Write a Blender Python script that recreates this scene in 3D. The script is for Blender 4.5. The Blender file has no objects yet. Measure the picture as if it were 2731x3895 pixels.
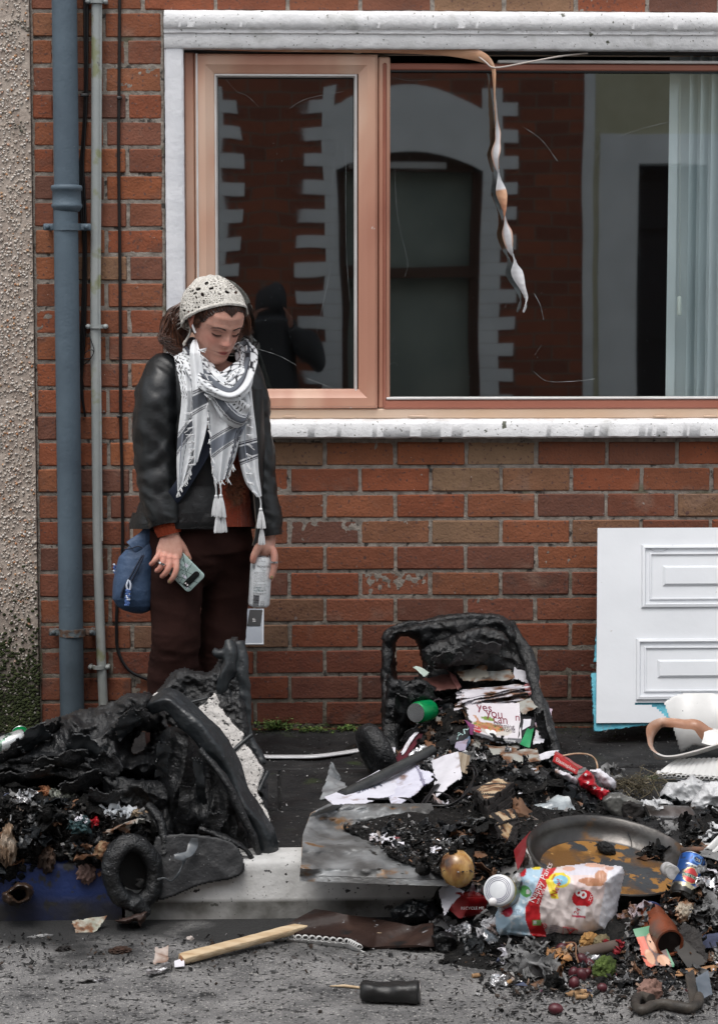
import bpy,math,random
import numpy as np
from mathutils import Vector,Matrix,Euler
PI = math.pi
S = bpy.context.scene
COL = S.collection
F_PX = 8250.0
CAM = np.array([0.0,-7.05,1.40])
TH = math.atan(792.5 / F_PX)
PS = math.atan(295.5 / F_PX * math.cos(TH))
cam = bpy.data.cameras.new('camera')
cam.sensor_fit = 'HORIZONTAL'
cam.sensor_width = 36.0
cam.lens = 36.0 * F_PX / 2731.0
cam.clip_start = 0.05
cam.clip_end = 500.0
camo = bpy.data.objects.new('camera',cam)
COL.objects.link(camo)
camo.location = CAM
camo.rotation_euler = (PI / 2 - TH,0,-PS)
S.camera = camo
SUN_EL,SUN_AZ = math.radians(68),math.radians(200)
W = bpy.data.worlds.new('World')
S.world = W
W.use_nodes = True
nt = W.node_tree
nt.nodes.clear()
sky = nt.nodes.new('ShaderNodeTexSky')
sky.sky_type = 'NISHITA'
sky.sun_disc = False
sky.sun_elevation = SUN_EL
sky.sun_rotation = SUN_AZ
sky.air_density = 1.6
sky.dust_density = 4.0
hs = nt.nodes.new('ShaderNodeHueSaturation')
hs.inputs['Saturation'].default_value = 0.32
bg = nt.nodes.new('ShaderNodeBackground')
bg.inputs['Strength'].default_value = 0.15
wo = nt.nodes.new('ShaderNodeOutputWorld')
nt.links.new(sky.outputs[0],hs.inputs['Color'])
nt.links.new(hs.outputs[0],bg.inputs[0])
nt.links.new(bg.outputs[0],wo.inputs[0])
sun = bpy.data.lights.new('sun','SUN')
sun.energy = 0.9
sun.angle = math.radians(28)
sun.color = (1.0,0.975,0.95)
suno = bpy.data.objects.new('sun',sun)
COL.objects.link(suno)
sd = Vector((math.sin(SUN_AZ) * math.cos(SUN_EL),math.cos(SUN_AZ) * math.cos(SUN_EL),math.sin(SUN_EL)))
suno.rotation_euler = sd.to_track_quat('Z','Y').to_euler()
S.view_settings.view_transform = 'Standard'
S.view_settings.look = 'None'
S.view_settings.gamma = 1
S.view_settings.exposure = 0.4
_R = np.array([math.cos(PS),-math.sin(PS),0])
_F = np.array([math.sin(PS) * math.cos(TH),math.cos(PS) * math.cos(TH),-math.sin(TH)])
_U = np.array([math.sin(PS) * math.sin(TH),math.cos(PS) * math.sin(TH),math.cos(TH)])
def ray(px,py):
 return _F + (px - 1365.5) / F_PX * _R + (1947.5 - py) / F_PX * _U
def at(px,py,Y=0.0):
 d = ray(px,py)
 return CAM + d * ((Y - CAM[1]) / d[1])
def flo(px,py,z=0.0):
 d = ray(px,py)
 return CAM + d * ((z - CAM[2]) / d[2])
_rng = np.random.RandomState(7)
_perm = _rng.permutation(256)
_perm = np.concatenate([_perm,_perm,_perm])
_grad = _rng.normal(size=(256,3))
_grad /= np.linalg.norm(_grad,axis=1)[:,None]
_ROT = np.array(Euler((.55,.83,.31)).to_matrix())
def pn(P,seed=0):
 P = np.asarray(P,float) @ _ROT + seed * 17.31
 i = np.floor(P).astype(int); f = P - i; i &= 255
 u = f * f * f * (f * (f * 6 - 15) + 10)
 r = 0
 for dx in (0,1):
  for dy in (0,1):
   for dz in (0,1):
    g = _grad[_perm[_perm[_perm[(i[...,0] + dx) & 255] + ((i[...,1] + dy) & 255)] + ((i[...,2] + dz) & 255)]]
    d = f - np.array([dx,dy,dz])
    w = (u[...,0] if dx else 1 - u[...,0]) * (u[...,1] if dy else 1 - u[...,1]) * (u[...,2] if dz else 1 - u[...,2])
    r = r + w * (g * d).sum(-1)
 return r * 1.6
def fbm(P,o=3,seed=0):
 P = np.asarray(P,float); r = 0; a = 1
 for k in range(o):
  r = r + a * pn(P * 2 ** k,seed + k); a *= .5
 return r
def ridge(P,o=3,seed=0):
 P = np.asarray(P,float); r = 0; a = 1
 for k in range(o):
  r = r + a * (1 - 2 * np.abs(pn(P * 2 ** k,seed + k))); a *= .5
 return r / 1.75
def join(*ps):
 V = []; Fc = []; n = 0
 for v,f in ps:
  v = np.asarray(v,float).reshape(-1,3)
  V.append(v); Fc += [tuple(i + n for i in q) for q in f]; n += len(v)
 return np.concatenate(V) if V else np.zeros((0,3)),Fc
def box(x0,x1,y0,y1,z0,z1,b=0.0):
 if b <= 0:
  v = [(x,y,z) for z in (z0,z1) for y in (y0,y1) for x in (x0,x1)]
  return np.array(v,float),[(0,2,3,1),(4,5,7,6),(0,1,5,4),(2,6,7,3),(0,4,6,2),(1,3,7,5)]
 v = []
 idx = {}
 for sx in (0,1):
  for sy in (0,1):
   for sz in (0,1):
    X = (x0,x1)[sx]; Y = (y0,y1)[sy]; Z = (z0,z1)[sz]
    bx = b if sx == 0 else -b; by = b if sy == 0 else -b; bz = b if sz == 0 else -b
    for k,p in enumerate(((X,Y + by,Z + bz),(X + bx,Y,Z + bz),(X + bx,Y + by,Z))):
     idx[(sx,sy,sz,k)] = len(v); v.append(p)
 f = []
 for a in (0,1):
  f.append([idx[(a,y,z,0)] for y,z in ((0,0),(0,1),(1,1),(1,0))][::(1 if a == 0 else -1)])
  f.append([idx[(x,a,z,1)] for x,z in ((0,0),(1,0),(1,1),(0,1))][::(1 if a == 0 else -1)])
  f.append([idx[(x,y,a,2)] for x,y in ((0,0),(0,1),(1,1),(1,0))][::(1 if a == 0 else -1)])
 def e(k,l,c1,c2):
  f.append([idx[c1 + (k,)],idx[c2 + (k,)],idx[c2 + (l,)],idx[c1 + (l,)]])
 for a in (0,1):
  for c in (0,1):
   e(0,1,(a,c,0),(a,c,1)); e(0,2,(a,0,c),(a,1,c)); e(1,2,(0,a,c),(1,a,c))
   for d in (0,1):
    f.append([idx[(a,c,d,k)] for k in (0,1,2)])
 return np.array(v,float),[tuple(q) for q in f]
def rings(R,cap=True,closed=True):
 R = [np.asarray(r,float) for r in R]; n = len(R[0]); m = len(R)
 V = np.concatenate(R); f = []
 for i in range(m - 1):
  for j in range(n if closed else n - 1):
   k = (j + 1) % n
   f.append((i * n + j,i * n + k,(i + 1) * n + k,(i + 1) * n + j))
 if cap:
  f.append(tuple(range(n))[::-1]); f.append(tuple(range((m - 1) * n,m * n)))
 return V,f
def resamp(P,n):
 P = np.asarray(P,float)
 d = np.r_[0,np.cumsum(np.linalg.norm(np.diff(P[:,:3],axis=0),axis=1))]
 t = np.linspace(0,d[-1],n)
 return np.stack([np.interp(t,d,P[:,k]) for k in range(P.shape[1])],1)
def smooth_path(P,n=30):
 """Catmull-Rom through the control rows (any number of columns)."""
 P = np.asarray(P,float); Q = np.vstack([2 * P[0] - P[1],P,2 * P[-1] - P[-2]]); out = []
 k = max(2,n // (len(P) - 1))
 for i in range(1,len(Q) - 2):
  for t in np.linspace(0,1,k,endpoint=False):
   a,b,c,d = Q[i - 1:i + 3]
   out.append(.5 * (2 * b + (c - a) * t + (2 * a - 5 * b + 4 * c - d) * t * t + (3 * b - a - 3 * c + d) * t ** 3))
 out.append(P[-1])
 return np.array(out)
def tube(P,r,n=10,flat=1.0,up=(0,0,1),cap=True,twist=None,ex=1):
 P = np.asarray(P,float); m = len(P)
 r = np.broadcast_to(np.asarray(r,float),(m,)) if np.ndim(r) < 2 else np.asarray(r,float)
 T = np.gradient(P,axis=0); T /= np.linalg.norm(T,axis=1)[:,None] + 1e-12
 up = np.array(up,float)
 u = up - T[0] * up.dot(T[0])
 if np.linalg.norm(u) < 1e-3: u = np.array([1.,0,0]) - T[0] * T[0][0]
 u /= np.linalg.norm(u)
 R = []
 a = np.linspace(0,2 * PI,n,endpoint=False)
 ca,sa = np.cos(a),np.sin(a)
 if ex != 1: ca = np.sign(ca) * np.abs(ca) ** ex; sa = np.sign(sa) * np.abs(sa) ** ex
 for i in range(m):
  u = u - T[i] * u.dot(T[i]); u /= np.linalg.norm(u)
  w = np.cross(T[i],u)
  if r.ndim == 2: ru,rw = r[i]
  else: ru,rw = r[i] * flat,r[i]
  uu,ww = u,w
  if twist is not None:
   c,s = math.cos(twist[i]),math.sin(twist[i]); uu = u * c + w * s; ww = w * c - u * s
  R.append(P[i] + np.outer(ca * rw,ww) + np.outer(sa * ru,uu))
 return rings(R,cap)
_ico = {}
def ico(sub):
 if sub not in _ico:
  import bmesh
  bm = bmesh.new(); bmesh.ops.create_icosphere(bm,subdivisions=sub,radius=1)
  bm.verts.ensure_lookup_table()
  _ico[sub] = (np.array([v.co[:] for v in bm.verts]),[tuple(v.index for v in f.verts) for f in bm.faces]); bm.free()
 return _ico[sub]
def rotm(rx=0,ry=0,rz=0):
 return np.array(Euler((math.radians(rx),math.radians(ry),math.radians(rz))).to_matrix())
def blob(c,r,rot=(0,0,0),sub=4,amp=.2,freq=1.5,seed=0,kind='fbm'):
 v,f = ico(sub)
 if kind == 'fbm': d = 1 + amp * fbm(v * freq,3,seed)
 elif kind == 'crumple': d = 1 + amp * (ridge(v * freq,3,seed) - .6) + amp * .5 * pn(v * freq * 3,seed + 5)
 else: d = np.ones(len(v))
 p = v * d[:,None] * np.array(r if np.ndim(r) else (r,r,r))
 return p @ rotm(*rot).T + np.array(c),f
def xf(m,loc=(0,0,0),rot=(0,0,0),sc=1.0):
 return (np.asarray(m[0]) * np.array(sc)) @ rotm(*rot).T + np.array(loc,float),m[1]
def lathe(prof,n=24,loc=(0,0,0),rot=(0,0,0),cap=True):
 a = np.linspace(0,2 * PI,n,endpoint=False)
 m = rings([np.stack([np.cos(a) * r,np.sin(a) * r,np.full(n,z)],1) for r,z in prof],cap)
 return xf(m,loc,rot)
def grid(nu,nv,fn,thick=0.0,keep=None):
 """fn(u,v arrays)->points; thick>0 gives a real sheet with two faces."""
 u,v = np.meshgrid(np.linspace(0,1,nu),np.linspace(0,1,nv),indexing='ij')
 P = np.stack(fn(u,v),-1) if isinstance(fn(u,v),tuple) else fn(u,v)
 K = np.ones((nu - 1,nv - 1),bool)
 if keep is not None:
  uc = (u[:-1,:-1] + u[1:,1:]) / 2; vc = (v[:-1,:-1] + v[1:,1:]) / 2
  K = keep(uc,vc)
 f = [(i * nv + j,(i + 1) * nv + j,(i + 1) * nv + j + 1,i * nv + j + 1) for i in range(nu - 1) for j in range(nv - 1) if K[i,j]]
 V = P.reshape(-1,3); UV = np.stack([u.ravel(),v.ravel()],1)
 if thick:
  du = np.gradient(P,axis=0); dv = np.gradient(P,axis=1)
  N = np.cross(du,dv); N /= np.linalg.norm(N,axis=2)[...,None] + 1e-12
  n = len(V); V = np.concatenate([V,V - N.reshape(-1,3) * thick]); UV = np.concatenate([UV,UV])
  from collections import Counter
  ed = Counter(); dirs = {}
  for q in f:
   for a,b in zip(q,q[1:] + q[:1]):
    k = (min(a,b),max(a,b)); ed[k] += 1; dirs[k] = (a,b)
  f2 = [tuple(i + n for i in q[::-1]) for q in f]
  f2 += [(dirs[k][1],dirs[k][0],dirs[k][0] + n,dirs[k][1] + n) for k,c in ed.items() if c == 1]
  f = f + f2
 return V,f,UV
def remesh(m,voxel,smooth=0,fac=.5):
 me = bpy.data.meshes.new('tmp'); me.from_pydata(np.asarray(m[0]).tolist(),[],m[1])
 o = bpy.data.objects.new('tmp',me); COL.objects.link(o)
 r = o.modifiers.new('r','REMESH'); r.mode = 'VOXEL'; r.voxel_size = voxel
 if smooth:
  s = o.modifiers.new('s','SMOOTH'); s.iterations = smooth; s.factor = fac
 dg = bpy.context.evaluated_depsgraph_get(); dg.update()
 e = o.evaluated_get(dg); em = e.to_mesh()
 n = len(em.vertices); V = np.empty(n * 3); em.vertices.foreach_get('co',V)
 Fc = [tuple(p.vertices) for p in em.polygons]
 e.to_mesh_clear(); bpy.data.objects.remove(o); bpy.data.meshes.remove(me)
 return V.reshape(-1,3),Fc
def vnormals(m):
 V,Fc = m
 N = np.zeros_like(V)
 q = np.array([f if len(f) == 4 else (f[0],f[1],f[2],f[2]) for f in Fc if len(f) <= 4])
 n = np.cross(V[q[:,2]] - V[q[:,0]],V[q[:,3]] - V[q[:,1]])
 t = q[:,2] == q[:,3]
 if t.any(): n[t] = np.cross(V[q[t,1]] - V[q[t,0]],V[q[t,2]] - V[q[t,0]])
 for k in range(4): np.add.at(N,q[:,k],n)
 return N / (np.linalg.norm(N,axis=1)[:,None] + 1e-12)
def push(m,fn):
 """move every vertex along its normal by fn(P)"""
 N = vnormals(m)
 return m[0] + N * fn(m[0])[:,None],m[1]
def tag(o,label=None,cat=None,group=None,kind=None):
 if label: o['label'] = label
 if cat: o['category'] = cat
 if group: o['group'] = group
 if kind: o['kind'] = kind
 return o
def mk(name,m,mat,parent=None,loc=None,smooth=True,uv=None,col=None,auto=64):
 V = np.asarray(m[0],float); Fc = m[1]
 if uv is None and len(m) > 2: uv = m[2]
 if parent is not None: loc = (0,0,0); base = WORLD[parent.name]
 else:
  if loc is None: loc = V.mean(0).copy(); loc[2] = V[:,2].min()
  base = np.array(loc,float)
 me = bpy.data.meshes.new(name)
 me.from_pydata((V - base).tolist(),[],Fc)
 if smooth:
  me.polygons.foreach_set('use_smooth',[True] * len(me.polygons))
  if auto: me.set_sharp_from_angle(angle=math.radians(auto))
 if uv is not None:
  L = me.uv_layers.new(name='UVMap'); li = np.empty(len(me.loops),int); me.loops.foreach_get('vertex_index',li)
  L.data.foreach_set('uv',np.asarray(uv)[li].ravel())
 if col is not None:
  A = me.color_attributes.new('Col','FLOAT_COLOR','POINT')
  A.data.foreach_set('color',np.c_[col,np.ones(len(V))].ravel())
 me.materials.append(mat)
 o = bpy.data.objects.new(name,me); COL.objects.link(o)
 o.location = loc if parent is None else (0,0,0)
 if parent is not None: o.parent = parent
 WORLD[o.name] = base
 return o
WORLD = {}
def pieces(m):
 V,Fc = m[0],m[1]; p = list(range(len(V)))
 def fd(i):
  while p[i] != i: p[i] = p[p[i]]; i = p[i]
  return i
 for f in Fc:
  for k in f[1:]: p[fd(k)] = fd(f[0])
 g = {}
 for f in Fc: g.setdefault(fd(f[0]),[]).append(f)
 for fs in g.values():
  u = sorted({i for f in fs for i in f}); mp = {a: b for b,a in enumerate(u)}
  yield np.asarray(V)[u],[tuple(mp[i] for i in f) for f in fs]
def thing(name,label,cat,loc,group=None,kind=None):
 o = bpy.data.objects.new(name,None); COL.objects.link(o); o.empty_display_size = .05
 o.location = tuple(loc); WORLD[o.name] = np.array(loc,float)
 return tag(o,label,cat,group,kind)
def one(name,m,mat,label,cat,group=None,kind=None,**k):
 return tag(mk(name,m,mat,**k),label,cat,group,kind)
def M(name,ramp,src='noise',scale=8,detail=4,rough=.6,bump=(),metal=0,stretch=(1,1,1),coat=0,spots=(),vor=None,spec=.5,alpha=None,sss=0,mixn=.0,zstain=None,roughvar=0,dist=0,sheen=0,isl=0):
 """ramp [(pos,(r,g,b))]; src noise|island|col|uvx|voronoi; bump [(scale,strength,kind)]; spots [(colour, scale, threshold, width)]"""
 m = bpy.data.materials.new(name); m.use_nodes = True
 t = m.node_tree; N = t.nodes; L = t.links
 b = N['Principled BSDF']
 tc = N.new('ShaderNodeTexCoord'); mp = N.new('ShaderNodeMapping'); mp.inputs['Scale'].default_value = stretch
 geo = N.new('ShaderNodeNewGeometry')
 L.new(geo.outputs['Position'],mp.inputs[0])
 def noise(sc,de=4,di=0):
  n = N.new('ShaderNodeTexNoise'); n.inputs['Scale'].default_value = sc; n.inputs['Detail'].default_value = de
  n.inputs['Distortion'].default_value = di; L.new(mp.outputs[0],n.inputs['Vector']); return n.outputs['Fac']
 def mix(fac,a,c,mode='MIX'):
  x = N.new('ShaderNodeMix'); x.data_type = 'RGBA'; x.blend_type = mode
  if isinstance(fac,(int,float)): x.inputs[0].default_value = fac
  else: L.new(fac,x.inputs[0])
  for k,s in ((6,a),(7,c)):
   if isinstance(s,tuple): x.inputs[k].default_value = s + (1,)
   else: L.new(s,x.inputs[k])
  return x.outputs[2]
 def ramp_(fac,pts):
  r = N.new('ShaderNodeValToRGB'); L.new(fac,r.inputs[0]); e = r.color_ramp.elements
  while len(e) < len(pts): e.new(.5)
  for k,(p,c) in enumerate(pts): e[k].position = p; e[k].color = (c + (1,)) if isinstance(c,tuple) else (c,c,c,1)
  return r.outputs[0]
 if src == 'noise': base = ramp_(noise(scale,detail,dist),ramp) if len(ramp) > 1 else None
 elif src == 'island': base = ramp_(geo.outputs['Random Per Island'],ramp)
 elif src == 'col':
  a = N.new('ShaderNodeAttribute'); a.attribute_name = 'Col'; base = a.outputs['Color']
 elif src == 'voronoi':
  vo = N.new('ShaderNodeTexVoronoi'); vo.inputs['Scale'].default_value = scale; L.new(mp.outputs[0],vo.inputs['Vector'])
  base = ramp_(vo.outputs['Color'],ramp)
 else: base = None
 if base is None: base = mix(0.0,ramp[0][1],ramp[0][1])
 if mixn: base = mix(mixn,base,ramp_(noise(scale,detail),[(.3,(.25,.25,.25)),(.7,(1,1,1))]),'MULTIPLY')
 if isl: base = mix(isl,base,ramp_(geo.outputs['Random Per Island'],[(0,(.3,.3,.3)),(1,(1.0,1.0,1.0))]),'MULTIPLY')
 for (c,sc,th,w) in spots:
  base = mix(ramp_(noise(sc,5),[(th,0.0),(min(1,th + w),1.0)]),base,c)
 if zstain:
  for (z0,z1,c,st) in zstain:   # a stain band that follows real height on the wall
   sx = N.new('ShaderNodeSeparateXYZ'); L.new(geo.outputs['Position'],sx.inputs[0])
   mr = N.new('ShaderNodeMapRange'); mr.inputs[1].default_value = z0; mr.inputs[2].default_value = z1
   mr.inputs[3].default_value = 0; mr.inputs[4].default_value = 1; L.new(sx.outputs[2],mr.inputs[0])
   ad = N.new('ShaderNodeMath'); ad.operation = 'MULTIPLY'; L.new(mr.outputs[0],ad.inputs[0])
   L.new(ramp_(noise(9,5),[(.25,.35),(.6,1.0)]),ad.inputs[1])
   a2 = N.new('ShaderNodeMath'); a2.operation = 'MULTIPLY'; a2.inputs[1].default_value = st; L.new(ad.outputs[0],a2.inputs[0])
   base = mix(a2.outputs[0],base,c,'MULTIPLY' if max(c) >= .3 else 'MIX')
 L.new(base,b.inputs['Base Color'])
 b.inputs['Roughness'].default_value = rough
 if roughvar:
  L.new(ramp_(noise(scale * 1.7,4),[(.3,max(.05,rough - roughvar)),(.7,min(1.,rough + roughvar))]),b.inputs['Roughness'])
 b.inputs['Metallic'].default_value = metal
 b.inputs['Specular IOR Level'].default_value = spec
 b.inputs['Coat Weight'].default_value = coat
 if sheen: b.inputs['Sheen Weight'].default_value = sheen
 if sss:
  b.inputs['Subsurface Weight'].default_value = sss; b.inputs['Subsurface Radius'].default_value = (.012,.005,.003); b.inputs['Subsurface Scale'].default_value = .5
 prev = None
 for (sc,st,kind) in bump:
  if kind == 'vor':
   vo = N.new('ShaderNodeTexVoronoi'); vo.inputs['Scale'].default_value = sc; L.new(mp.outputs[0],vo.inputs['Vector']); h = vo.outputs['Distance']
  elif kind == 'wave':
   vo = N.new('ShaderNodeTexWave'); vo.inputs['Scale'].default_value = sc; vo.inputs['Distortion'].default_value = 1.5; L.new(mp.outputs[0],vo.inputs['Vector']); h = vo.outputs['Fac']
  else: h = noise(sc,6)
  bu = N.new('ShaderNodeBump'); bu.inputs['Strength'].default_value = 1; bu.inputs['Distance'].default_value = st
  L.new(h,bu.inputs['Height'])
  if prev: L.new(prev,bu.inputs['Normal'])
  prev = bu.outputs[0]
 if prev: L.new(prev,b.inputs['Normal'])
 if alpha is not None: b.inputs['Alpha'].default_value = alpha
 m['b'] = 0
 return m
def flat(name,c,rough=.6,**k): return M(name,[(0,c)],src='flat',rough=rough,**k)
_bf = {}
def text(s,size=1.0,depth=.0):
 """lettering as a mesh in the XZ plane facing -Y, origin at its left baseline"""
 c = bpy.data.curves.new('t','FONT'); c.body = s; c.size = size; c.extrude = depth; c.resolution_u = 3
 o = bpy.data.objects.new('t',c); COL.objects.link(o)
 dg = bpy.context.evaluated_depsgraph_get(); dg.update()
 me = bpy.data.meshes.new_from_object(o.evaluated_get(dg))
 V = np.array([v.co[:] for v in me.vertices]).reshape(-1,3); Fc = [tuple(p.vertices) for p in me.polygons]
 bpy.data.objects.remove(o); bpy.data.meshes.remove(me)
 return np.stack([V[:,0],-V[:,2],V[:,1]],1),Fc
# ================================================================== SETTING: ground
KY0,KY1 = -1.67,-1.55         # kerb front, kerb back
m_pave = M('pavement_soot',[(.3,(.006,.006,.007)),(.55,(.014,.014,.0145)),(.8,(.04,.04,.04))],scale=7,detail=8,rough=.75,roughvar=.2,spec=.3,
  spots=[((.22,.21,.2),95,.69,.02),((.03,.045,.012),5,.62,.12),((.14,.13,.12),260,.68,.02)],bump=[(130,.002,'n'),(20,.004,'n')])
m_road = M('road_asphalt',[(.25,(.06,.06,.062)),(.5,(.16,.157,.155)),(.75,(.26,.255,.25))],scale=9,detail=9,rough=.85,
  spots=[((.02,.02,.02),30,.60,.06),((.36,.35,.33),170,.60,.05),((.012,.012,.012),75,.60,.03),((.03,.03,.03),200,.60,.04)],bump=[(180,.004,'n'),(40,.004,'n')])
def road_soot(m):
 """soot lies thick next to the kerb and thins out over the road"""
 t = m.node_tree; N = t.nodes; L = t.links; b = N['Principled BSDF']
 src = b.inputs['Base Color'].links[0].from_socket
 geo = N.new('ShaderNodeNewGeometry'); sx = N.new('ShaderNodeSeparateXYZ'); L.new(geo.outputs['Position'],sx.inputs[0])
 n = N.new('ShaderNodeTexNoise'); n.inputs['Scale'].default_value = 5; n.inputs['Detail'].default_value = 10; L.new(geo.outputs['Position'],n.inputs['Vector'])
 mx = N.new('ShaderNodeMapRange'); mx.inputs[1].default_value = .2; mx.inputs[2].default_value = 1.3; mx.inputs[3].default_value = 0; mx.inputs[4].default_value = .28
 L.new(sx.outputs[0],mx.inputs[0])
 a = N.new('ShaderNodeMath'); a.operation = 'MULTIPLY_ADD'; a.inputs[1].default_value = -.9
 L.new(n.outputs['Fac'],a.inputs[0]); L.new(sx.outputs[1],a.inputs[2])
 a2 = N.new('ShaderNodeMath'); L.new(a.outputs[0],a2.inputs[0]); L.new(mx.outputs[0],a2.inputs[1])
 r = N.new('ShaderNodeMapRange'); r.inputs[1].default_value = -2.46; r.inputs[2].default_value = -2.26; L.new(a2.outputs[0],r.inputs[0])
 x = N.new('ShaderNodeMix'); x.data_type = 'RGBA'; L.new(r.outputs[0],x.inputs[0]); L.new(src,x.inputs[6]); x.inputs[7].default_value = (.018,.018,.018,1)
 L.new(x.outputs[2],b.inputs['Base Color'])
road_soot(m_road)
def plane(x0,x1,y0,y1,z): return np.array([(x0,y0,z),(x1,y0,z),(x1,y1,z),(x0,y1,z)],float),[(0,1,2,3)]
tag(mk('ground',plane(-200,200,-200,200,-.40),m_road,loc=(0,0,-.4)),kind='structure')
tag(mk('road',box(-60,60,-6.6,KY0 - .002,-.36,-.15),m_road,loc=(0,-4,-.15)),kind='structure')
random.seed(3)
sl = []
ys = [KY1 + .001,-1.12,-.60,0.02]
for i in range(len(ys) - 1):
 x = -60.0 if False else -4.0 + .27 * i
 while x < 4.5:
  w = .62
  sl.append(box(x + .003,x + w - .003,ys[i] + .003,ys[i + 1] - .003,-.1,random.uniform(-.003,.001),.004)); x += w
sl += [box(-60,-4.0,KY1 + .001,.02,-.1,-.001),box(5.2,60,KY1 + .001,.02,-.1,-.001),plane(-5,6,KY1,.02,-.012)]
tag(mk('pavement',join(*sl),m_pave,loc=(0,-.8,0),smooth=False),kind='structure')
tag(mk('pavement',box(-60,60,-7.7,-6.6,-.1,0.0),m_pave,loc=(0,-7,0)),kind='structure')
m_kw = M('white_kerb_paint',[(.3,(.42,.42,.41)),(.6,(.58,.58,.57))],scale=14,detail=7,rough=.55,spots=[((.03,.03,.03),42,.66,.015),((.16,.155,.15),6,.56,.2),((.02,.02,.02),110,.69,.01)],
  bump=[(60,.002,'n')],zstain=[(-.098,-.108,(.055,.053,.045),1.0)])
m_kb = M('blue_kerb_paint',[(.3,(.006,.016,.07)),(.7,(.01,.03,.13))],scale=9,detail=6,rough=.5,spots=[((.02,.02,.02),26,.6,.05)],bump=[(60,.002,'n')],
  zstain=[(-.085,-.11,(.018,.018,.02),1.0)])
def kerb(x0,x1):
 prof = [(-1.55,-.2),(-1.55,0),(-1.645,.001),(-1.661,-.004),(-1.669,-.013),(-1.672,-.03),(-1.678,-.105),(-1.680,-.115),(-1.682,-.2)]
 n = max(2,int((x1 - x0) / .02)); R = []
 for x in np.linspace(x0,x1,n):
  R.append([(x,y + .002 * math.sin(x * 9 + y * 30),z + .0015 * math.sin(x * 7)) for y,z in prof])
 return rings(R)
XJ = float(at(470,3400,-1.67)[0])
for nm,x0,x1,mm in (('kerb',XJ - .92,XJ - .004,m_kb),('kerb',XJ + .004,XJ + .90,m_kw),('kerb',XJ + .908,XJ + 1.81,m_kw),('kerb',XJ - 1.84,XJ - .928,m_kw),('kerb',XJ - 60,XJ - 1.848,m_kw),('kerb',XJ + 1.818,60,m_kw)):
 if x1 - x0 > 5: tag(mk(nm,box(x0,x1,-1.69,KY1,-.2,0,.01),mm),kind='structure')
 else: tag(mk(nm,kerb(x0,x1),mm,auto=35),kind='structure')
# ================================================================== the brick house
P0 = .0858; Z0 = .0124; SL = .2308
XL = -.795                       # left corner against the pebbledashed neighbour
XJAMB = -.376
XR = 2.35; ZT = 3.3
WX1 = 1.62                       # right reveal of the window
WZ0,WZ1 = float(at(1100,1600)[2]),float(at(700,182)[2])   # clear opening between sill and lintel
house = thing('brick_house','red brick terraced house with a wide heat-browned window behind the rubbish','house',(0.6,.1,0))
m_brick = M('red_brick',[(0,(.32,.094,.040)),(.14,(.28,.080,.036)),(.28,(.21,.072,.040)),(.42,(.36,.122,.050)),(.56,(.27,.092,.050)),(.70,(.16,.068,.046)),(.84,(.30,.092,.036)),(.94,(.26,.135,.075)),(1,(.29,.18,.105))],
   src='island',scale=9,detail=8,rough=.85,mixn=.42,spots=[((.09,.05,.038),11,.60,.22),((.24,.15,.11),7,.60,.18),((.5,.48,.46),120,.735,.01),((.11,.055,.045),90,.60,.06),((.30,.26,.23),34,.70,.05)],
   bump=[(120,.0025,'n'),(24,.004,'n')],zstain=[(.80,.16,(.42,.34,.36),1.0)])
m_mortar = M('lime_mortar',[(.3,(.17,.145,.125)),(.6,(.30,.265,.23))],scale=40,detail=7,rough=.95,spots=[((.12,.115,.07),7,.62,.1),((.05,.045,.04),30,.60,.06)],
   bump=[(150,.003,'n'),(40,.005,'n')],zstain=[(.60,.05,(.32,.30,.24),.9)])
rs = random.Random(11)
bricks = []; mort = []
def brick(x0,x1,z0,z1,y=0.0):
 if x1 - x0 < .012: return
 g = .0055
 v,f = box(x0 + g,x1 - g,y,y + .06,z0 + g,z1 - g,.0035)
 o = np.array([0,rs.uniform(-.003,.002),0])
 v = v + o; v[:,2] += (v[:,0] - x0) * rs.uniform(-.006,.006); v[:,1] += (v[:,2] - z0) * rs.uniform(-.02,.02)
 v += np.random.RandomState(rs.randrange(9999)).uniform(-.0011,.0011,v.shape)
 bricks.append((v,f))
def row(k,xa,xb,pier=None):
 z0 = Z0 + P0 * k; z1 = z0 + P0
 if pier is None:
  if z0 < WZ1 + .05 and xa < XJAMB - .01:      # below the sill the left part keeps the pier's bond
   j = XJAMB + (.0 if k % 2 else .052)
   if xb <= XJAMB + .01: j = xb
   row(k,xa,j,True)
   if xb > j + .01: row(k,j,xb,False)
   return
  pier = False
 ph = (-.4910 if k % 2 else -.5622) if (pier) else (.0243 if k % 2 else -.0911)
 n0 = math.floor((xa - ph) / SL) - 1
 for n in range(n0,n0 + 40):
  a = max(xa,ph + n * SL); c = min(xb,ph + (n + 1) * SL)
  if c - a > .012: brick(a,c,z0,z1)
  if a > xb: break
for k in range(-1,38):
 z0 = Z0 + P0 * k
 if z0 + P0 < WZ0 - .04: row(k,XL,XR)
 elif z0 > float(at(700,40)[2]) - .03: row(k,XL,XR)
 else:
  row(k,XL,XJAMB); row(k,WX1 + .09,XR)
wallm = mk('wall',join(*bricks),m_brick,house,smooth=False)
mb = [box(XL,XJAMB + .003,.0045,.22,-.1,ZT),box(XJAMB + .003,XR,.0045,.22,-.1,WZ0 - .055),box(XJAMB + .003,XR,.0045,.22,WZ1 + .11,ZT),box(WX1 + .09,XR,.0045,.22,WZ0 - .055,WZ1 + .11)]
g = join(*mb)
mk('mortar',g,m_mortar,house,smooth=False)
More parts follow.
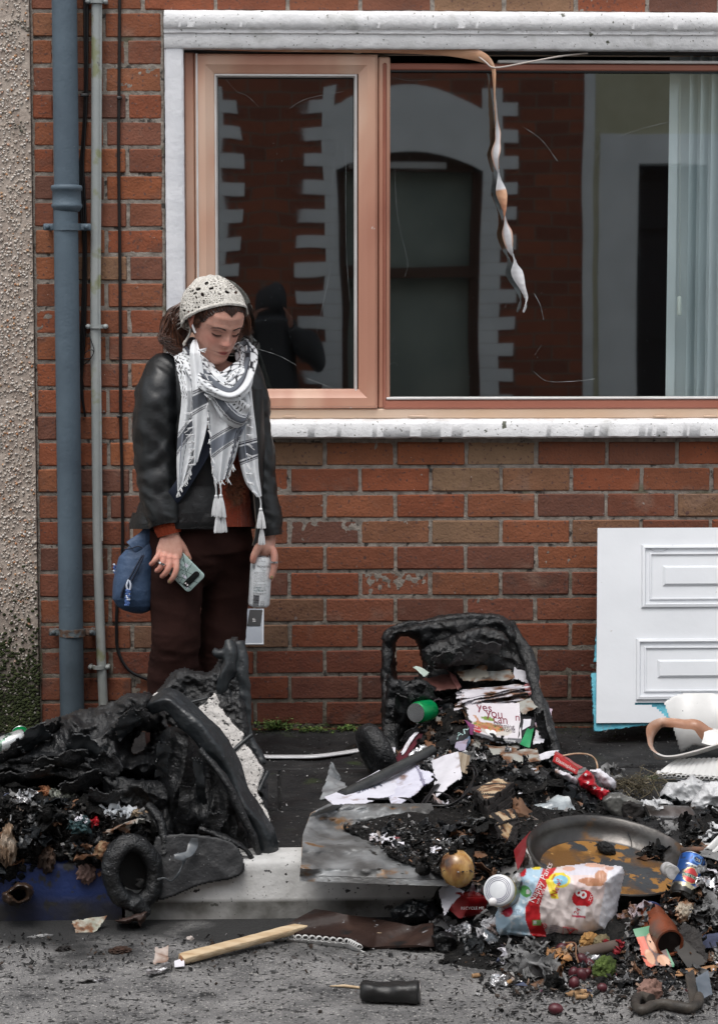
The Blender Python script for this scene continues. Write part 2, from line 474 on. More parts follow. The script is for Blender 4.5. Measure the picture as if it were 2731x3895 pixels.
def mortar_face(x0,x1,z0,z1):
 nu = int((x1 - x0) / .006); nv = int((z1 - z0) / .006)
 def fn(u,v):
  P = np.stack([x0 + u * (x1 - x0),0 * u,z0 + v * (z1 - z0)],-1)
  P[...,1] = .0032 + .0018 * fbm(P * 45,3,3); return P
 return grid(nu,nv,fn)[:2]
mk('mortar',join(mortar_face(XL,XJAMB,0,2.5),mortar_face(XJAMB,1.5,0,WZ0 - .06),mortar_face(XJAMB,1.5,WZ1 + .115,2.5)),m_mortar,house)
mk('wall',join(box(XL,4.4,.02,.25,ZT,5.6),box(XR,4.4,.0,.25,-.1,ZT)),m_brick,house,smooth=False)
mk('roof',join(box(XL,4.4,-.15,5.0,5.6,5.72)),flat('slate',(.06,.06,.065),.7),house,smooth=False)
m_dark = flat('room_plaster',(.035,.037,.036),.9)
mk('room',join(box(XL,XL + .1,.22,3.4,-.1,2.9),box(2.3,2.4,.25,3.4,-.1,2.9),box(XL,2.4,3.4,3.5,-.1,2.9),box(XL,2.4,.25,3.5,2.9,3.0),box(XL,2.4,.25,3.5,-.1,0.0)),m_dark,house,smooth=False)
m_wp = M('white_masonry_paint',[(.3,(.70,.70,.71)),(.7,(.82,.82,.83))],scale=12,detail=6,rough=.5,spots=[((.08,.085,.06),26,.69,.03),((.42,.42,.40),7,.62,.14),((.14,.14,.12),110,.66,.03)],bump=[(50,.0025,'n'),(160,.001,'n')])
m_wp2 = M('clean_white_paint',[(.3,(.70,.71,.75)),(.7,(.79,.80,.83))],scale=9,detail=4,rough=.45,bump=[(70,.0015,'n')])
xb0,xb1 = float(at(632,900)[0]),float(at(703,900)[0])
def wob(m,a=.0009,s=30,seed=0): return np.asarray(m[0]) + a * np.stack([fbm(m[0] * s,2,seed),fbm(m[0] * s,2,seed + 3),fbm(m[0] * s,2,seed + 6)],1),m[1]
def bar_x(x0,x1,prof,n=160):
 return rings([[(x,y,z) for y,z in prof] for x in np.linspace(x0,x1,n)])
def bar_z(z0,z1,prof,n=120):
 return rings([[(x,y,z) for x,y in prof] for z in np.linspace(z0,z1,n)][::-1])
mk('surround',wob(bar_z(WZ0 - .001,WZ1,[(xb0,.1),(xb0,-.008),(xb0 + .006,-.013),(xb1 - .006,-.013),(xb1,-.008),(xb1,.1)])),m_wp2,house,auto=40)
mk('surround',wob(bar_z(WZ0 - .001,WZ1,[(WX1,.1),(WX1,-.012),(WX1 + .088,-.012),(WX1 + .088,.1)])),m_wp2,house,auto=40)
zt = float(at(1300,45)[2]); zb = WZ1; zm = float(at(1300,108)[2])
mk('lintel',wob(bar_x(xb0,WX1 + .09,[(.12,zb),(-.016,zb),(-.020,zb + .006),(-.020,zm - .02),(-.026,zm - .016),(-.026,zm - .006),(-.034,zm),(-.036,zm + .02),(-.034,zt - .012),(-.026,zt),(.004,zt + .006),(.12,zt + .006)],300),.0013,26),m_wp,house,auto=50)
s0 = float(at(1100,1668,-.05)[2]); s1 = float(at(1100,1602,-.05)[2])
mk('sill',wob(bar_x(xb0 - .03,WX1 + .12,[(.12,s0),(-.048,s0),(-.056,s0 + .006),(-.057,s1 - .010),(-.050,s1 - .001),(.045,WZ0 + .004),(.12,WZ0 + .006)],300),.0014,24,4),m_wp,house,auto=50)
win = mk('window',box(xb1 - .01,WX1 + .01,.12,.125,WZ0 - .01,WZ0,0),m_dark,house)   # the frame's dark back packer
def wpart(name,m,mat,**k):
 if name in ('frame','blister','bead','gasket') or (name == 'sash' and len(m[0]) > 60 and mat is m_pvc2):
  for q_ in pieces(m): o = mk(name,q_,mat,house,**k); o.parent = win
  return
 o = mk(name,(np.asarray(m[0]) - 0,m[1]),mat,house,**k); o.parent = win; return o
m_pvc = M('scorched_upvc',[(.28,(.38,.165,.115)),(.45,(.50,.25,.175)),(.56,(.60,.36,.26)),(.7,(.70,.52,.41))],scale=3.2,detail=3,rough=.36,stretch=(1,1,.35),dist=.4,spec=.4,
  spots=[((.62,.6,.58),34,.72,.015)],bump=[(18,.0015,'n')])
m_pvc2 = M('scorched_upvc_dark',[(.3,(.27,.095,.065)),(.6,(.40,.16,.11)),(.8,(.55,.30,.22))],scale=3,detail=3,rough=.36,stretch=(.35,1,1),spec=.4,bump=[(18,.0015,'n')])
m_pvc3 = M('creamed_upvc',[(.3,(.55,.38,.26)),(.7,(.68,.56,.47))],scale=4,detail=3,rough=.38,stretch=(.4,1,.4),spec=.4,bump=[(22,.001,'n')])
m_seal = flat('black_gasket',(.01,.01,.01),.5)
m_wbead = M('white_bead',[(.3,(.55,.52,.5)),(.7,(.72,.71,.70))],scale=8,rough=.4)
FY = .035                        # front plane of the outer frame
X = lambda px,Y=FY: float(at(px,900,Y)[0])
Z = lambda py,Y=FY,px=1365: float(at(px,py,Y)[2])
def frame_rect(x0,x1,z0,z1,w,y0,y1,bev=.006,wb=None):
 """four mitred members of a rectangular frame with a stepped, rounded profile"""
 wb = wb or w
 prof = [(0,y1),(0,y0 + bev),(bev,y0),(w * .55,y0),(w * .62,y0 + .003),(w * .9,y0 + .010),(w,y0 + .014),(w,y1)]
 out = []
 R = []
 for (sx,sz) in ((0,0),(1,0),(1,1),(0,1),(0,0)):
  R.append([((x0 + d) if sx == 0 else (x1 - d),y,(z0 + d) if sz == 0 else (z1 - d)) for d,y in prof])
 for a,b in zip(R[:-1],R[1:]):
  out.append(rings([a,b],cap=False))
 return join(*out)
zF0,zF1 = WZ0 + .004,WZ1 - .004
xo = xb1 + .001
sx0,sx1 = X(745),X(1436)        # opening casement
sz0,sz1 = Z(1552),Z(205)
cill0 = Z(1594)
wpart('frame',join(box(xo,WX1,FY,.11,zF0,Z(1552) - .002,.004),box(xo,WX1,FY,.11,Z(176),zF1,.004)),m_pvc3,auto=40)
wpart('frame',join(box(xo,sx0 - .002,FY + .002,.11,Z(1552),Z(176),.004),box(sx1 + .002,X(1484),FY + .002,.11,Z(1552) ,Z(212),.005)),m_pvc,auto=40)
wpart('sash',frame_rect(sx0,sx1,sz0,sz1,.062,FY - .012,.10,.008),m_pvc,auto=30)
gx0,gx1,gz0,gz1 = X(833),X(1344),Z(1480),Z(295)
wpart('bead',frame_rect(gx0 - .012,gx1 + .012,gz0 - .012,gz1 + .012,.010,FY - .001,.06,.002),m_wbead,auto=30)
wpart('bead',join(box(sx0 + .004,sx0 + .010,FY - .0155,FY - .01,sz0,sz1),),m_wbead)
fx0,fx1,fz0,fz1 = X(1478),WX1,Z(1520),Z(262)
wpart('sash',join(box(X(1458),WX1,FY - .004,.09,Z(1556),fz0,.006),box(X(1458),WX1,FY + .008,.09,fz1,Z(236),.004)),m_pvc2,auto=40)
wpart('sash',join(box(X(1456),X(1470),FY - .006,.09,Z(1545),Z(236),.004)),m_pvc2,auto=40)
wpart('bead',join(box(X(1470),X(1480),FY + .004,.09,fz0 - .004,fz1,.002),box(X(1470),WX1,FY - .007,.08,fz0 + .001,fz0 + .008,.002)),m_wbead,auto=40)
wpart('bead',box(X(1890),WX1,FY - .004,.09,Z(236) + .001,Z(224),.002),m_wbead,auto=40)
wpart('gasket',join(box(gx0 - .001,gx1,FY + .012,.05,gz1,gz1 + .006),box(X(1484),WX1,FY + .010,.05,fz1 - .006,fz1 - .001),box(xo,WX1,FY - .002,FY + .03,WZ1 - .009,WZ1 - .001)),m_seal)
gl = bpy.data.materials.new('window_glass'); gl.use_nodes = True
t = gl.node_tree; t.nodes.clear()
o_ = t.nodes.new('ShaderNodeOutputMaterial'); mx_ = t.nodes.new('ShaderNodeMixShader'); tr_ = t.nodes.new('ShaderNodeBsdfTransparent'); gs_ = t.nodes.new('ShaderNodeBsdfGlossy')
gs_.inputs['Roughness'].default_value = .02; gs_.inputs['Color'].default_value = (.93,1,1,1); tr_.inputs[0].default_value = (.90,.95,.95,1)
nz_ = t.nodes.new('ShaderNodeTexNoise'); nz_.inputs['Scale'].default_value = 2.2; nz_.inputs['Detail'].default_value = 1
bp_ = t.nodes.new('ShaderNodeBump'); bp_.inputs['Strength'].default_value = 1; bp_.inputs['Distance'].default_value = .0009
t.links.new(nz_.outputs['Fac'],bp_.inputs['Height']); t.links.new(bp_.outputs[0],gs_.inputs['Normal'])
mx_.inputs[0].default_value = .27; t.links.new(tr_.outputs[0],mx_.inputs[1]); t.links.new(gs_.outputs[0],mx_.inputs[2]); t.links.new(mx_.outputs[0],o_.inputs[0])
wpart('pane',plane(0,0,0,0,0) if False else (np.array([(gx0,.058,gz0),(gx1,.058,gz0),(gx1,.058,gz1),(gx0,.058,gz1)]),[(0,1,2,3)]),gl,smooth=False)
wpart('pane',(np.array([(X(1470),.062,fz0),(fx1,.062,fz0),(fx1,.062,fz1 + .002),(X(1470),.062,fz1 + .002)]),[(0,1,2,3)]),gl,smooth=False)
m_scr = flat('glass_scratch',(.28,.31,.32),.4)
cr = []
for pts,r in (([(860,300),(900,345),(940,362),(985,405)],.0007),([(1100,412),(1150,380),(1215,362),(1310,345)],.0008),([(1170,1440),(1230,1462),(1275,1480)],.001),([(960,1320),(1060,1352),(1130,1390)],.0008),
   ([(2030,1412),(2070,1445),(2120,1452),(2215,1447),(2262,1440)],.0011),([(2032,1115),(2055,1160),(2068,1215)],.0022),([(1990,480),(2060,530),(2120,610)],.0012),([(2240,650),(2290,560),(2400,500),(2550,460)],.0006),
   ([(1500,620),(1512,820),(1550,990),(1540,1050)],.0006),([(1290,520),(1265,700),(1262,980),(1205,1260)],.0008),([(1316,545),(1316,900),(1330,1145)],.0008),([(1920,1170),(1940,1120),(1955,1100)],.0006),
   ([(1490,1300),(1500,1280)],.001),([(1478,1388),(1500,1378),(1512,1390)],.001),([(1640,300),(1560,305),(1490,290)],.0005),([(2060,1310),(2034,1350)],.0006)):
 P = smooth_path([at(a,b,.056) for a,b in pts],16)
 w = r * (.12 + .8 * np.abs(pn(P * 40)))
 cr.append(tube(P,w,5))
rr = random.Random(5)
for _ in range(90):
 px = rr.choice([rr.uniform(850,1330),rr.uniform(1490,2500)]); py = rr.uniform(310,1500) if rr.random() < .35 else rr.uniform(1000,1500)
 if px < 1330 and rr.random() < .3: continue
 cr.append(xf(ico(1),at(px,py,.056),sc=(rr.uniform(.0004,.0013),.0004,rr.uniform(.0004,.0015))))
wpart('crack',join(*cr),m_scr)
bl = []
for px in (1100,1600,2510,2700,1575): bl.append(blob(at(px,1583,.034),(.022,.004,.0035),(0,0,0),3,.2,2,px))
bl.append(blob(at(1360,197,.033),(.014,.004,.004),(0,0,0),3,.2,2,4)); bl.append(blob(at(790,173,.033),(.014,.004,.004),(0,0,0),3,.2,2,9))
wpart('blister',join(*bl),m_pvc3)
m_bl = M('blind_fabric',[(.4,(.72,.78,.80)),(.6,(.8,.86,.88))],scale=3,detail=2,rough=.9)
bw = []
x = X(2556,.12)
for k in range(12):
 a = math.radians(62 if k else 8); w = .089 if k else .03
 cx = x + k * .036 + (.03 if k else 0); dx = math.cos(a) * w / 2; dy = math.sin(a) * w / 2
 bw.append(rings([[(cx - dx,.12 - dy,z),(cx + dx,.12 + dy,z),(cx + dx,.122 + dy,z),(cx - dx,.122 - dy,z)] for z in (.99,2.25)]))
blind = mk('blind',join(*bw),m_bl,house,smooth=False);
mk('blind',join(box(X(2556,.17),2.2,.17,.174,.98,2.25)),m_bl,house,smooth=False)
cp = [at(2586,y,.075) for y in (300,700,1125)]
wpart('blind_cord',join(tube(resamp(cp,5),.0012,6),lathe([(.002,0),(.0065,-.004),(.008,-.062),(.001,-.064)],10,at(2584,1125,.075))),flat('cord_plastic',(.62,.66,.62),.5))
mt = M('melted_trim_plastic',[(.35,(.50,.235,.14)),(.6,(.62,.36,.22)),(.8,(.66,.48,.36))],scale=9,detail=3,rough=.4,bump=[(50,.002,'n')])
def add_back(m,c):
 """the reverse of the strip never browned"""
 t = m.node_tree; N = t.nodes; b = N['Principled BSDF']; src = b.inputs['Base Color'].links[0].from_socket
 a = N.new('ShaderNodeAttribute'); a.attribute_name = 'Col'; x = N.new('ShaderNodeMix'); x.data_type = 'RGBA'
 t.links.new(a.outputs['Fac'],x.inputs[0]); t.links.new(src,x.inputs[6]); x.inputs[7].default_value = c + (1,); t.links.new(x.outputs[2],b.inputs['Base Color'])
add_back(mt,(.66,.66,.68))
ctl = [(690,168,.030,0,16),(1000,176,.028,0,17),(1400,180,.022,0,18),(1640,185,.012,0,20),(1760,196,.0,5,22),(1838,218,-.012,30,20),(1872,252,-.02,60,14),(1880,310,-.022,85,17),(1884,380,-.022,100,20),(1890,470,-.022,110,18),
 (1893,530,-.022,175,8),(1886,590,-.022,240,20),(1892,640,-.022,262,18),(1898,668,-.022,300,8),(1908,740,-.022,390,17),(1918,800,-.022,440,15),(1922,845,-.022,490,9),(1930,890,-.022,560,16),(1942,950,-.022,610,17),(1958,990,-.022,650,10),(1965,1030,-.022,700,18),(1985,1090,-.022,760,12),(2002,1135,-.022,800,13),(2000,1160,-.03,830,9),(1990,1187,-.03,850,3)]
P = smooth_path([tuple(at(a,b,c)) + (math.radians(d),e * (1.3 if b > 300 else 1) / 1170.) for a,b,c,d,e in ctl],230)
u = []; n = len(P); T = np.gradient(P[:,:3],axis=0); T /= np.linalg.norm(T,axis=1)[:,None]
R = []; C_ = []
for i in range(n):
 f0 = np.array([0,-1.,0]); f0 -= T[i] * f0.dot(T[i]); f0 /= np.linalg.norm(f0); s0_ = np.cross(T[i],f0)
 a = P[i,3]; nn = f0 * math.cos(a) + s0_ * math.sin(a); ss = -f0 * math.sin(a) + s0_ * math.cos(a)
 w = P[i,4]; c = P[i,:3]; th_ = .0016; rip = .0012 * math.sin(i * 1.9) * (i > 70)
 k = .25
 R.append([c + ss * w + nn * (-th_),c + ss * w * .5 + nn * (th_ + k * w * .4 + rip),c + nn * (th_ + k * w * .5),c - ss * w * .5 + nn * (th_ + k * w * .4 - rip),c - ss * w + nn * (-th_),
   c - ss * w * .5 + nn * (-th_ + k * w * .4),c + nn * (-th_ + k * w * .5),c + ss * w * .5 + nn * (-th_ + k * w * .4)])
 C_ += [(1,) * 3 if q in (5,6,7) or i > .74 * n or .50 * n < i < .57 * n else (0,) * 3 for q in range(8)]
tr = rings(R)
one('melted_trim',tr,mt,'curling strip of melted window trim hanging twisted over the large pane','window trim',col=np.array(C_),auto=50)
one('cable',tube(smooth_path([at(1780,178,.01),at(1845,232,-.02),at(1885,255,-.03),at(2000,236,-.02),at(2130,212,-.01),at(2235,200,.02)],30),.0028,7),flat('pale_cable',(.5,.44,.4),.6),'thin pale wire stretched under the lintel beside the hanging trim','cable')
# ================================================================== neighbour's pebbledash
nb = thing('pebbledashed_house','pebbledashed wall of the neighbouring house, mossy at its foot','house',(-1.6,.1,0))
m_ren = M('render',[(.3,(.32,.26,.22)),(.7,(.50,.43,.37))],scale=30,detail=6,rough=.95,bump=[(70,.004,'n')],zstain=[(.42,.1,(.02,.022,.012),1.0)])
mk('wall',join(box(-4.6,XL - .002,-.012,.2,-.1,5.6)),m_ren,nb,smooth=False)
mk('roof',box(-4.6,XL - .002,-.15,5.0,5.6,5.72),bpy.data.materials['slate'],nb,smooth=False)
m_peb = M('pebbles',[(0,(.38,.32,.26)),(.25,(.56,.50,.44)),(.5,(.68,.62,.56)),(.7,(.44,.39,.34)),(.88,(.76,.72,.68)),(.93,(.46,.20,.09)),(1,(.55,.37,.22))],src='island',scale=60,rough=.7,mixn=.2,
  zstain=[(.5,.12,(.10,.10,.085),.9)],spots=[((.02,.028,.008),9,.64,.1)])
R_ = np.random.RandomState(2); v0,f0 = ico(1); pv = []; pf = []; n = 0
for k in range(13000):
 x = XL - .004 - R_.uniform(0,.42) ** 1.0; z = R_.uniform(0,2.75)
 if pn(np.array([[x * 9,3,z * 9]]))[0] < -.42 and R_.rand() < .6: continue
 if z < .42 and R_.rand() < .45: continue
 s = R_.uniform(.0020,.0048)
 q = v0 * np.array([s * R_.uniform(.8,1.4),s * .9,s]) @ rotm(0,R_.uniform(0,180),R_.uniform(-30,30)).T + np.array([min(x,XL - .006),-.0125 - s * .3,z])
 pv.append(q); pf += [tuple(i + n for i in t_) for t_ in f0]; n += len(v0)
mk('pebbledash',(np.concatenate(pv),pf),m_peb,nb)
m_moss = M('moss',[(.3,(.012,.016,.004)),(.6,(.03,.04,.01)),(.8,(.07,.08,.03))],scale=50,rough=1)
pv = []; pf = []; n = 0
for k in range(2600):
 z = abs(R_.normal(0,.16)) + .0; x = XL - R_.uniform(.0,.35); s = R_.uniform(.002,.006)
 pv.append(v0 * s * np.array([1.3,.9,1]) + np.array([x,-.014,z])); pf += [tuple(i + n for i in t_) for t_ in f0]; n += len(v0)
tag(mk('moss',(np.concatenate(pv),pf),m_moss),'dark moss growing over the foot of the pebbledashed wall','moss',kind='stuff')
# ================================================================== pipes and cables on the wall
m_pipe = M('slate_blue_pipe_paint',[(.3,(.070,.100,.130)),(.7,(.095,.135,.17))],scale=6,detail=4,rough=.6,spots=[((.03,.03,.03),60,.72,.02),((.3,.31,.3),140,.76,.01)],bump=[(25,.002,'n'),(120,.001,'n')],zstain=[(.5,.2,(.5,.48,.45),.8)])
YP = -.062
def pz(py,px=250,Y=YP): return float(at(px,py,Y)[2])
xp = float(at(256,900,YP)[0]); rp = 47 / 1180.
dp = thing('drainpipe','slate blue cast-iron drainpipe running down beside the pebbledash','pipe',(xp,YP,0))
xq = float(at(250,2000,YP)[0])
mk('pipe',lathe([(rp,pz(800)),(rp,ZT + 2)],28,(xp,YP,0)),m_pipe,dp)
mk('pipe',lathe([(rp * .98,.0),(rp * .98,pz(790))],28,(xp - .004,YP,0)),m_pipe,dp)
prof = [(rp,pz(803)),(rp * 1.16,pz(790)),(rp * 1.24,pz(785)),(rp * 1.24,pz(778)),(rp * 1.16,pz(772)),(rp * 1.14,pz(725)),(rp * 1.24,pz(722)),(rp * 1.26,pz(712)),(rp * 1.2,pz(704)),(rp,pz(702))]
mk('collar',lathe(prof,32,(xp,YP,0)),m_pipe,dp)
def bracket(z,c,w,mm,th=.011,r=rp,xx=xp,yy=YP):
 h = th
 a = np.linspace(PI,2 * PI,17); out = [(math.cos(t_) * (r + .004),math.sin(t_) * (r + .004)) for t_ in a]
 inn = [(math.cos(t_) * (r - .002),math.sin(t_) * (r - .002)) for t_ in a[::-1]]
 m1 = rings([[(xx + p_,yy + q_,z + s) for p_,q_ in out + inn] for s in (-h,h)])
 ears = [box(xx - r - w,xx - r + .006,yy - .004,yy + .006,z - h,z + h,.003),box(xx + r - .006,xx + r + w,yy - .004,yy + .006,z - h,z + h,.003)]
 sp = [tube([(xx + s * (r + w * .6),yy - .008,z),(xx + s * (r + w * .6),0,z)],.007,8) for s in (-1,1)]
 hd = [xf(ico(2),(xx + s * (r + w * .6),yy - .008,z),sc=.0085) for s in (-1,1)]
 return join(m1,*ears,*sp,*hd)
mk('bracket',bracket(pz(862),0,.036,m_pipe),m_pipe,dp)
m_prust = M('rusty_bracket',[(.4,(.09,.11,.12)),(.55,(.10,.06,.04)),(.7,(.06,.035,.025))],scale=40,rough=.8,bump=[(80,.004,'n')])
mk('bracket',bracket(pz(2405),0,.036,m_prust,.012),m_prust,dp)
m_con = M('grey_conduit_plastic',[(.3,(.28,.31,.31)),(.7,(.38,.40,.39))],scale=7,rough=.5,spots=[((.25,.27,.16),14,.6,.1),((.07,.06,.05),40,.7,.05)],bump=[(60,.001,'n')],zstain=[(.5,.1,(.8,.75,.7),.8)])
cd = thing('conduit_pipe','thin grey plastic conduit pipe beside the blue drainpipe','pipe',at(375,2600,-.03))
P = smooth_path([at(a,b,-.026) for a,b in ((368,-300),(367,0),(366,400),(364,800),(362,1200),(366,1600),(370,2000),(378,2300),(386,2520),(394,2700),(396,2765))],60)
mk('pipe',join(tube(P,.0155,16),tube(P[:38] + np.array([.0145,-.004,0]),.0042,6)),m_con,cd)
def clip(px,py,r=.0185):
 c = at(px,py,-.026); return bracket(c[2],0,.016,None,.006,r,c[0],-.026)
mk('clip',clip(369,1241),m_con,cd); mk('clip',clip(377,2537),m_con,cd); mk('clip',clip(368,4),m_con,cd)
m_cab = flat('black_cable_sheath',(.006,.006,.007),.35)
c1 = thing('cable','long black cable dropping from top to pavement through the brick pier','cable',at(455,2000,-.006))
mk('sheath',tube(smooth_path([at(a,b,-.008) for a,b in ((455,-300),(455,0),(453,330),(451,600),(455,900),(458,1300),(459,1590),(464,1800),(466,2050),(462,2150),(446,2300),(443,2400),(450,2480),(490,2550),(560,2585),(610,2600))],130),.0052,8),m_cab,c1)
for py in (370,1583): mk('clip',xf(box(-.006,.006,-.006,.003,-.004,.004,.001),at(455,py,-.010),sc=1.3),m_cab,c1)
c2 = thing('cable','black cables bunched in the gap between the blue drainpipe and the grey conduit','cable',at(318,1500,-.01))
for off in (0,7,13):
 mk('sheath',tube(smooth_path([at(a + off * s_,b,-.012 - off * .0004) for a,b,s_ in ((322,-300,1),(321,0,1),(323,350,.6),(312,560,.6),(304,640,1),(308,800,1.3),(318,950,.7),(312,1200,1),(305,1350,1),(316,1480,-.5),(322,1585,.2))][:(11 if off else 10)],110),.0038,7),m_cab,c2)
mk('clip',xf(box(-.01,.01,-.006,.003,-.004,.004,.001),at(322,360,-.014),sc=1.3),m_cab,c2)
mk('sheath',tube(smooth_path([at(a,b,-.03 - c) for a,b,c in ((310,1390,0),(335,1375,.01),(355,1345,.02),(350,1330,.02),(325,1340,.02),(318,1362,.015),(345,1360,.02),(358,1330,.02),(345,1290,.01),(340,1265,.0))],50),.0015,6),m_cab,c2)
# ================================================================== house opposite (seen only as the reflection in the panes)
OY = 7.75
op = thing('brick_house','brick house across the street with white toothed quoins, seen mirrored in the window','house',(0,-8,0))
def rx(px): return float(at(px,900,OY)[0])
def rz(py,px=1500): return float(at(px,py,OY)[2])
m_ob = bpy.data.materials.new('opposite_brick'); m_ob.use_nodes = True
t = m_ob.node_tree; b = t.nodes['Principled BSDF']; b.inputs['Roughness'].default_value = .85
bt = t.nodes.new('ShaderNodeTexBrick'); g_ = t.nodes.new('ShaderNodeNewGeometry'); sx_ = t.nodes.new('ShaderNodeSeparateXYZ'); cb_ = t.nodes.new('ShaderNodeCombineXYZ')
t.links.new(g_.outputs['Position'],sx_.inputs[0]); t.links.new(sx_.outputs[0],cb_.inputs[0]); t.links.new(sx_.outputs[2],cb_.inputs[1]); t.links.new(cb_.outputs[0],bt.inputs['Vector'])
bt.inputs['Scale'].default_value = 1; bt.inputs['Brick Width'].default_value = .232; bt.inputs['Row Height'].default_value = .0915; bt.inputs['Mortar Size'].default_value = .005
bt.inputs['Color1'].default_value = (.34,.11,.06,1); bt.inputs['Color2'].default_value = (.21,.075,.048,1); bt.inputs['Mortar'].default_value = (.2,.16,.13,1)
t.links.new(bt.outputs[0],b.inputs['Base Color'])
m_ow = M('opposite_white_stone',[(.3,(.74,.75,.76)),(.7,(.86,.87,.88))],scale=4,rough=.7)
m_oc = M('opposite_cream_render',[(.3,(.55,.52,.36)),(.7,(.66,.63,.46))],scale=6,rough=.8)
m_of = flat('opposite_frame',(.10,.055,.04),.5)
wx0,wx1 = rx(1290),rx(1835); wzb = rz(1560); wzt = rz(640)
cx1 = rx(2232)
ywf = -OY
mk('wall',join(box(-6,wx0,ywf - .3,ywf,-.1,3.9),box(wx1,cx1,ywf - .3,ywf,-.1,3.9),box(wx0,wx1,ywf - .3,ywf,-.1,wzb),box(wx0,wx1,ywf - .3,ywf,wzt + .16,3.9),box(wx0,wx1,ywf - .9,ywf - .8,0,3)),m_ob,op,smooth=False)
qs = []
k = 0; z = rz(1560)
while z < rz(330):
 w = .105 if k % 2 == 0 else 0
 qs.append(box(wx0 - .125 - w,wx0,ywf,ywf + .02,z + .001,z + .0905)); qs.append(box(wx1,wx1 + .14 + w,ywf,ywf + .02,z + .001,z + .0905))
 qs.append(box(rx(848) - .3,rx(848) + (.105 if k % 2 == 0 else 0),ywf,ywf + .02,z + .001,z + .0905))
 z += .0915; k += 1
a = np.linspace(0,1,14); xa = wx0 + (wx1 - wx0) * a; zi = wzt + .12 * np.sin(a * PI) ** .8; zo = rz(400) + .16 * np.sin(a * PI)
qs.append(rings([[(xa[i],ywf,zi[i]),(xa[i],ywf + .022,zi[i]),(xa[i],ywf + .022,zo[i]),(xa[i],ywf,zo[i])] for i in range(14)]))
mk('quoins',join(*qs),m_ow,op,smooth=False)
zm_ = rz(1030)
mk('window',join(box(wx0,wx0 + .06,ywf - .14,ywf - .08,wzb,wzt + .2),box(wx1 - .06,wx1,ywf - .14,ywf - .08,wzb,wzt + .2),box(wx0,wx1,ywf - .14,ywf - .08,wzt + .0,wzt + .2),box(wx0,wx1,ywf - .15,ywf - .07,zm_ - .04,zm_ + .04)),m_of,op,smooth=False)
mk('blind',join(box(wx0 + .06,wx1 - .06,ywf - .2,ywf - .19,wzb,wzt + .02)),M('opposite_blind',[(.4,(.26,.30,.27)),(.6,(.34,.38,.34))],scale=2,rough=.8),op,smooth=False)
mk('awning',join(box(wx0 + .1,wx1 - .25,ywf - .10,ywf - .06,wzt + .02,wzt + .06)),m_ow,op,smooth=False)
mk('roof',box(-6,6,ywf - 4,ywf + .2,3.9,4.0),bpy.data.materials['slate'],op,smooth=False)
op2 = thing('cream_house','cream rendered house with a white doorcase across the street, seen mirrored in the large pane','house',(2.4,-8,0))
dx0,dx1 = rx(2436),rx(2700)
mk('wall',join(box(cx1 + .075,dx0 - .25,ywf - .3,ywf + .01,-.1,3.9),box(dx0 - .25,7,ywf - .3,ywf + .01,rz(500),3.9),box(dx1 + .25,7,ywf - .3,ywf + .01,-.1,rz(500))),m_oc,op2,smooth=False)
mk('corner_strip',box(cx1,cx1 + .075,ywf - .3,ywf + .03,-.1,3.9),m_ow,op2,smooth=False)
mk('doorcase',join(box(dx0 - .25,dx0,ywf - .3,ywf + .03,-.1,rz(500)),box(dx1,dx1 + .25,ywf - .3,ywf + .03,-.1,rz(500)),box(dx0,dx1,ywf - .3,ywf + .03,rz(620),rz(500))),m_ow,op2,smooth=False)
mk('door',join(box(dx0,dx1,ywf - .3,ywf - .25,0,rz(620)),box(dx0 + .05,dx1 - .05,ywf - .25,ywf - .21,rz(1300),rz(900)),box(dx0 + .05,dx1 - .05,ywf - .25,ywf - .21,rz(860),rz(680))),flat('dark_door',(.03,.03,.035),.3),op2,smooth=False)
# ================================================================== THE WOMAN
YW = -.50
def q(px,py,dy=0.0): return at(px,py,YW + dy)
def qp(L,n=30):
 """control rows (px,py,dy,r...) -> smoothed world path and radii"""
 A = np.array([tuple(q(a[0],a[1],a[2])) + tuple(a[3:]) for a in L])
 A = smooth_path(A,n) if len(A) > 2 else resamp(A,n)
 return A[:,:3],(A[:,3] if A.shape[1] == 4 else A[:,3:])
def limb(L,n=24,k=16):
 P,r = qp(L,n)
 r1 = r if r.ndim == 1 else r.min(1)
 return join(tube(P,r,k,up=(0,-1,0)),xf(ico(3),P[0],sc=float(r1[0]) * .99),xf(ico(3),P[-1],sc=float(r1[-1]) * .99))
person = thing('person','young woman in black leather jacket, cream crochet headscarf and checked scarf, looking down','person',(q(760,2918)[0],YW,0))
HC = q(824,1219,-.065)
HR = rotm(0,1,0) @ rotm(0,0,28) @ rotm(28,0,0)
def head_w(P): return np.asarray(P) @ HR.T + HC
def head_l(P): return (np.asarray(P) - HC) @ HR
HZ = np.array([-.122,-.116,-.108,-.095,-.078,-.058,-.03,0,.02,.05,.078,.098,.108,.1125])
HF = np.array([.040,.062,.075,.082,.083,.086,.084,.083,.089,.086,.070,.045,.024,.004])
HB = np.array([-.030,-.02,-.005,.015,.038,.060,.080,.090,.093,.090,.076,.052,.028,.004])
HWd = np.array([.009,.021,.030,.039,.047,.0545,.0625,.0690,.0710,.069,.057,.040,.022,.003])
def G(x,z,cx,cz,sx,sz): return np.exp(-((x - cx) / sx) ** 2 / 2 - ((z - cz) / sz) ** 2 / 2)
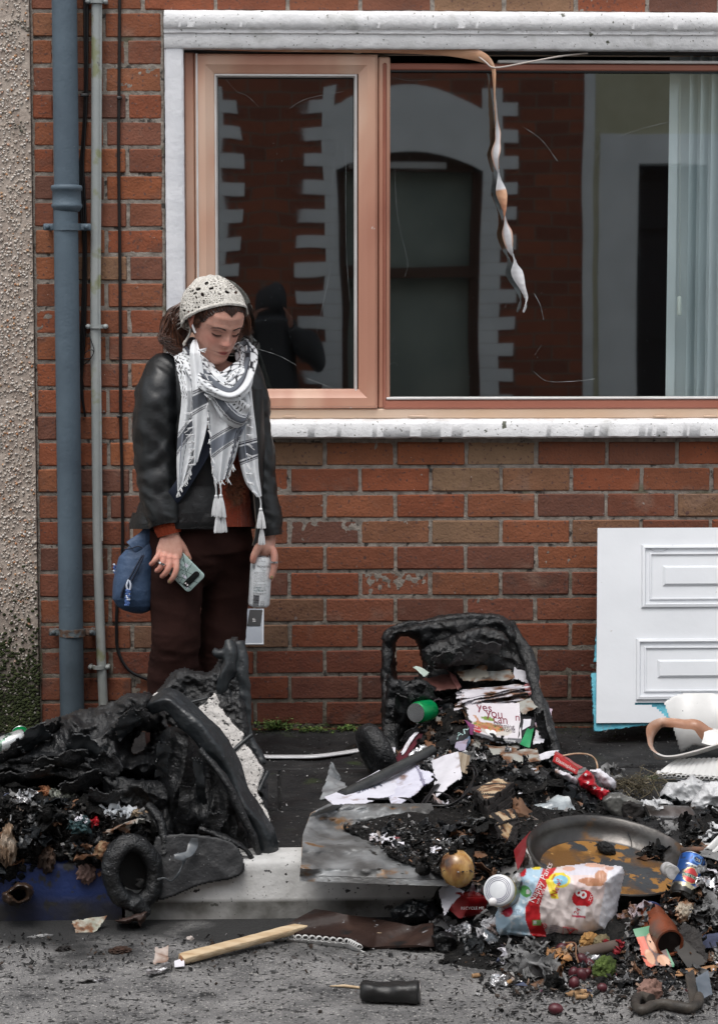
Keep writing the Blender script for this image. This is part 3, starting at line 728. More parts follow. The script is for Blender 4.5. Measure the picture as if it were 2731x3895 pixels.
def head_mesh(nz=170,na=220):
 zz = np.interp(np.linspace(0,1,nz),np.linspace(0,1,len(HZ)),HZ)
 zz = np.linspace(0,1,nz); zz = HZ[0] + (HZ[-1] - HZ[0]) * (.5 - .5 * np.cos(zz * PI) * (1 - .35 * np.sin(zz * PI)))
 from_ = lambda T: np.interp(zz,HZ,T)
 def sm(T):
  k = np.ones(5) / 5; return np.convolve(np.r_[[T[0]] * 2,T,[T[-1]] * 2],k,'valid')
 f,b,w = sm(from_(HF)),sm(from_(HB)),sm(from_(HWd))
 a = np.linspace(-PI,PI,na,endpoint=False); a = a - .38 * np.sin(a)
 A,Zg = np.meshgrid(a,zz); Fg = f[:,None] + 0 * A; Bg = b[:,None] + 0 * A; Wg = w[:,None] + 0 * A
 mid = (Fg * -1 + Bg) / 2 * .35
 e = .88
 cx = np.sign(np.sin(A)) * np.abs(np.sin(A)) ** e; cy = np.sign(np.cos(A)) * np.abs(np.cos(A)) ** e
 x = Wg * cx; y = np.where(cy > 0,mid - (Fg + mid) * cy,mid - (Bg - mid) * cy)
 fr = np.clip(np.cos(A) * 2.2 - .2,0,1)
 ax = np.abs(x); z = Zg
 d = 0
 nb = np.interp(z,[-.045,-.037,-.0315,-.026,-.01,.008,.024],[0,.004,.0195,.0235,.0155,.0065,0])
 ns = np.interp(z,[-.04,-.03,-.01,.01],[.0085,.0088,.0062,.006])
 d = d + nb * np.exp(-(x / ns) ** 2 / 2)
 d = d + .0075 * G(ax,z,.0115,-.0305,.0042,.0055)
 d = d - .0095 * G(ax,z,.030,.003,.0135,.0085) + .0085 * G(ax,z,.0305,.0005,.0105,.0065) - .0018 * G(ax,z,.031,-.006,.012,.0014)
 d = d + .0035 * G(ax,z,.026,.020,.016,.006) + .004 * G(ax,z,.036,-.026,.015,.014)
 d = d + .0060 * G(x,z,0,-.0555,.0155,.0038) + .0070 * G(x,z,0,-.0650,.0130,.0042) - .0042 * G(x,z,0,-.0602,.018,.0013) - .003 * G(x,z,0,-.0745,.014,.004) - .0016 * G(x,z,0,-.048,.003,.005)
 d = d + .0055 * G(x,z,0,-.091,.014,.010) - .002 * G(ax,z,.024,-.06,.005,.006)
 y = y - d * fr
 P = np.stack([x,y,z],-1)
 V = P.reshape(-1,3); fc = [(i * na + j,i * na + (j + 1) % na,(i + 1) * na + (j + 1) % na,(i + 1) * na + j) for i in range(nz - 1) for j in range(na)]
 fc += [tuple(range(na))[::-1],tuple(range((nz - 1) * na,nz * na))]
 return V,fc
hm = head_mesh(); hw = (head_w(hm[0]),hm[1])
earp = []
for s in (-1,1):
 earp.append((head_w(blob((s * .0745,.010,-.004),(.006,.016,.028),(8,0,s * 22),4,.0)[0]),ico(4)[1]))
 P = head_w(smooth_path([(s * .073,-.002,.012),(s * .080,.006,.024),(s * .086,.020,.020),(s * .085,.024,.004),(s * .079,.014,-.016),(s * .074,.002,-.028)],24))
 earp.append(tube(P,.0032,8))
neck = limb([(812,1330,.0,.046),(798,1375,.03,.048),(790,1430,.05,.056)])
torso = join(limb([(775,1420,.03,.055,.07),(772,1500,.01,.085,.135),(770,1640,0,.085,.125),(765,1830,.0,.075,.115),(760,1990,.01,.09,.14),(757,2060,.02,.07,.12)],40,28),
   limb([(620,1455,.01,.05),(770,1430,.02,.06),(930,1460,.01,.05)]))
legs = [limb([(700,2100,.02,.055),(676,2260,.0,.050),(672,2440,-.02,.050),(668,2620,.01,.048),(664,2830,.02,.034)],40,20),limb([(835,2100,.03,.055),(860,2260,.05,.044),(854,2440,.05,.046),(850,2620,.06,.046),(846,2830,.07,.034)],40,20)]
arms = [limb([(612,1460,.01,.042),(592,1600,.0,.038),(590,1740,-.02,.034),(612,1900,-.07,.031),(648,2030,-.115,.022)],40,18),limb([(930,1465,.01,.042),(965,1620,.0,.038),(982,1760,-.01,.034),(1005,1920,-.05,.028),(1022,2040,-.07,.020)],40,18)]
hA = [limb([(649,2022,-.112,.017,.024),(648,2060,-.120,.016,.034),(645,2095,-.126,.0145,.040),(640,2118,-.130,.012,.038)],24,20),
 limb([(666,2108,-.128,.0115),(670,2134,-.141,.0105),(670,2168,-.152,.0092),(660,2194,-.151,.0086),(646,2212,-.143,.0076)],24,14),
 limb([(645,2108,-.130,.0115),(646,2132,-.144,.0105),(640,2162,-.154,.0094),(628,2182,-.151,.0088),(617,2192,-.143,.0080)],24,14),
 limb([(625,2104,-.130,.0110),(623,2125,-.144,.0102),(615,2150,-.152,.0090),(605,2166,-.149,.0084),(597,2171,-.142,.0078)],24,14),
 limb([(608,2098,-.126,.0100),(602,2113,-.138,.0090),(590,2130,-.145,.0080),(581,2141,-.142,.0074),(575,2146,-.136,.0070)],24,14),
 limb([(668,2050,-.115,.016),(692,2078,-.113,.0125),(706,2100,-.109,.0108),(718,2124,-.108,.0092)],24,14)]
hA += [xf(ico(3),q(a,b,c),sc=.0112) for a,b,c in ((668,2127,-.139),(646,2124,-.142),(624,2119,-.142))]
hB = [limb([(1022,2034,-.066,.019,.021),(1016,2062,-.070,.026,.026),(1008,2082,-.072,.030,.027),(1012,2096,-.06,.024,.022)],24,20),
 limb([(1004,2066,-.082,.015),(984,2082,-.098,.0125),(971,2104,-.104,.0115),(964,2122,-.104,.0105),(962,2134,-.102,.009)],24,14),
 limb([(1024,2076,-.084,.0135),(1039,2098,-.092,.0112),(1043,2130,-.098,.0096),(1040,2164,-.098,.0088),(1033,2196,-.096,.0078)],26,14),
 limb([(1026,2078,-.062,.013),(1043,2104,-.060,.0108),(1047,2142,-.056,.0094),(1040,2180,-.050,.0084),(1030,2204,-.046,.0076)],24,14),
 limb([(1020,2082,-.045,.012),(1034,2110,-.036,.0104),(1036,2146,-.026,.009),(1026,2176,-.020,.008),(1014,2192,-.022,.0072)],24,14),
 limb([(1012,2084,-.036,.011),(1020,2108,-.022,.0092),(1014,2134,-.012,.008),(1002,2150,-.012,.0072)],24,12)]
body = remesh(join(torso,neck,*legs,*arms,hw,*earp,*hA,*hB),.0022,2,.4)
BV = body[0]
L_ = head_l(BV); hd = (np.linalg.norm(L_ / np.array([.10,.135,.14]),axis=1) < 1.05) & (L_[:,2] > -.135)
n1 = (fbm(BV * 45,3,1) + .6 * fbm(BV * 190,2,4))[:,None]
col = np.array([.60,.325,.25]) * (1 + np.array([.07,.13,.14]) * n1)
x,y,z = L_[:,0],L_[:,1],L_[:,2]; fr = (y < -.02) & hd
def tint(c,w_):
 global col
 w_ = np.clip(w_,0,1)[:,None]; col = col * (1 - w_) + np.array(c) * w_
H_ = hd.astype(float); FR = fr.astype(float)
tint((.56,.235,.18),FR * .75 * G(np.abs(x),z,.040,-.026,.016,.014))
tint((.58,.24,.19),FR * .7 * G(x,z,0,-.028,.012,.009))
tint((.52,.24,.18),FR * .35 * (z < -.07))
tint((.33,.075,.065),FR * 1.0 * np.clip(2.2 * G(x,z,0,-.060,.0125,.0048) - .5,0,1))
tint((.10,.03,.025),FR * .9 * G(x,z,0,-.0603,.018,.0011))
tint((.36,.17,.125),FR * .55 * G(np.abs(x),z,.030,.005,.013,.007))
tint((.24,.10,.08),FR * .35 * G(np.abs(x),z,.031,-.010,.011,.003))
tint((.16,.05,.04),FR * .9 * G(np.abs(x),z,.0075,-.0365,.003,.0018))
tint((.42,.14,.10),(hd & (np.abs(x) > .07)).astype(float) * .6)
for pts in ([(668,2127),(646,2124),(624,2119),(605,2113),(670,2168),(640,2160),(615,2150),(646,2210),(617,2192),(597,2172),(577,2146),(718,2122),(1043,2100),(1043,2140),(964,2125),(1034,2195)],):
 for (a,b) in pts:
  c = q(a,b,-.14 if a < 800 else -.09); d2 = ((BV[:,0] - c[0]) ** 2 + (BV[:,2] - c[2]) ** 2)
  tint((.58,.235,.18),.55 * np.exp(-d2 / (2 * .010 ** 2)) * (~hd))
m_skin = M('skin',[(0,(.5,.25,.18))],src='col',scale=140,rough=.5,sss=.12,bump=[(420,.0006,'n')],spec=.35)
mk('body',body,m_skin,person,col=np.clip(col,0,1))
m_brow = flat('eyebrow',(.028,.014,.010),.8)
def onface(x,z,o=.0):
 r = hm[0][(hm[0][:,1] < 0)]
 d = (r[:,0] - x) ** 2 + (r[:,2] - z) ** 2
 k = np.argsort(d)[:3]; y = r[k,1].mean(); return np.array([x,y - o,z])
for s in (-1,1):
 bs = []; ls = []
 P = smooth_path([onface(s * a,b,.0004) for a,b in ((.012,.0150),(.020,.0195),(.032,.0215),(.043,.0170),(.049,.0115))],40)
 bs.append(tube(head_w(P),np.interp(np.linspace(0,1,len(P)),[0,.15,.6,1],[.0012,.0022,.0018,.0005]),8,flat=1.0))
 for k in range(26):
  t_ = k / 26; i = int(t_ * (len(P) - 1)); p = P[i]; e = np.array([s * .006,-.0008,.0026 * (1 - t_ * 1.6)])
  bs.append(tube(head_w(np.array([p - e * .4,p + e])),[.0008,.0002],4))
 E_ = smooth_path([onface(s * a,b,.0009) for a,b in ((.0175,-.0030),(.024,-.0058),(.031,-.0070),(.038,-.0060),(.0445,-.0030))],30)
 ls.append(tube(head_w(E_),np.interp(np.linspace(0,1,len(E_)),[0,.3,.8,1],[.0004,.0010,.0012,.0006]),6))
 for k in range(3,30):
  i = int(k / 30 * (len(E_) - 1)); p = E_[i]
  ls.append(tube(head_w(np.array([p,p + np.array([s * .0015 * (k / 15 - .6),-.004,-.0042])])),[.00045,.00015],4))
 C2 = smooth_path([onface(s * a,b,.0002) for a,b in ((.018,.0040),(.026,.0085),(.034,.0088),(.044,.0030))],20)
 ls.append(tube(head_w(C2),.0004,5))
 mk('eyebrow',join(*bs),m_brow,person); mk('eyelashes',join(*ls),m_brow,person)
m_nail = M('green_nail_varnish',[(.4,(.10,.12,.03)),(.6,(.3,.2,.12))],scale=200,rough=.3)
nl = []
for a,b,c in ((645,2212,-.1505),(716,2121,-.1175),(1034,2197,-.1035)):
 nl.append(blob(q(a,b,c),(.0048,.0022,.0058),(0,25 if a < 700 else -8,0),3,0))
mk('fingernail',join(*nl),m_nail,person)
m_silver = M('silver',[(0,(.7,.7,.7))],src='flat',rough=.2,metal=1)
for a,b,c,ang in ((617,2143,-.1515,28),(1043,2138,-.098,3)):
 aa = np.linspace(0,2 * PI,25)
 p = q(a,b,c); r = .0108
 RR = rotm(0,ang,0)
 R = [(np.array([(math.cos(t_) * (r + dr),math.sin(t_) * (r + dr),dz) for dr,dz in ((0,-.003),(.0014,-.0028),(.0014,.0028),(0,.003))]) @ RR.T + p) for t_ in aa]
 mk('ring',rings(R,cap=False),m_silver,person)
m_hair = M('dark_brown_hair',[(0,(.022,.009,.006)),(.5,(.048,.018,.009)),(1,(.13,.042,.016))],src='island',rough=.42,spec=.5)
hairs = []
hs_ = random.Random(4)
def strand(pts,r0=.0011,n=12,k=4):
 P = smooth_path(pts,n); hairs.append(tube(P,np.interp(np.linspace(0,1,len(P)),[0,.6,1],[r0,r0 * .8,r0 * .15]),k))
V = hm[0]; xx,yy,zz = V.T
ax_ = np.abs(xx)
hl = np.interp(ax_,[0,.008,.022,.045,.058,.066,.0735],[.056,.062,.070,.060,.040,.012,-.028])
keepv = (zz > hl) | (yy > .0 + .0 * zz) & (zz > -.05 - .3 * (yy < .02) * 0)
cen = np.array([0,.003,0]); dirn = V - cen; dirn /= np.linalg.norm(dirn,axis=1)[:,None]
Vs = V + dirn * (.0022 + .0009 * np.sin(np.arctan2(xx,zz) * 60))[:,None]
sf = [f for f in hm[1] if all(keepv[i] for i in f) and len(f) == 4]
hairs.append((head_w(Vs),sf))
idx = np.where((zz > hl) & (zz < hl + .03) & (yy < .0))[0]
for i in hs_.choices(list(idx),k=700):
 p = V[i]; s = 1 if p[0] > 0 else -1
 n_ = dirn[i]; up = np.array([0,.45,.9]); up = up - n_ * up.dot(n_); up /= np.linalg.norm(up)
 up = up + np.array([s * .25,0,0]) * (abs(p[0]) > .01)
 e1 = p + up * .012 + n_ * .0035; e2 = p + up * .028 + n_ * .0005
 strand([head_w(a) for a in (p + n_ * .001,e1,e2)],.0009,8)
for k in range(140):
 s = -1 if k % 5 else 1
 a = hs_.uniform(0,1)
 p = np.array([s * (.066 + .006 * a),-.030 + .028 * a,.030 - .01 * a])
 strand([head_w(p),head_w(p + np.array([s * .006,-.002,-.016])),head_w(p + np.array([s * .004,hs_.uniform(-.002,.008),-.034 - .012 * hs_.random()]))],.0008,9)
for k in range(2600):
 u_ = hs_.random(); v_ = hs_.random(); dd = hs_.uniform(-.03,.085)
 r0 = q(708 - 22 * v_,1150 + 95 * u_,dd * .6 + .01)
 m1_ = q(672 - 25 * v_ + hs_.gauss(0,5),1165 + 95 * u_ + 14 * v_,dd + .01)
 m2_ = q(640 + 40 * u_ - 10 * v_ + hs_.gauss(0,8),1218 + 72 * u_ + hs_.gauss(0,6),dd + .01)
 tx = 612 + 95 * u_ * hs_.uniform(.6,1.1) + hs_.gauss(0,6); ty = 1280 + 46 * u_ + hs_.gauss(0,8) + (16 if u_ > .3 else 0)
 m3_ = q(tx,ty,dd); tip = q(tx + hs_.uniform(14,40),ty + hs_.uniform(-2,22),dd - .01)
 if k % 8 == 0:   # flyaways
  tip = q(tx - hs_.uniform(-8,12),ty + hs_.uniform(-40,4),dd); m3_ = q(tx + 6,ty - 18,dd); m2_ = q(645 + 25 * u_,1195 + 60 * u_,dd)
 strand([r0,m1_,m2_,m3_,tip],.0013 if k % 3 else .0019,16)
hairs.append(blob(q(676,1250,.04),(.040,.055,.046),(0,20,0),4,.12,3,2))
for k in range(500):   # the other side, past the cheek
 u_ = hs_.random(); dd = hs_.uniform(-.03,.06)
 strand([q(930 + hs_.uniform(-6,5),1150 + 50 * u_,dd * .5),q(941 + hs_.uniform(-4,5),1190 + 40 * u_,dd),q(944 + hs_.gauss(0,5),1230 + 22 * u_,dd),q(936 + hs_.gauss(0,12),1262 + hs_.gauss(0,10),dd)],.0012,12)
mk('hair',join(*hairs),m_hair,person)
Am = np.array([0,.756,.655])
nu,nv = 260,340
def cap(u,v,o=0.0):
 al = u * math.radians(88.5); be = v * 2 * PI
 e1 = np.array([1.,0,0]); e2 = np.cross(Am,e1)
 d = np.cos(al)[...,None] * Am + np.sin(al)[...,None] * (np.cos(be)[...,None] * e1 + np.sin(be)[...,None] * e2)
 R = np.array([.0870,.1085,.1195]); c = np.array([0,.004,.0])
 r = 1 / np.sqrt(((d / R) ** 2).sum(-1))
 sl = np.clip(d @ np.array([-.42,.66,.38]),0,1) ** 2 * .034 + .0015 * np.sin(be * 9 + u * 5) + .0025 * fbm(d * 3.2,2,2) + .004 * np.exp(-((u - .97) / .03) ** 2)
 r = r + sl + .0015 + o
 return d * r[...,None] + c
uu,vv = np.meshgrid(np.linspace(0,1,nu),np.linspace(0,1,nv),indexing='ij')
Pl = cap(uu,vv); Pw = head_w(Pl.reshape(-1,3)).reshape(Pl.shape)
def proj(P):
 d = P - CAM; zc = d @ _F; return 1365.5 + F_PX * (d @ _R) / zc,1947.5 - F_PX * (d @ _U) / zc
def center(A): return (A[:-1,:-1] + A[1:,1:]) / 2
pc = center(Pw); cx_,cy_ = proj(pc); fl = head_l(pc.reshape(-1,3)).reshape(pc.shape)
inn = (Pl @ Am)
hole = np.zeros(cx_.shape,bool)
ros = [(858,1076,44,22),(812,1132,30,20),(716,1146,34,40),(905,1075,30,20),(760,1200,22,16)]
for (a,b,rx_,rz_) in ros:
 dx = (cx_ - a) / rx_; dz = (cy_ - b) / rz_; rr_ = np.hypot(dx,dz); an = np.arctan2(dz,dx)
 hole |= (np.abs(rr_ - .98) < .10) & (np.sin(an * 13) > .30)
 hole |= (np.abs(rr_ - 1.26) < .06) & (np.sin(an * 17 + 1) > .45)
 hole |= (np.abs(rr_ - .62) < .06) & (np.sin(an * 11) > .55)
 hole |= (np.abs(rr_ - .30) < .05) & (np.sin(an * 6) > .6)
for (a,b,w_,h_,s_) in ((786,1076,8,6,-.4),(754,1098,10,6,-.2),(803,1096,9,5,-.2),(770,1119,7,8,-.5),(864,1110,10,5,.4),(898,1111,6,6,.5),(732,1105,4,3,0),(744,1113,4,4,0),(775,1143,4,3,0),(775,1151,4,3,0),(756,1168,5,4,-.5),(836,1117,5,3,.5),(700,1180,6,4,0),(705,1210,5,4,0),(690,1160,4,4,0),(745,1128,3,5,0),(930,1135,3,4,0),(915,1098,3,3,0)):
 dx,dz = cx_ - a,cy_ - b; c,s = math.cos(s_),math.sin(s_); X_ = dx * c + dz * s; Z_ = -dx * s + dz * c
 hole |= (np.abs(X_ / w_) ** 2.5 + np.abs(Z_ / h_) ** 2.5) < 1
back = (fl[...,1] > .02) & (pc[...,1] > HC[1])
hole &= ~back
hole |= back & (np.sin(fl[...,0] * 420) * np.sin(fl[...,2] * 420) > .82)
uc = center(uu); edge = uc > .925
hole &= ~edge
K = ~hole
V,fcs,UV = grid(nu,nv,lambda u,v: Pw,.0024,keep=lambda a,b: K)
m_cro = M('cream_crochet_cotton',[(.35,(.62,.59,.53)),(.6,(.84,.81,.75))],scale=150,rough=.95,bump=[(230,.006,'n'),(600,.003,'n')])
hsf = mk('headscarf',(V,fcs),m_cro,person)
tie = [tube(*qp([(715,1228,-.01,.0035),(706,1236,-.025,.0032),(712,1246,-.03,.003),(722,1240,-.03,.003)],20),8),tube(*qp([(722,1240,-.03,.0038),(724,1262,-.045,.0036),(712,1288,-.05,.0038),(700,1306,-.05,.0045),(704,1312,-.05,.0045)],24),8)]
o = mk('tie',join(*tie),m_cro,person)
eb = thing('earbud','white wireless earbud in the woman\'s ear','earbud',q(739,1236,-.09))
mk('stem',join(tube(*qp([(737,1231,-.095,.0060),(735,1240,-.097,.0048),(739,1254,-.102,.0036),(744,1266,-.104,.0032)],16),10),blob(q(738,1230,-.093),(.0072,.007,.007),(0,0,0),3,0)),flat('white_gloss_plastic',(.8,.8,.82),.15),eb)
m_leather = M('black_leather',[(.3,(.0045,.0055,.0065)),(.7,(.009,.0105,.012))],scale=14,rough=.36,roughvar=.06,spec=.5,bump=[(7,.008,'n'),(520,.0005,'n')])
m_leather2 = M('black_leather_band',[(.3,(.004,.0045,.005)),(.7,(.008,.0085,.0095))],scale=14,rough=.33,roughvar=.1,bump=[(30,.004,'n'),(520,.0006,'n')])
m_thread = flat('seam_thread',(.022,.022,.022),.7)
def rows(tab,ys):
 A = np.array(tab,float); return [np.interp(ys,A[:,0],A[:,k]) for k in range(1,A.shape[1])]
def shell(tab,y0,y1,nr,na,mat,name,opening=None,fold=None,thick=.004,ex=.85,parent=person):
 """tab rows: py, left px, right px, front dy, back dy"""
 ys = np.linspace(y0,y1,nr); Lx,Rx_,fr_,bk = rows(tab,ys)
 W = []
 for i,y in enumerate(ys):
  c = (Lx[i] + Rx_[i]) / 2; a = (Rx_[i] - Lx[i]) / 2; d = (bk[i] - fr_[i]) / 2; dc = (bk[i] + fr_[i]) / 2
  if opening:
   oL = np.interp(y,*zip(*opening[0])); oR = np.interp(y,*zip(*opening[1]))
   pL = math.asin(max(-1,min(1,(oL - c) / a))); pR = math.asin(max(-1,min(1,(oR - c) / a)))
   ph = np.linspace(pL,pR - 2 * PI,na)
  else: ph = np.linspace(0,-2 * PI,na)
  s,co = np.sin(ph),np.cos(ph)
  xs = c + a * np.sign(s) * np.abs(s) ** ex; dys = dc - d * np.sign(co) * np.abs(co) ** ex
  W.append(np.array([q(xs[j],y,dys[j]) for j in range(na)]))
 P = np.array(W)
 if fold is not None: P = fold(P)
 V,f,UV = grid(nr,na,lambda u,v: P,thick)
 return V,f,UV
def fold_fn(amp,fr,seed,stretch=(1,1,.5)):
 def fn(P):
  du = np.gradient(P,axis=0); dv = np.gradient(P,axis=1); N = np.cross(du,dv); N /= np.linalg.norm(N,axis=2)[...,None] + 1e-9
  return P + N * (amp * (ridge(P * fr * np.array(stretch),2,seed)[...,None] - .3))
 return fn
JT = [(1352,690,905,-.02,.10),(1372,650,925,-.06,.12),(1400,632,945,-.08,.13),(1450,622,965,-.10,.14),(1550,614,975,-.115,.135),(1700,606,978,-.118,.13),(1850,575,985,-.120,.135),(1925,530,1000,-.13,.15),(1990,504,1000,-.135,.165),(2040,500,1000,-.13,.165)]
opn = ([(1350,740),(1500,770),(1800,818),(2015,822)],[(1350,905),(1500,925),(1700,945),(1800,955),(1890,968),(1990,976),(2080,964)])
def jfold(P):
 P = fold_fn(.010,6.5,3,(1,1,.7))(P)
 n = P.shape[1]; u = np.linspace(0,1,n)
 return P
js = shell(JT,1352,2000,130,200,None,'',opn,jfold,.005)
def sleeve(L,seed,n=110,k=44,amp=.006):
 P,r = qp(L,n); m = tube(P,r,k,up=(0,-1,0),cap=False)
 V = m[0].reshape(-1,k,3)
 m_ = len(P); t_ = np.linspace(0,1,m_)[:,None]
 cen = P[:,None,:]; N = V - cen; N /= np.linalg.norm(N,axis=2)[...,None]
 an = np.linspace(0,2 * PI,k,endpoint=False)[None,:]
 w = np.exp(-((t_ - .5) / .22) ** 2) + .35
 d = amp * .35 * w * np.sin(t_ * 40 + 2.6 * np.sin(an + seed) + 7 * pn(np.stack([t_ * 5 + 0 * an,an + 0 * t_,0 * t_ * an],-1),seed)) + amp * 1.3 * (ridge(V @ rotm(0,35,0) * np.array([5,5,14.]),3,seed) - .4)
 taper = np.clip((1 - t_) * 12,0,1)
 V = V + N * (d * taper)[...,None]
 return V,k
SLA = [(668,1392,.02,.030,.046),(634,1418,-.005,.060,.062),(606,1480,-.03,.074,.066),(598,1580,-.045,.078,.069),(598,1700,-.055,.076,.067),(604,1800,-.068,.070,.065),(612,1890,-.085,.062,.060),(622,1960,-.105,.055,.052),(629,2004,-.115,.050,.0455)]
SLB = [(915,1392,.035,.030,.050),(938,1440,.02,.050,.052),(956,1510,.005,.056,.052),(966,1600,-.0,.056,.050),(978,1700,-.02,.054,.049),(992,1800,-.04,.050,.046),(1006,1900,-.055,.046,.043),(1020,1985,-.065,.042,.040),(1027,2038,-.07,.040,.0345)]
def ring_tube(V,k):
 m_ = V.shape[0]
 inner = V * 1.0; c = V.mean(1,keepdims=True); inner = c + (V - c) * .93
 A = rings(list(V) + list(inner[::-1]),cap=False); return A
va,ka = sleeve(SLA,2); vb,kb = sleeve(SLB,7)
mk('jacket',join((js[0],js[1]),ring_tube(va,ka),ring_tube(vb,kb)),m_leather,person)
def band(V,t0,t1,out=.0022):
 a,b_ = int(t0 * (len(V) - 1)),int(t1 * (len(V) - 1)); c = V.mean(1,keepdims=True); U = V[a:b_ + 1]; c = c[a:b_ + 1]; N = (U - c) / np.linalg.norm(U - c,axis=2)[...,None]
 R = list(U + N * out) + list((U - N * .004)[::-1]); return rings(R + [R[0]],cap=False)
mk('jacket_cuff',band(va,.945,1.0),m_leather2,person); mk('jacket_cuff',band(vb,.945,1.0),m_leather2,person)
JB = [(1950,514,1002,-.136,.158),(1990,502,1000,-.141,.170),(2020,498,1000,-.138,.170)]
hb = shell(JB,1952,2012,12,200,None,'',([(1950,820),(2020,822)],[(1950,974),(2020,974)]),fold_fn(.008,9,5),.006)
mk('jacket_hem',(hb[0],hb[1]),m_leather2,person)
st = []
for yy_,dd in ((1949,0),(2008,0)):
 P = np.array([q(px,yy_ + 3 * math.sin(px * .03),-.146 + .02 * ((px - 750) / 250) ** 2) for px in np.arange(690,818,3.2)])
 for a in P: st.append(xf(box(-.0009,.0009,-.0004,.0004,-.0004,.0004),a))
P = np.array([q(px,1972 + .06 * (630 - px) * .3,-.165 + .0009 * abs(px - 628)) for px in range(590,676,4)])
for a in P: st.append(xf(box(-.0009,.0009,-.0004,.0004,-.0004,.0004),a))
mk('stitching',join(*st),m_thread,person)
RP = []
for y in np.linspace(1480,2074,60):
 xl = np.interp(y,[1480,1700,1800,1890,1990,2040,2074],[922,940,952,966,974,970,960]); xr = np.interp(y,[1480,1800,2000,2074],[1000,1012,1018,1000])
 RP.append([q(xl + (xr - xl) * t_,y - 18 * t_ * (y > 2030),-.135 + .055 * t_ ** 2 + .006 * math.sin(t_ * 9 + y * .01)) for t_ in np.linspace(0,1,16)])
g_ = grid(60,16,lambda u,v: np.array(RP),.005)
mk('jacket_front',g_[:2],m_leather,person)
m_zip = M('zip_metal',[(0,(.45,.40,.33))],src='flat',rough=.35,metal=1)
zz_ = []
for y in np.arange(1880,2074,3.4):
 xl = np.interp(y,[1800,1890,1990,2040,2074],[952,966,974,970,960]); zz_.append(xf(box(-.0013,.0013,-.0009,.0009,-.0009,.0009),q(xl,y,-.142)))
mk('zip',join(*zz_),m_zip,person)
P,_ = qp([(668,1368,-.075),(690,1405,-.118),(692,1470,-.135),(684,1540,-.14)],30); sm1 = tube(P,.0022,6)
mk('seam',sm1,m_leather2,person)
m_jum = M('rust_jumper',[(0,(.3,.05,.015))],src='col',scale=40,rough=.95,bump=[(300,.003,'n')],sheen=.3)
JJ = [(1600,640,975,-.105,.12),(1800,630,972,-.108,.12),(1930,620,972,-.112,.13),(2004,615,972,-.112,.14)]
def jumf(P):
 v = np.arange(P.shape[1])[None,:]; z = P[...,2]; zr = q(900,1905)[2]
 P = fold_fn(.005,8,9)(P); rib = (z < zr) * .0016 * np.sign(np.sin(v * PI / 2))
 P[...,1] -= rib; return P
ju = shell(JJ,1600,2003,110,420,None,'',None,jumf,.004)
cx,cy = proj(ju[0]); n1 = fbm(ju[0] * 30,3,2); n2 = fbm(ju[0] * 120,3,5)
cc = np.tile([.30,.045,.014],(len(cx),1)) * (1 + .15 * n2)[:,None]
pm = np.clip(1.6 - 1.6 * (((cx - 893) / 42) ** 2 + ((cy - 1850) / 80) ** 2) + .8 * n1,0,1)[:,None] * (ju[0][:,1] < YW)[:,None]
fuz = np.array([.14,.055,.028]) * (1 + .7 * n2)[:,None]
cc = cc * (1 - pm) + fuz * pm
V = ju[0].copy(); V[:,1] -= (pm[:,0] * .006 * (1 + n2))
mk('jumper',(V,ju[1]),m_jum,person,col=np.clip(cc,0,1))
fz = []
for k in range(900):   # fuzzy yarn of the motif
 a = hs_.gauss(893,22); b_ = hs_.gauss(1850,42); p = q(a,b_,-.122)
 fz.append(tube(np.array([p,p + np.array([hs_.gauss(0,.004),-.004,hs_.gauss(0,.004)])]),[.0007,.0003],4))
mk('fuzzy_motif',join(*fz),M('fuzzy_yarn',[(0,(.06,.03,.018)),(.5,(.17,.065,.03)),(1,(.22,.05,.02))],src='island',rough=1),person)
def cuff(L,k=72):
 P,r = qp(L,14); m = tube(P,r,k,up=(0,-1,0),cap=False); V = m[0].reshape(-1,k,3); c = P[:,None,:]
 N = (V - c) / np.linalg.norm(V - c,axis=2)[...,None]; V = V + N * (.0011 * np.sign(np.sin(np.arange(k) * PI / 1.5)))[None,:,None]
 return ring_tube(V,k)
m_knit = M('rust_rib_knit',[(.3,(.30,.042,.014)),(.7,(.36,.06,.02))],scale=60,rough=.95,bump=[(400,.002,'n')])
mk('jumper_cuff',cuff([(632,1985,-.108,.038,.042),(640,2015,-.112,.034,.0385),(645,2034,-.114,.030,.0345)]),m_knit,person)
m_tr = M('dark_brown_trousers',[(.3,(.022,.0085,.0068)),(.7,(.034,.0135,.011))],scale=10,detail=6,rough=.9,bump=[(600,.0012,'n'),(7,.010,'n')],spec=.15)
tp = join(limb([(752,1985,.0,.105,.160),(750,2040,.0,.112,.168),(752,2100,.0,.108,.165)],24,40),
  limb([(680,2080,-.005,.095),(670,2180,-.03,.086),(667,2320,-.04,.077),(669,2440,-.04,.074),(660,2540,-.01,.078),(656,2700,.01,.080),(655,2850,.02,.082)],60,32),
  limb([(856,2080,.02,.088),(862,2180,.045,.080),(855,2320,.055,.073),(842,2440,.055,.073),(838,2560,.07,.076),(846,2700,.08,.076),(846,2850,.08,.080)],60,32))
tp = remesh(tp,.0048,4,.5)
def trf(P):
 cx,cy = proj(P)
 d = .007 * (ridge(P * np.array([4,4,9.]),2,4) - .45)
 d = d + .007 * np.exp(-((cy - 2510) / 80) ** 2) * (ridge(P * np.array([5,5,17.]),2,11) - .4)
 d = d + .006 * np.exp(-((cy - 2140) / 70) ** 2) * (ridge(P @ rotm(0,25,0) * np.array([5,5,16.]),2,14) - .4)
 return d
tp = push(tp,trf)
mk('trousers',tp,m_tr,person)
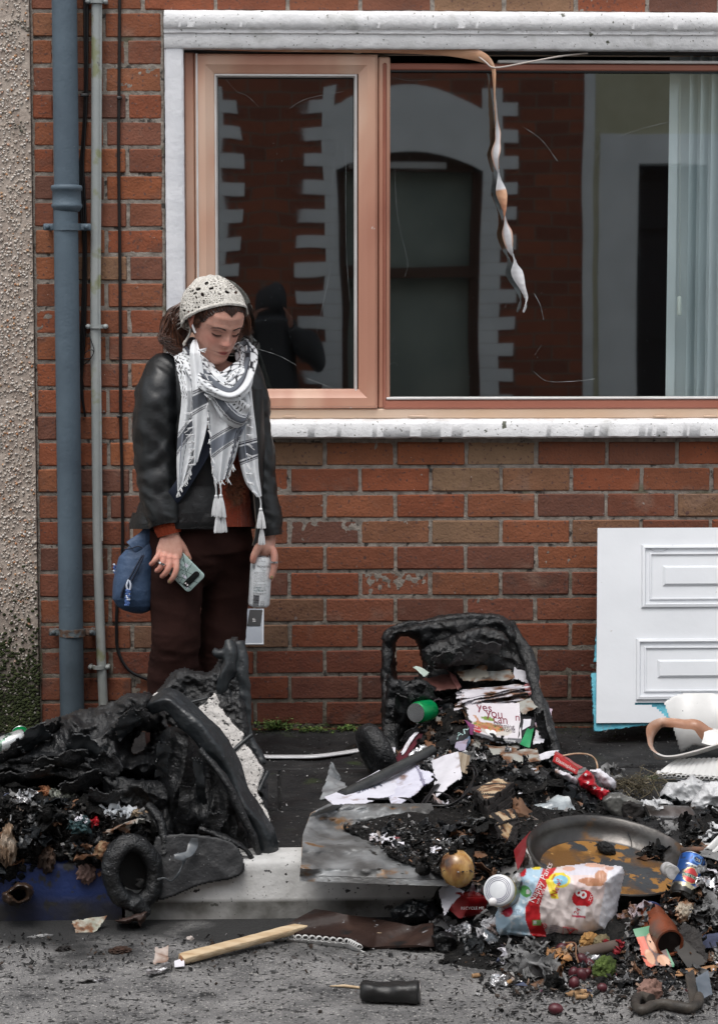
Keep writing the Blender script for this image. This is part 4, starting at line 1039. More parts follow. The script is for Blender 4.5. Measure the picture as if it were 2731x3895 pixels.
se = [tube(*qp([(612,2230,-.095,.0012),(612,2400,-.098,.0012),(606,2480,-.095,.0012),(596,2560,-.085,.0012)],20),5),tube(*qp([(800,2075,-.112,.0018),(812,2092,-.108,.0018),(806,2110,-.1,.0018)],12),5)]
m_shoe = flat('black_shoe',(.02,.02,.02),.5)
for a,dd in ((664,.02),(846,.05)):
 c = q(a,2870,dd); mk('shoe',blob((c[0],c[1] - .05,.042),(.048,.125,.042),(6,0,-8 if a < 700 else 8),4,.08,1.5),m_shoe,person)
m_sc = M('keffiyeh_cotton',[(0,(.8,.8,.8))],src='col',scale=60,rough=.95,bump=[(900,.0008,'n'),(30,.003,'n')])
Wc = np.array([.72,.74,.76]); Bk = np.array([.012,.012,.018]); Gc = np.array([.10,.11,.13])
def stripe(base,t,bands):
 """woven bands across coordinate t: (centre, half width, tone) with a thin line each side"""
 for (c,w,tone) in bands:
  m = (np.abs(t - c) < w); base[m] = tone
  for e in (1.32,1.62):
   l = np.abs(np.abs(t - c) - w * e) < w * .085; base[l] = Bk * 2.5
 return base
def panel(name,edges,v_rows,fcolor,dy,fold=.010,nf=3,seed=0,nu=70,nvv=220,thick=.0022):
 """edges: rows of (t, left px, left py, right px, right py)"""
 E = np.array(edges,float); ts = np.linspace(0,1,nvv)
 ii = smooth_path(E,8 * (len(E) - 1)); c = [np.interp(ts,ii[:,0],ii[:,k]) for k in range(1,5)]
 u = np.linspace(0,1,nu)
 P = np.zeros((nvv,nu,3))
 for i,t_ in enumerate(ts):
  D = np.interp(t_,*zip(*dy))
  for j,s in enumerate(u):
   f_ = fold * math.sin(s * PI * 2 * nf + seed + 1.6 * t_) * min(1,.35 + t_) + .008 * math.sin(s * PI) * -1
   P[i,j] = q(c[0][i] * (1 - s) + c[2][i] * s,c[1][i] * (1 - s) + c[3][i] * s,D + f_)
 V,f,UV = grid(nvv,nu,lambda a,b_: P,thick)
 T = UV[:,0]; Sx = UV[:,1]
 base = np.tile(Wc,(len(V),1)) * (1 + .04 * fbm(V * 40,2,3))[:,None]
 base = fcolor(base,T,Sx,V)
 mk(name,(V,f),m_sc,person,col=np.clip(base,0,1))
 return P
def houndtooth(base,m,A,B,thr=.42):
 """the black net and wavy leaf border of the weave"""
 s = np.abs(np.sin(A + .9 * np.sin(B))) * 1.0
 n = (np.abs(np.sin(A + .8 * np.sin(B * 1.0))) < thr) & (np.sin(B * 2.0 + np.sin(A * .5)) > -.55)
 base[m & n] = Bk
 return base
def netpat(base,m,A,B):
 d1 = np.abs(np.sin(A + B)); d2 = np.abs(np.sin(A - B)); n = (np.minimum(d1,d2) < .24) | ((d1 < .5) & (d2 < .5))
 base[m & n] = Bk; return base
def fL(b,t,s,V):
 b = stripe(b,t + .26 * s,[(.70,.050,Gc)])
 b = stripe(b,s + .28 * (1 - t) - .0,[(.40,.11,Gc * 2.6)]) if False else b
 m = t < .20; b = houndtooth(b,m,s * 22,t * 90,.62)
 m = (t > .20) & (t < .36) & (s < .32); b = houndtooth(b,m,s * 26,t * 90,.3)
 l = np.abs(s - .30 - .35 * (1 - t)) < .012; b[l & (t > .12)] = Gc
 l = (np.abs(s - .42 - .38 * (1 - t)) < .07) & (t < .42) & (t > .12); b[l] = Gc * 3.0
 l = (np.abs(s - .2) < .03) & (t > .62); b[l] = Gc * 2
 return b
def fL2(b,t,s,V):
 return stripe(b,t + .06 * s,[(.50,.050,Gc)])
def fC(b,t,s,V):
 b = stripe(b,t + .14 * s,[(.66,.055,Gc * 2.2)])
 b = stripe(b,s + .06 * np.sin(t * 9) - .25 * (t - .5),[(.80,.045,Gc * .8)])
 l = np.abs(s - .03) < .012; b[l] = Gc * 2
 return b
def fR(b,t,s,V):
 b = stripe(b,t,[(.655,.038,Gc)])
 b = stripe(b,t,[(.12,.04,Gc)]); l = np.abs(s - .40) < .012; b[l] = Gc * 4
 return b
PL = panel('scarf',[(0,655,1330,742,1300),(.15,672,1400,752,1390),(.35,690,1510,768,1520),(.6,678,1640,768,1640),(.8,672,1745,745,1735),(1,675,1868,700,1845)],None,fL,[(0,.02),(.12,-.10),(.3,-.150),(1,-.165)],.010,2,1)
PL2 = panel('scarf',[(0,734,1292,748,1290),(.1,724,1318,756,1318),(.2,722,1370,768,1372),(.4,732,1480,784,1490),(.62,732,1600,790,1590),(.8,734,1690,776,1672),(1,738,1772,752,1752)],None,fL2,[(0,-.075),(.15,-.14),(.4,-.172),(1,-.172)],.007,1.2,2,50,200)
PC = panel('scarf',[(0,760,1420,930,1440),(.2,778,1500,950,1520),(.4,792,1590,948,1580),(.6,800,1680,915,1665),(.8,806,1765,893,1745),(1,818,1838,862,1818)],None,fC,[(0,-.12),(.2,-.16),(1,-.165)],.010,2.2,4)
PR = panel('scarf',[(0,915,1330,940,1310),(.2,918,1440,952,1430),(.4,915,1560,964,1550),(.6,900,1690,978,1670),(.8,928,1820,984,1790),(.92,956,1868,992,1850),(1,985,1892,996,1886)],None,fR,[(0,.0),(.2,-.13),(1,-.155)],.008,1.6,2,60,220)
def fD(b,t,s,V):
 b = stripe(b,s + .04 * np.sin(t * 6),[(.30,.12,Gc * .9)])
 m = (s > .58) & (t > .30) & (t < .82); b = houndtooth(b,m,t * 46,s * 16,.45)
 l = np.abs(s - .50) < .018; b[l] = Gc * 2
 return b
panel('scarf',[(0,752,1390,800,1400),(.2,774,1440,842,1428),(.45,812,1540,890,1470),(.7,865,1612,925,1520),(.9,915,1628,950,1540),(1,940,1600,955,1530)],None,fD,[(0,-.11),(.2,-.155),(.6,-.19),(1,-.165)],.006,1.5,1)
for i,(lo,rr_,rd,x0,x1) in enumerate(((1502,.027,-.185,712,942),(1478,.024,-.165,732,934),(1455,.022,-.145,748,926),(1434,.020,-.125,762,918))):
 cxm = 872 - 8 * i
 L_ = [(x0 + 22,1300 + 8 * i,.06,rr_),(x0,1330 + 6 * i,.01,rr_),(x0 + 22,1375,-.06 - .01 * (3 - i),rr_),((x0 + cxm) / 2 - 4,(1395 + lo) / 2 + 6,rd + .02,rr_ * 1.05),(cxm - 4,lo - 4,rd,rr_ * .95),((x1 + cxm) / 2 + 10,lo - 34,rd + .02,rr_),(x1,1385,-.07,rr_ * .9),(x1 - 2,1335,.0,rr_ * .9),(x1 - 20,1315 + 4 * i,.06,rr_)]
 P,r = qp(L_,150); k = 40
 m_ = tube(P,r,k,flat=.62,up=(0,-.5,.8)); Vt = m_[0].reshape(len(P),k,3)
 an = np.linspace(0,2 * PI,k,endpoint=False)[None,:]; tt = np.linspace(0,1,len(P))[:,None]
 c = P[:,None,:]; N = Vt - c
 Vt = Vt + N * (.16 * np.sin(an * 5 + tt * 9 + i * 2) + .12 * np.sin(an * 3 - tt * 14))[...,None]
 base = np.tile(Wc,(Vt.size // 3,1)); A = (tt * 62 + 0 * an).ravel(); B = (an * 2 + 0 * tt).ravel()
 T = (tt + 0 * an).ravel(); AN = (an + 0 * tt).ravel()
 if i in (1,3): base = netpat(base,np.ones(len(T),bool),A * .5,B * 1.0)
 elif i == 0:
  base = houndtooth(base,(T < .45) ,B * 3.2,A * 1.6,.42)
  base = stripe(base,AN / (2 * PI),[(.27,.05,Gc * 1.2)])
  base = netpat(base,(T > .70),A * .45,B)
 else:
  base = houndtooth(base,(T > .55) | (T < .3),B * 3,A * 1.7,.42); base = netpat(base,(T > .3) & (T < .55),A * .45,B)
 mk('scarf',rings(list(Vt)),m_sc,person,col=np.clip(base,0,1))
m_fr = M('white_fringe',[(.3,(.62,.63,.64)),(.7,(.72,.73,.74))],scale=80,rough=.95)
fg = []
def knot(p,d,L=.016):
 d = np.array(d,float); d /= np.linalg.norm(d)
 for k in range(5):
  e = d + np.array([hs_.gauss(0,.28),hs_.gauss(0,.15),hs_.gauss(0,.28)])
  fg.append(tube(np.array([p,p + e * L * .5,p + e * L * hs_.uniform(.8,1.1)]),[.0016,.0013,.0010],5))
 fg.append(xf(ico(2),p,sc=.0030))
def along(pts,n,d):
 P = resamp(smooth_path([q(*a) for a in pts],40),n)
 fg.clear()
 for a in P: knot(a,(d[0] + hs_.gauss(0,.2),-.3,d[1] + hs_.gauss(0,.2)))
 mk('scarf_fringe',join(*fg),m_fr,person)
along([(758,1330,-.16),(768,1360,-.17),(776,1400,-.18),(786,1452,-.185),(780,1500,-.185)],8,(1,-.5))
along([(728,1570,-.185),(732,1640,-.185),(738,1700,-.18),(742,1765,-.18)],8,(-1,-.4))
along([(790,1500,-.18),(792,1600,-.18),(798,1680,-.18),(808,1760,-.18),(812,1810,-.175)],10,(.2,-1))
along([(820,1826,-.175),(842,1830,-.175),(866,1812,-.17),(886,1770,-.17)],5,(.1,-1))
along([(938,1580,-.165),(942,1650,-.165),(940,1720,-.165),(938,1780,-.165),(944,1830,-.165),(962,1870,-.165)],9,(1,-.4))
along([(724,1785,-.175),(712,1815,-.175),(696,1840,-.175),(680,1868,-.175)],6,(-.1,-1))
def tassel(px,py0,py1,py2,dy,w=.017,n=70):
 out = [tube(*qp([(px - 6,py0,dy,.0022),(px,(py0 + py1) / 2,dy,.0024),(px,py1 + 4,dy,.0024)],14),7)]
 top = q(px,py1,dy); L = (py2 - py1) / 1260.
 out.append(xf(ico(2),top,sc=(.0055,.0055,.006)))
 for k in range(n):
  a = hs_.uniform(0,2 * PI); r = w * math.sqrt(hs_.random()) * hs_.uniform(.75,1)
  e = np.array([math.cos(a) * r,math.sin(a) * r * .6,-L * hs_.uniform(.93,1.04)])
  out.append(tube(np.array([top + e * [.22,.22,.02],top + e * [.55,.55,.3],top + e * [.85,.85,.7],top + e]),[.0014,.0013,.0012,.0010],5))
 return join(*out)
for a in ((822,1832,1888,1962,-.175),(840,1832,1886,1965,-.182),(828,1890,1955,2024,-.178,.014),(848,1900,1950,2022,-.172,.014),(992,1885,1938,2008,-.160,.017),(996,1950,2004,2070,-.155,.012)):
 mk('tassel',tassel(*a),m_fr,person)
m_bag = M('blue_nylon',[(.3,(.030,.062,.125)),(.7,(.045,.085,.165))],scale=8,rough=.55,bump=[(13,.010,'n'),(60,.002,'n'),(900,.0006,'n')])
m_bagd = flat('navy_webbing',(.012,.018,.038),.7)
bag = thing('shoulder_bag','blue nylon crossbody bag with knotted zip pull hanging at the woman\'s hip','bag',q(505,2330,-.03))
BT = [(1985,578,592,.012),(2010,562,592,.018),(2039,541,594,.026),(2079,492,594,.040),(2119,452,592,.052),(2160,440,589,.060),(2200,434,588,.064),(2245,428,587,.066),(2278,426,586,.062),(2305,443,583,.052),(2322,466,570,.036),(2331,500,548,.012)]
ys = np.linspace(1985,2331,80); Lx,Rx_,dp_ = rows(BT,ys)
R = []
for i,y in enumerate(ys):
 c,a,d = (Lx[i] + Rx_[i]) / 2,(Rx_[i] - Lx[i]) / 2,dp_[i]
 ph = np.linspace(0,2 * PI,64,endpoint=False)
 R.append([q(c + a * np.sign(np.cos(t_)) * abs(np.cos(t_)) ** .8,y + 4 * math.sin(t_),-.03 - d * np.sign(np.sin(t_)) * abs(np.sin(t_)) ** .8) for t_ in ph])
bm_ = rings(R); bm_ = push(bm_,lambda P: .0045 * (ridge(P * np.array([9,9,5.]) + np.array([0,0,P[:,0].mean()]),2,6) - .4) * np.clip((q(500,2300)[2] + .3 - P[:,2]) * 6,.3,1))
mk('pouch',bm_,m_bag,bag)
mk('strap',join(tube(*qp([(858,1560,-.125,.0015,.022),(815,1640,-.150,.0015,.022),(760,1735,-.152,.0015,.022),(705,1825,-.150,.0015,.022),(660,1890,-.14,.0015,.022),(600,1950,-.08,.0015,.021),(585,2000,-.04,.0015,.018)],60),12,up=(0,-1,0)),
    tube(*qp([(560,2060,-.045,.004,.012),(575,2015,-.05,.004,.012),(592,1960,-.03,.003,.014)],20),12,up=(0,-1,0))),m_bagd,bag)
mk('strap_end',push(tube(*qp([(505,2090,-.065,.010,.030),(540,2060,-.058,.012,.026),(568,2020,-.05,.010,.018),(588,1985,-.04,.008,.014)],40),24,up=(0,-1,0)),lambda P: .002 * (ridge(P * 22,2,1) - .4)),m_bag,bag)
mk('flap_seam',tube(*qp([(472,2090,-.072,.002),(500,2086,-.082,.0022),(524,2078,-.083,.0022),(545,2086,-.082,.0018)],20),6),m_bagd,bag)
mk('zip',join(tube(*qp([(541,2112,-.094,.0028),(520,2150,-.099,.0030),(496,2195,-.101,.0030),(470,2240,-.099,.0035),(461,2275,-.094,.004)],30),8),tube(*qp([(548,2112,-.094,.0028),(526,2160,-.099,.0030),(500,2210,-.101,.003)],20),8)),m_bagd,bag)
m_cord = M('blue_white_cord',[(0,(.05,.11,.30)),(.6,(.09,.17,.42)),(.62,(.55,.6,.7)),(1,(.6,.65,.75))],src='island',rough=.7)
pl = [tube(*qp([(489,2205,-.105,.0028),(482,2225,-.108,.003),(484,2240,-.108,.003),(492,2246,-.108,.003),(497,2228,-.108,.003),(492,2208,-.106,.0028)],26),8)]
for i in range(9):
 for s in (-1,0,1): pl.append(blob(q(487 - i * .6 + s * 5.5 + (2 if i % 2 else 0),2246 + i * 7,-.108 - (.002 if s == 0 else 0)),(.0036,.0034,.0034),(0,35 if i % 2 else -35,0),2,0))
mk('zip_pull',join(*pl),m_cord,bag)
pl = []
for i in range(6): pl.append(blob(q(434 + (i % 2) * 3,2148 + i * 6,-.03),(.004,.0036,.0036),(0,30,0),2,0))
mk('zip_pull',join(*pl),m_cord,bag)
ph_ = thing('phone','phone in a pale green street-map case held in the woman\'s hand','phone',q(679,2158,-.123))
C0 = q(682,2155,-.123); RPh = rotm(0,46,0) @ rotm(-6,0,0)          # long axis runs down to the viewer's right
def pw(m): return (np.asarray(m[0]) @ RPh.T + C0,m[1])
def roundrect(w,h,r,n=8):
 o = []
 for cx,cy,a0 in ((w / 2 - r,h / 2 - r,0),(-w / 2 + r,h / 2 - r,PI / 2),(-w / 2 + r,-h / 2 + r,PI),(w / 2 - r,-h / 2 + r,1.5 * PI)):
  for a in np.linspace(a0,a0 + PI / 2,n): o.append((cx + r * math.cos(a),cy + r * math.sin(a)))
 return np.array(o)
def slab(w,h,r,y0,y1,e=.0015):
 A = roundrect(w,h,r); B = roundrect(w - 2 * e,h - 2 * e,r - e)
 f = lambda Q,y: np.stack([Q[:,0],np.full(len(Q),y),Q[:,1]],1)
 return rings([f(B,y0),f(A,y0 + e),f(A,y1 - e),f(B,y1)])
PWd,PLn = .150,.074
m_case = M('map_case',[(.4,(.36,.48,.46)),(.6,(.44,.56,.53))],scale=30,rough=.25)
mk('case',pw(slab(PWd,PLn,.011,-.005,.005)),m_case,ph_)
m_dkg = flat('dark_green_print',(.012,.035,.035),.4); m_lil = flat('pale_print',(.62,.62,.70),.4)
mp_ = []
rp_ = random.Random(9)
def line2(a,b_,w):
 a = np.array(a); b_ = np.array(b_); d = b_ - a; L = np.linalg.norm(d)
 if L < 1e-4: return
 n_ = np.array([-d[1],d[0]]) / L * w
 mp_.append((np.array([(a[0] + n_[0],-.0053,a[1] + n_[1]),(b_[0] + n_[0],-.0053,b_[1] + n_[1]),(b_[0] - n_[0],-.0053,b_[1] - n_[1]),(a[0] - n_[0],-.0053,a[1] - n_[1])]),[(0,3,2,1)]))
hx,hz = PWd / 2 - .003,PLn / 2 - .003
for a,b_,w in (((-.02,hz),(.045,-.01),.0008),((.0,-hz),(hx,.005),.0007),((.02,hz),(.035,-hz),.0006),((-.01,-.01),(.065,.02),.0006),((.03,-hz),(hx,-.02),.0008),((-.03,-.02),(.03,-.03),.0006),((.01,.03),(.01,-.01),.0004),((.055,hz),(.06,-hz),.0005),((-.05,.01),(.02,.006),.0005)): line2(a,b_,w)
for k in range(70):
 x0_ = rp_.uniform(-hx,hx - .012); z0_ = rp_.uniform(-hz,hz - .01)
 line2((x0_,z0_),(x0_ + rp_.uniform(.004,.012),z0_ + rp_.uniform(-.002,.003)),.00028); line2((x0_,z0_),(x0_ - rp_.uniform(-.002,.002),z0_ + rp_.uniform(.003,.009)),.00028)
mk('map_print',pw(join(*mp_)),m_dkg,ph_,smooth=False)
mk('map_block',pw(join(box(.024,.040,-.0052,-.004,-.014,-.006),box(.006,.018,-.0052,-.004,.012,.022),box(.055,.064,-.0052,-.004,-.03,-.024))),m_lil,ph_,smooth=False)
cb = rings([np.stack([.052 + r_[:,1],np.full(len(r_),y),r_[:,0] * 1.0],1) for r_,y in ((roundrect(.058,.0185,.009),-.0050),(roundrect(.058,.0185,.009),-.0078),(roundrect(.056,.0165,.008),-.0082))])
mk('camera_bar',pw(cb),flat('camera_glass',(.006,.008,.008),.1),ph_)
for zz2,xx2 in ((-.021,.056),(-.0215,.0485)): mk('camera_lens',pw(xf(lathe([(.0026,0),(.0026,.0006)],16,rot=(90,0,0)),(xx2,-.0083,zz2))),flat('flash',(.7,.66,.66),.3),ph_)
can = thing('drink_can','tall white energy drink can held from above in the woman\'s hand','can',q(985,2318,-.075))
ct,cb_ = q(996,2112,-.072),q(984,2312,-.072); ax = ct - cb_; Hc = np.linalg.norm(ax); ax /= Hc
Rc = np.array(Vector(ax).to_track_quat('Z','Y').to_matrix());
if Rc[1,1] < 0: pass
Yc = np.array([0,1.,0]); Yc -= ax * Yc.dot(ax); Yc /= np.linalg.norm(Yc); Xc = np.cross(Yc,ax); RC = np.stack([Xc,Yc,ax],1)
def cw(m): return (np.asarray(m[0]) @ RC.T + cb_,m[1])
m_can = M('white_can_print',[(.38,(.60,.63,.65)),(.44,(.72,.75,.77)),(.8,(.78,.80,.82))],scale=120,detail=4,rough=.3)
m_alu = M('brushed_aluminium',[(0,(.62,.63,.65))],src='flat',rough=.25,metal=1)
rc = .0325
mk('body',cw(lathe([(.026,.004),(.030,.007),(rc,.013),(rc,Hc - .020),(.030,Hc - .011),(.0262,Hc - .004)],48)),m_can,can)
mk('rim',cw(join(lathe([(.022,Hc - .008),(.0245,Hc - .004),(.0252,Hc - .004),(.0268,Hc - .001),(.0265,Hc + .001),(.0250,Hc),(.0245,Hc - .005),(.022,Hc - .0055)],40),(lathe([(.022,Hc - .008),(.0225,Hc - .0081)],40)))),m_alu,can)
def wrap(m,z,x0=0.0,r=rc + .0003):
 V = np.asarray(m[0]); a = (V[:,0] + x0) / r
 return np.stack([np.sin(a) * r,-np.cos(a) * r,V[:,2] + z],1),m[1]
def strip(x0,x1,z0,z1): return wrap(grid(9,2,lambda u,v: np.stack([x0 + u * (x1 - x0),0 * u,z0 + v * (z1 - z0)],-1))[:2],0)
m_ink = flat('black_ink',(.02,.02,.025),.4); m_teal = flat('teal_ink',(.01,.10,.12),.4)
tx = [wrap(text('TAURINE',.0062),Hc - .0185,-.012,.0312),wrap(text('MONSTER',.0092),Hc - .034,-.012),wrap(text('ENERGY',.0028),Hc - .0385,-.002),wrap(text('ULTRA',.003),Hc - .0425,.004)]
lines = ['Zero Sugar. Refreshing as','Monday is due to they all','need. You found. They asked','for flavour with less. So','folks that big needed. Just','as so inflated, They\'re now','chasing some cold, White','','They\'ve been asking us for a','new Monster drink. A little less','sweet, lighter-tasting, zero','calories, but with a full load','of our Monster energy blend.','','Ultra White is the new blend','and it\'s all Monster thru']
for i,l in enumerate(lines):
 if l: tx.append(wrap(text(l,.0036),Hc - .0505 - i * .0044,-.0215))
for i,s_ in enumerate(('www.monsterenergy.com',)): tx.append(wrap(text(s_,.003),.046,-.019))
for i,(x_,y_,h_) in enumerate(((-.026,0,.010),(-.0236,-.001,.0135),(-.0212,0,.011))): tx.append(wrap(box(x_,x_ + .0013,0,.0001,-h_,0),Hc - .0285,.0))
rp2 = random.Random(3); zb_ = .0425
for k in range(26):
 h_ = rp2.choice([.0005,.0008,.0012]); zb_ -= h_ + rp2.choice([.0003,.0006])
 if zb_ < .010: break
 tx.append(strip(-.019,0.0,zb_,zb_ + h_))
tx += [strip(.0055,.0155,.023,.0236),strip(.0055,.0155,.0095,.0101),strip(.0055,.0060,.0095,.0236),strip(.0150,.0155,.0095,.0236)]; tx.append(wrap(text('ZERO',.0036),.0175,.0065)); tx.append(wrap(text('SUGAR',.0028),.0125,.0062))
mk('lettering',cw(join(*tx)),m_ink,can,smooth=False)
mk('lettering',cw(join(wrap(xf(text('Unleash',.0075),rot=(0,-4,0)),.0620,-.020),wrap(xf(text('the',.0055),rot=(0,-4,0)),.0575,-.008),wrap(xf(text('Ultra Beast!',.0068),rot=(0,-2,0)),.0525,-.021))),m_teal,can,smooth=False)
# ================================================================== THE BURNT RUBBISH
HG = [(.54,-.34,.21,.15,.10),(.57,-.58,.115,.15,.12),(.53,-.85,.055,.16,.13),(.70,-1.00,.075,.15,.10),(.60,-1.28,.04,.13,.12),(1.05,-1.90,.215,.13,.125),(.48,-1.72,.13,.07,.08),(.66,-1.97,.075,.13,.075),(.62,-2.05,.035,.15,.06),(.86,-2.07,.05,.15,.07),(1.1,-2.1,.03,.2,.07)]
def base_z(y): return np.where(np.asarray(y) > KY0,0.0,-.15)
def Hh(x,y):
 x = np.asarray(x,float); y = np.asarray(y,float); h = np.zeros(np.broadcast(x,y).shape)
 for (a,b,c,s,t_) in HG: h = h + c * np.exp(-((x - a) / s) ** 2 / 2 - ((y - b) / t_) ** 2 / 2)
 e = np.hypot((x - .80) / .23,(y + 1.79) / .22); h = h * np.clip((e - .9) * 5 + .3,.3,1)      # the round tray lies clear of the heap
 h = np.where(h < .012,0,h - .012)
 k = np.clip(h * 9,0,1); step = .5 + .5 * np.tanh((y - KY0) / .07)
 g = base_z(y) * (1 - k) + k * (-.15 + .15 * step)
 return np.maximum(g,base_z(y)) + h
_YS = np.linspace(-3.4,.0,1400)
def on(px,py,lift=0.0):
 """the point of the ground or heap that this spot of the photograph shows"""
 d = ray(px,py); t_ = (_YS - CAM[1]) / d[1]; P = CAM + t_[:,None] * d
 hit = np.where(P[:,2] <= Hh(P[:,0],P[:,1]) + lift)[0]
 return P[hit[0]] if len(hit) else P[-1]
_in_cache = {}
def inpoly(poly,X_,Y_):
 poly = np.array(poly,float); c = np.zeros(X_.shape,bool); j = len(poly) - 1
 for i in range(len(poly)):
  xi,yi = poly[i]; xj,yj = poly[j]
  c ^= ((yi > Y_) != (yj > Y_)) & (X_ < (xj - xi) * (Y_ - yi) / (yj - yi + 1e-12) + xi); j = i
 return c
def pdist(poly,X_,Y_):
 poly = np.array(poly,float); d = np.full(X_.shape,1e9)
 for i in range(len(poly)):
  a,b = poly[i - 1],poly[i]; ab = b - a; L2 = (ab ** 2).sum() + 1e-9
  t_ = np.clip(((X_ - a[0]) * ab[0] + (Y_ - a[1]) * ab[1]) / L2,0,1)
  d = np.minimum(d,np.hypot(X_ - a[0] - t_ * ab[0],Y_ - a[1] - t_ * ab[1]))
 return d
class Relief:
 """a solid body whose outline is given where it stands at depth Yc; it swells by `front` towards the street and `back` behind"""
 def __init__(s,poly,Yc,front,back,rim=60,step=6,noise=None,holes=(),slope=None,round_=True,edge=6):
  if round_:
   P = smooth_path(np.array(list(poly) + [poly[0]],float),8 * len(poly)); poly = P[:-1]
  s.poly = np.array(poly,float); s.Yc = Yc
  x0,y0 = s.poly.min(0) - step; x1,y1 = s.poly.max(0) + step
  xs = np.arange(x0,x1 + step,step); ys = np.arange(y0,y1 + step,step); s.xs,s.ys = xs,ys
  X_,Y_ = np.meshgrid(xs,ys,indexing='ij')
  if edge:
   jx = edge * pn(np.stack([X_ / 28,Y_ / 28,0 * X_],-1),int(x0) % 50); jy = edge * pn(np.stack([X_ / 28,Y_ / 28,0 * X_ + 9],-1),int(y0) % 50)
  else: jx = jy = 0
  ins = inpoly(s.poly,X_ + jx,Y_ + jy); D = pdist(s.poly,X_ + jx,Y_ + jy)
  for h in holes:
   hp = smooth_path(np.array(list(h) + [h[0]],float),6 * len(h))[:-1]
   ins &= ~inpoly(hp,X_ + jx,Y_ + jy); D = np.minimum(D,pdist(hp,X_ + jx,Y_ + jy))
  prof = np.where(ins,np.sqrt(np.clip(1 - (1 - np.clip(D / rim,0,1)) ** 2,0,1)),0)
  sl = slope(X_,Y_) if slope is not None else 0
  base = Yc + sl
  d3 = np.stack([X_ / 1300.,Y_ / 1300.,0 * X_],-1)
  nz = noise(d3,X_,Y_) if noise is not None else 0
  F_ = base - front * prof - nz * np.clip(prof * 1.6,0,1); B_ = base + back * prof
  s.front = F_; s.ins = ins
  cell = ins[:-1,:-1] & ins[1:,:-1] & ins[:-1,1:] & ins[1:,1:]
  dirs = np.stack([ray(a,b) for a,b in zip(X_.ravel(),Y_.ravel())]);
  tF = (F_.ravel() - CAM[1]) / dirs[:,1]; tB = (B_.ravel() - CAM[1]) / dirs[:,1]
  PF = CAM + dirs * tF[:,None]; PB = CAM + dirs * tB[:,None]
  n,m = X_.shape; N = n * m; f = []
  from collections import Counter
  ed = {}
  for i,j in zip(*np.where(cell)):
   qd = (i * m + j,(i + 1) * m + j,(i + 1) * m + j + 1,i * m + j + 1); f.append(qd)
   for a,b in zip(qd,qd[1:] + qd[:1]):
    k = (min(a,b),max(a,b)); ed[k] = None if k in ed else (a,b)
  f2 = [tuple(i + N for i in qd[::-1]) for qd in f]; f3 = [(b,a,a + N,b + N) for v_ in ed.values() if v_ for a,b in (v_,)]
  F_all = f + f2 + f3; V = np.concatenate([PF,PB]); used = np.unique(np.array([i for qd in F_all for i in qd]))
  mp = -np.ones(2 * N,int); mp[used] = np.arange(len(used))
  s.V = V[used]; s.F = [tuple(mp[i] for i in qd) for qd in F_all]
  s.px = np.concatenate([X_.ravel()] * 2)[used]; s.py = np.concatenate([Y_.ravel()] * 2)[used]; s.isfront = used < N
  s.m = (s.V,s.F)
 def y_at(s,px,py):
  i = np.clip((np.asarray(px) - s.xs[0]) / (s.xs[1] - s.xs[0]),0,len(s.xs) - 1.001); j = np.clip((np.asarray(py) - s.ys[0]) / (s.ys[1] - s.ys[0]),0,len(s.ys) - 1.001)
  a,b = i.astype(int),j.astype(int); u,v = i - a,j - b; F_ = s.front
  return F_[a,b] * (1 - u) * (1 - v) + F_[a + 1,b] * u * (1 - v) + F_[a,b + 1] * (1 - u) * v + F_[a + 1,b + 1] * u * v
 def put(s,px,py,off=.0015):
  px = np.atleast_1d(np.asarray(px,float)); py = np.atleast_1d(np.asarray(py,float)); Y_ = s.y_at(px,py) - off
  return np.array([at(a,b,c) for a,b,c in zip(px,py,Y_)])
 def letter(s,txt,px,py,size,ang,off=.0015,squash=1.0):
  V,f = text(txt,size); c,sn = math.cos(math.radians(ang)),math.sin(math.radians(ang))
  x,y = V[:,0],V[:,2] * squash
  return s.put(px + x * c - y * sn,py - (x * sn + y * c),off),f
 def patch(s,poly,off=.001,step=5):
  r = Relief(poly,0,0,0,step=step,edge=0); V = s.put(r.px,r.py,off); k = r.isfront
  f = [qd for qd in r.F if all(k[i] for i in qd)]
  return V,f
def sheet(c,nx=24,ny=24,amp=.004,fr=14,thick=.0012,seed=0,curl=0.0,burn=None,bow=0):
 """c: four world corners (tl, tr, br, bl). returns mesh, uv and surface function"""
 c = [np.asarray(a,float) for a in c]
 N = np.cross(c[1] - c[0],c[3] - c[0]); N /= np.linalg.norm(N)
 if N.dot(CAM - c[0]) < 0: N = -N
 def fn(u,v,off=0.0):
  u = np.asarray(u,float)[...,None]; v = np.asarray(v,float)[...,None]
  P = c[0] * (1 - u) * (1 - v) + c[1] * u * (1 - v) + c[2] * u * v + c[3] * (1 - u) * v
  h = amp * ridge(P * fr,2,seed)[...,None] + curl * ((2 * u - 1) ** 2) + bow * np.sin(v * PI)
  return P + N * (h + off)
 keep = None
 if burn is not None:
  def keep(u,v):
   e = np.minimum.reduce([u if 'l' in burn[1] else u * 0 + 9,1 - u if 'r' in burn[1] else u * 0 + 9,v if 't' in burn[1] else u * 0 + 9,1 - v if 'b' in burn[1] else u * 0 + 9])
   return e > burn[0] * (.5 + 1.1 * fbm(np.stack([u * 5,v * 5,0 * u + seed],-1),3,seed))
 m = grid(nx,ny,lambda u,v: fn(u,v),thick,keep)
 return m,fn
def onsheet(fn,m,u0,v0,sx,sy,ang=0,off=.0042):
 V = np.asarray(m[0]); c,s = math.cos(math.radians(ang)),math.sin(math.radians(ang)); x,y = V[:,0],V[:,2]
 return fn(u0 + (x * c - y * s) * sx,v0 - (x * s + y * c) * sy,off),m[1]
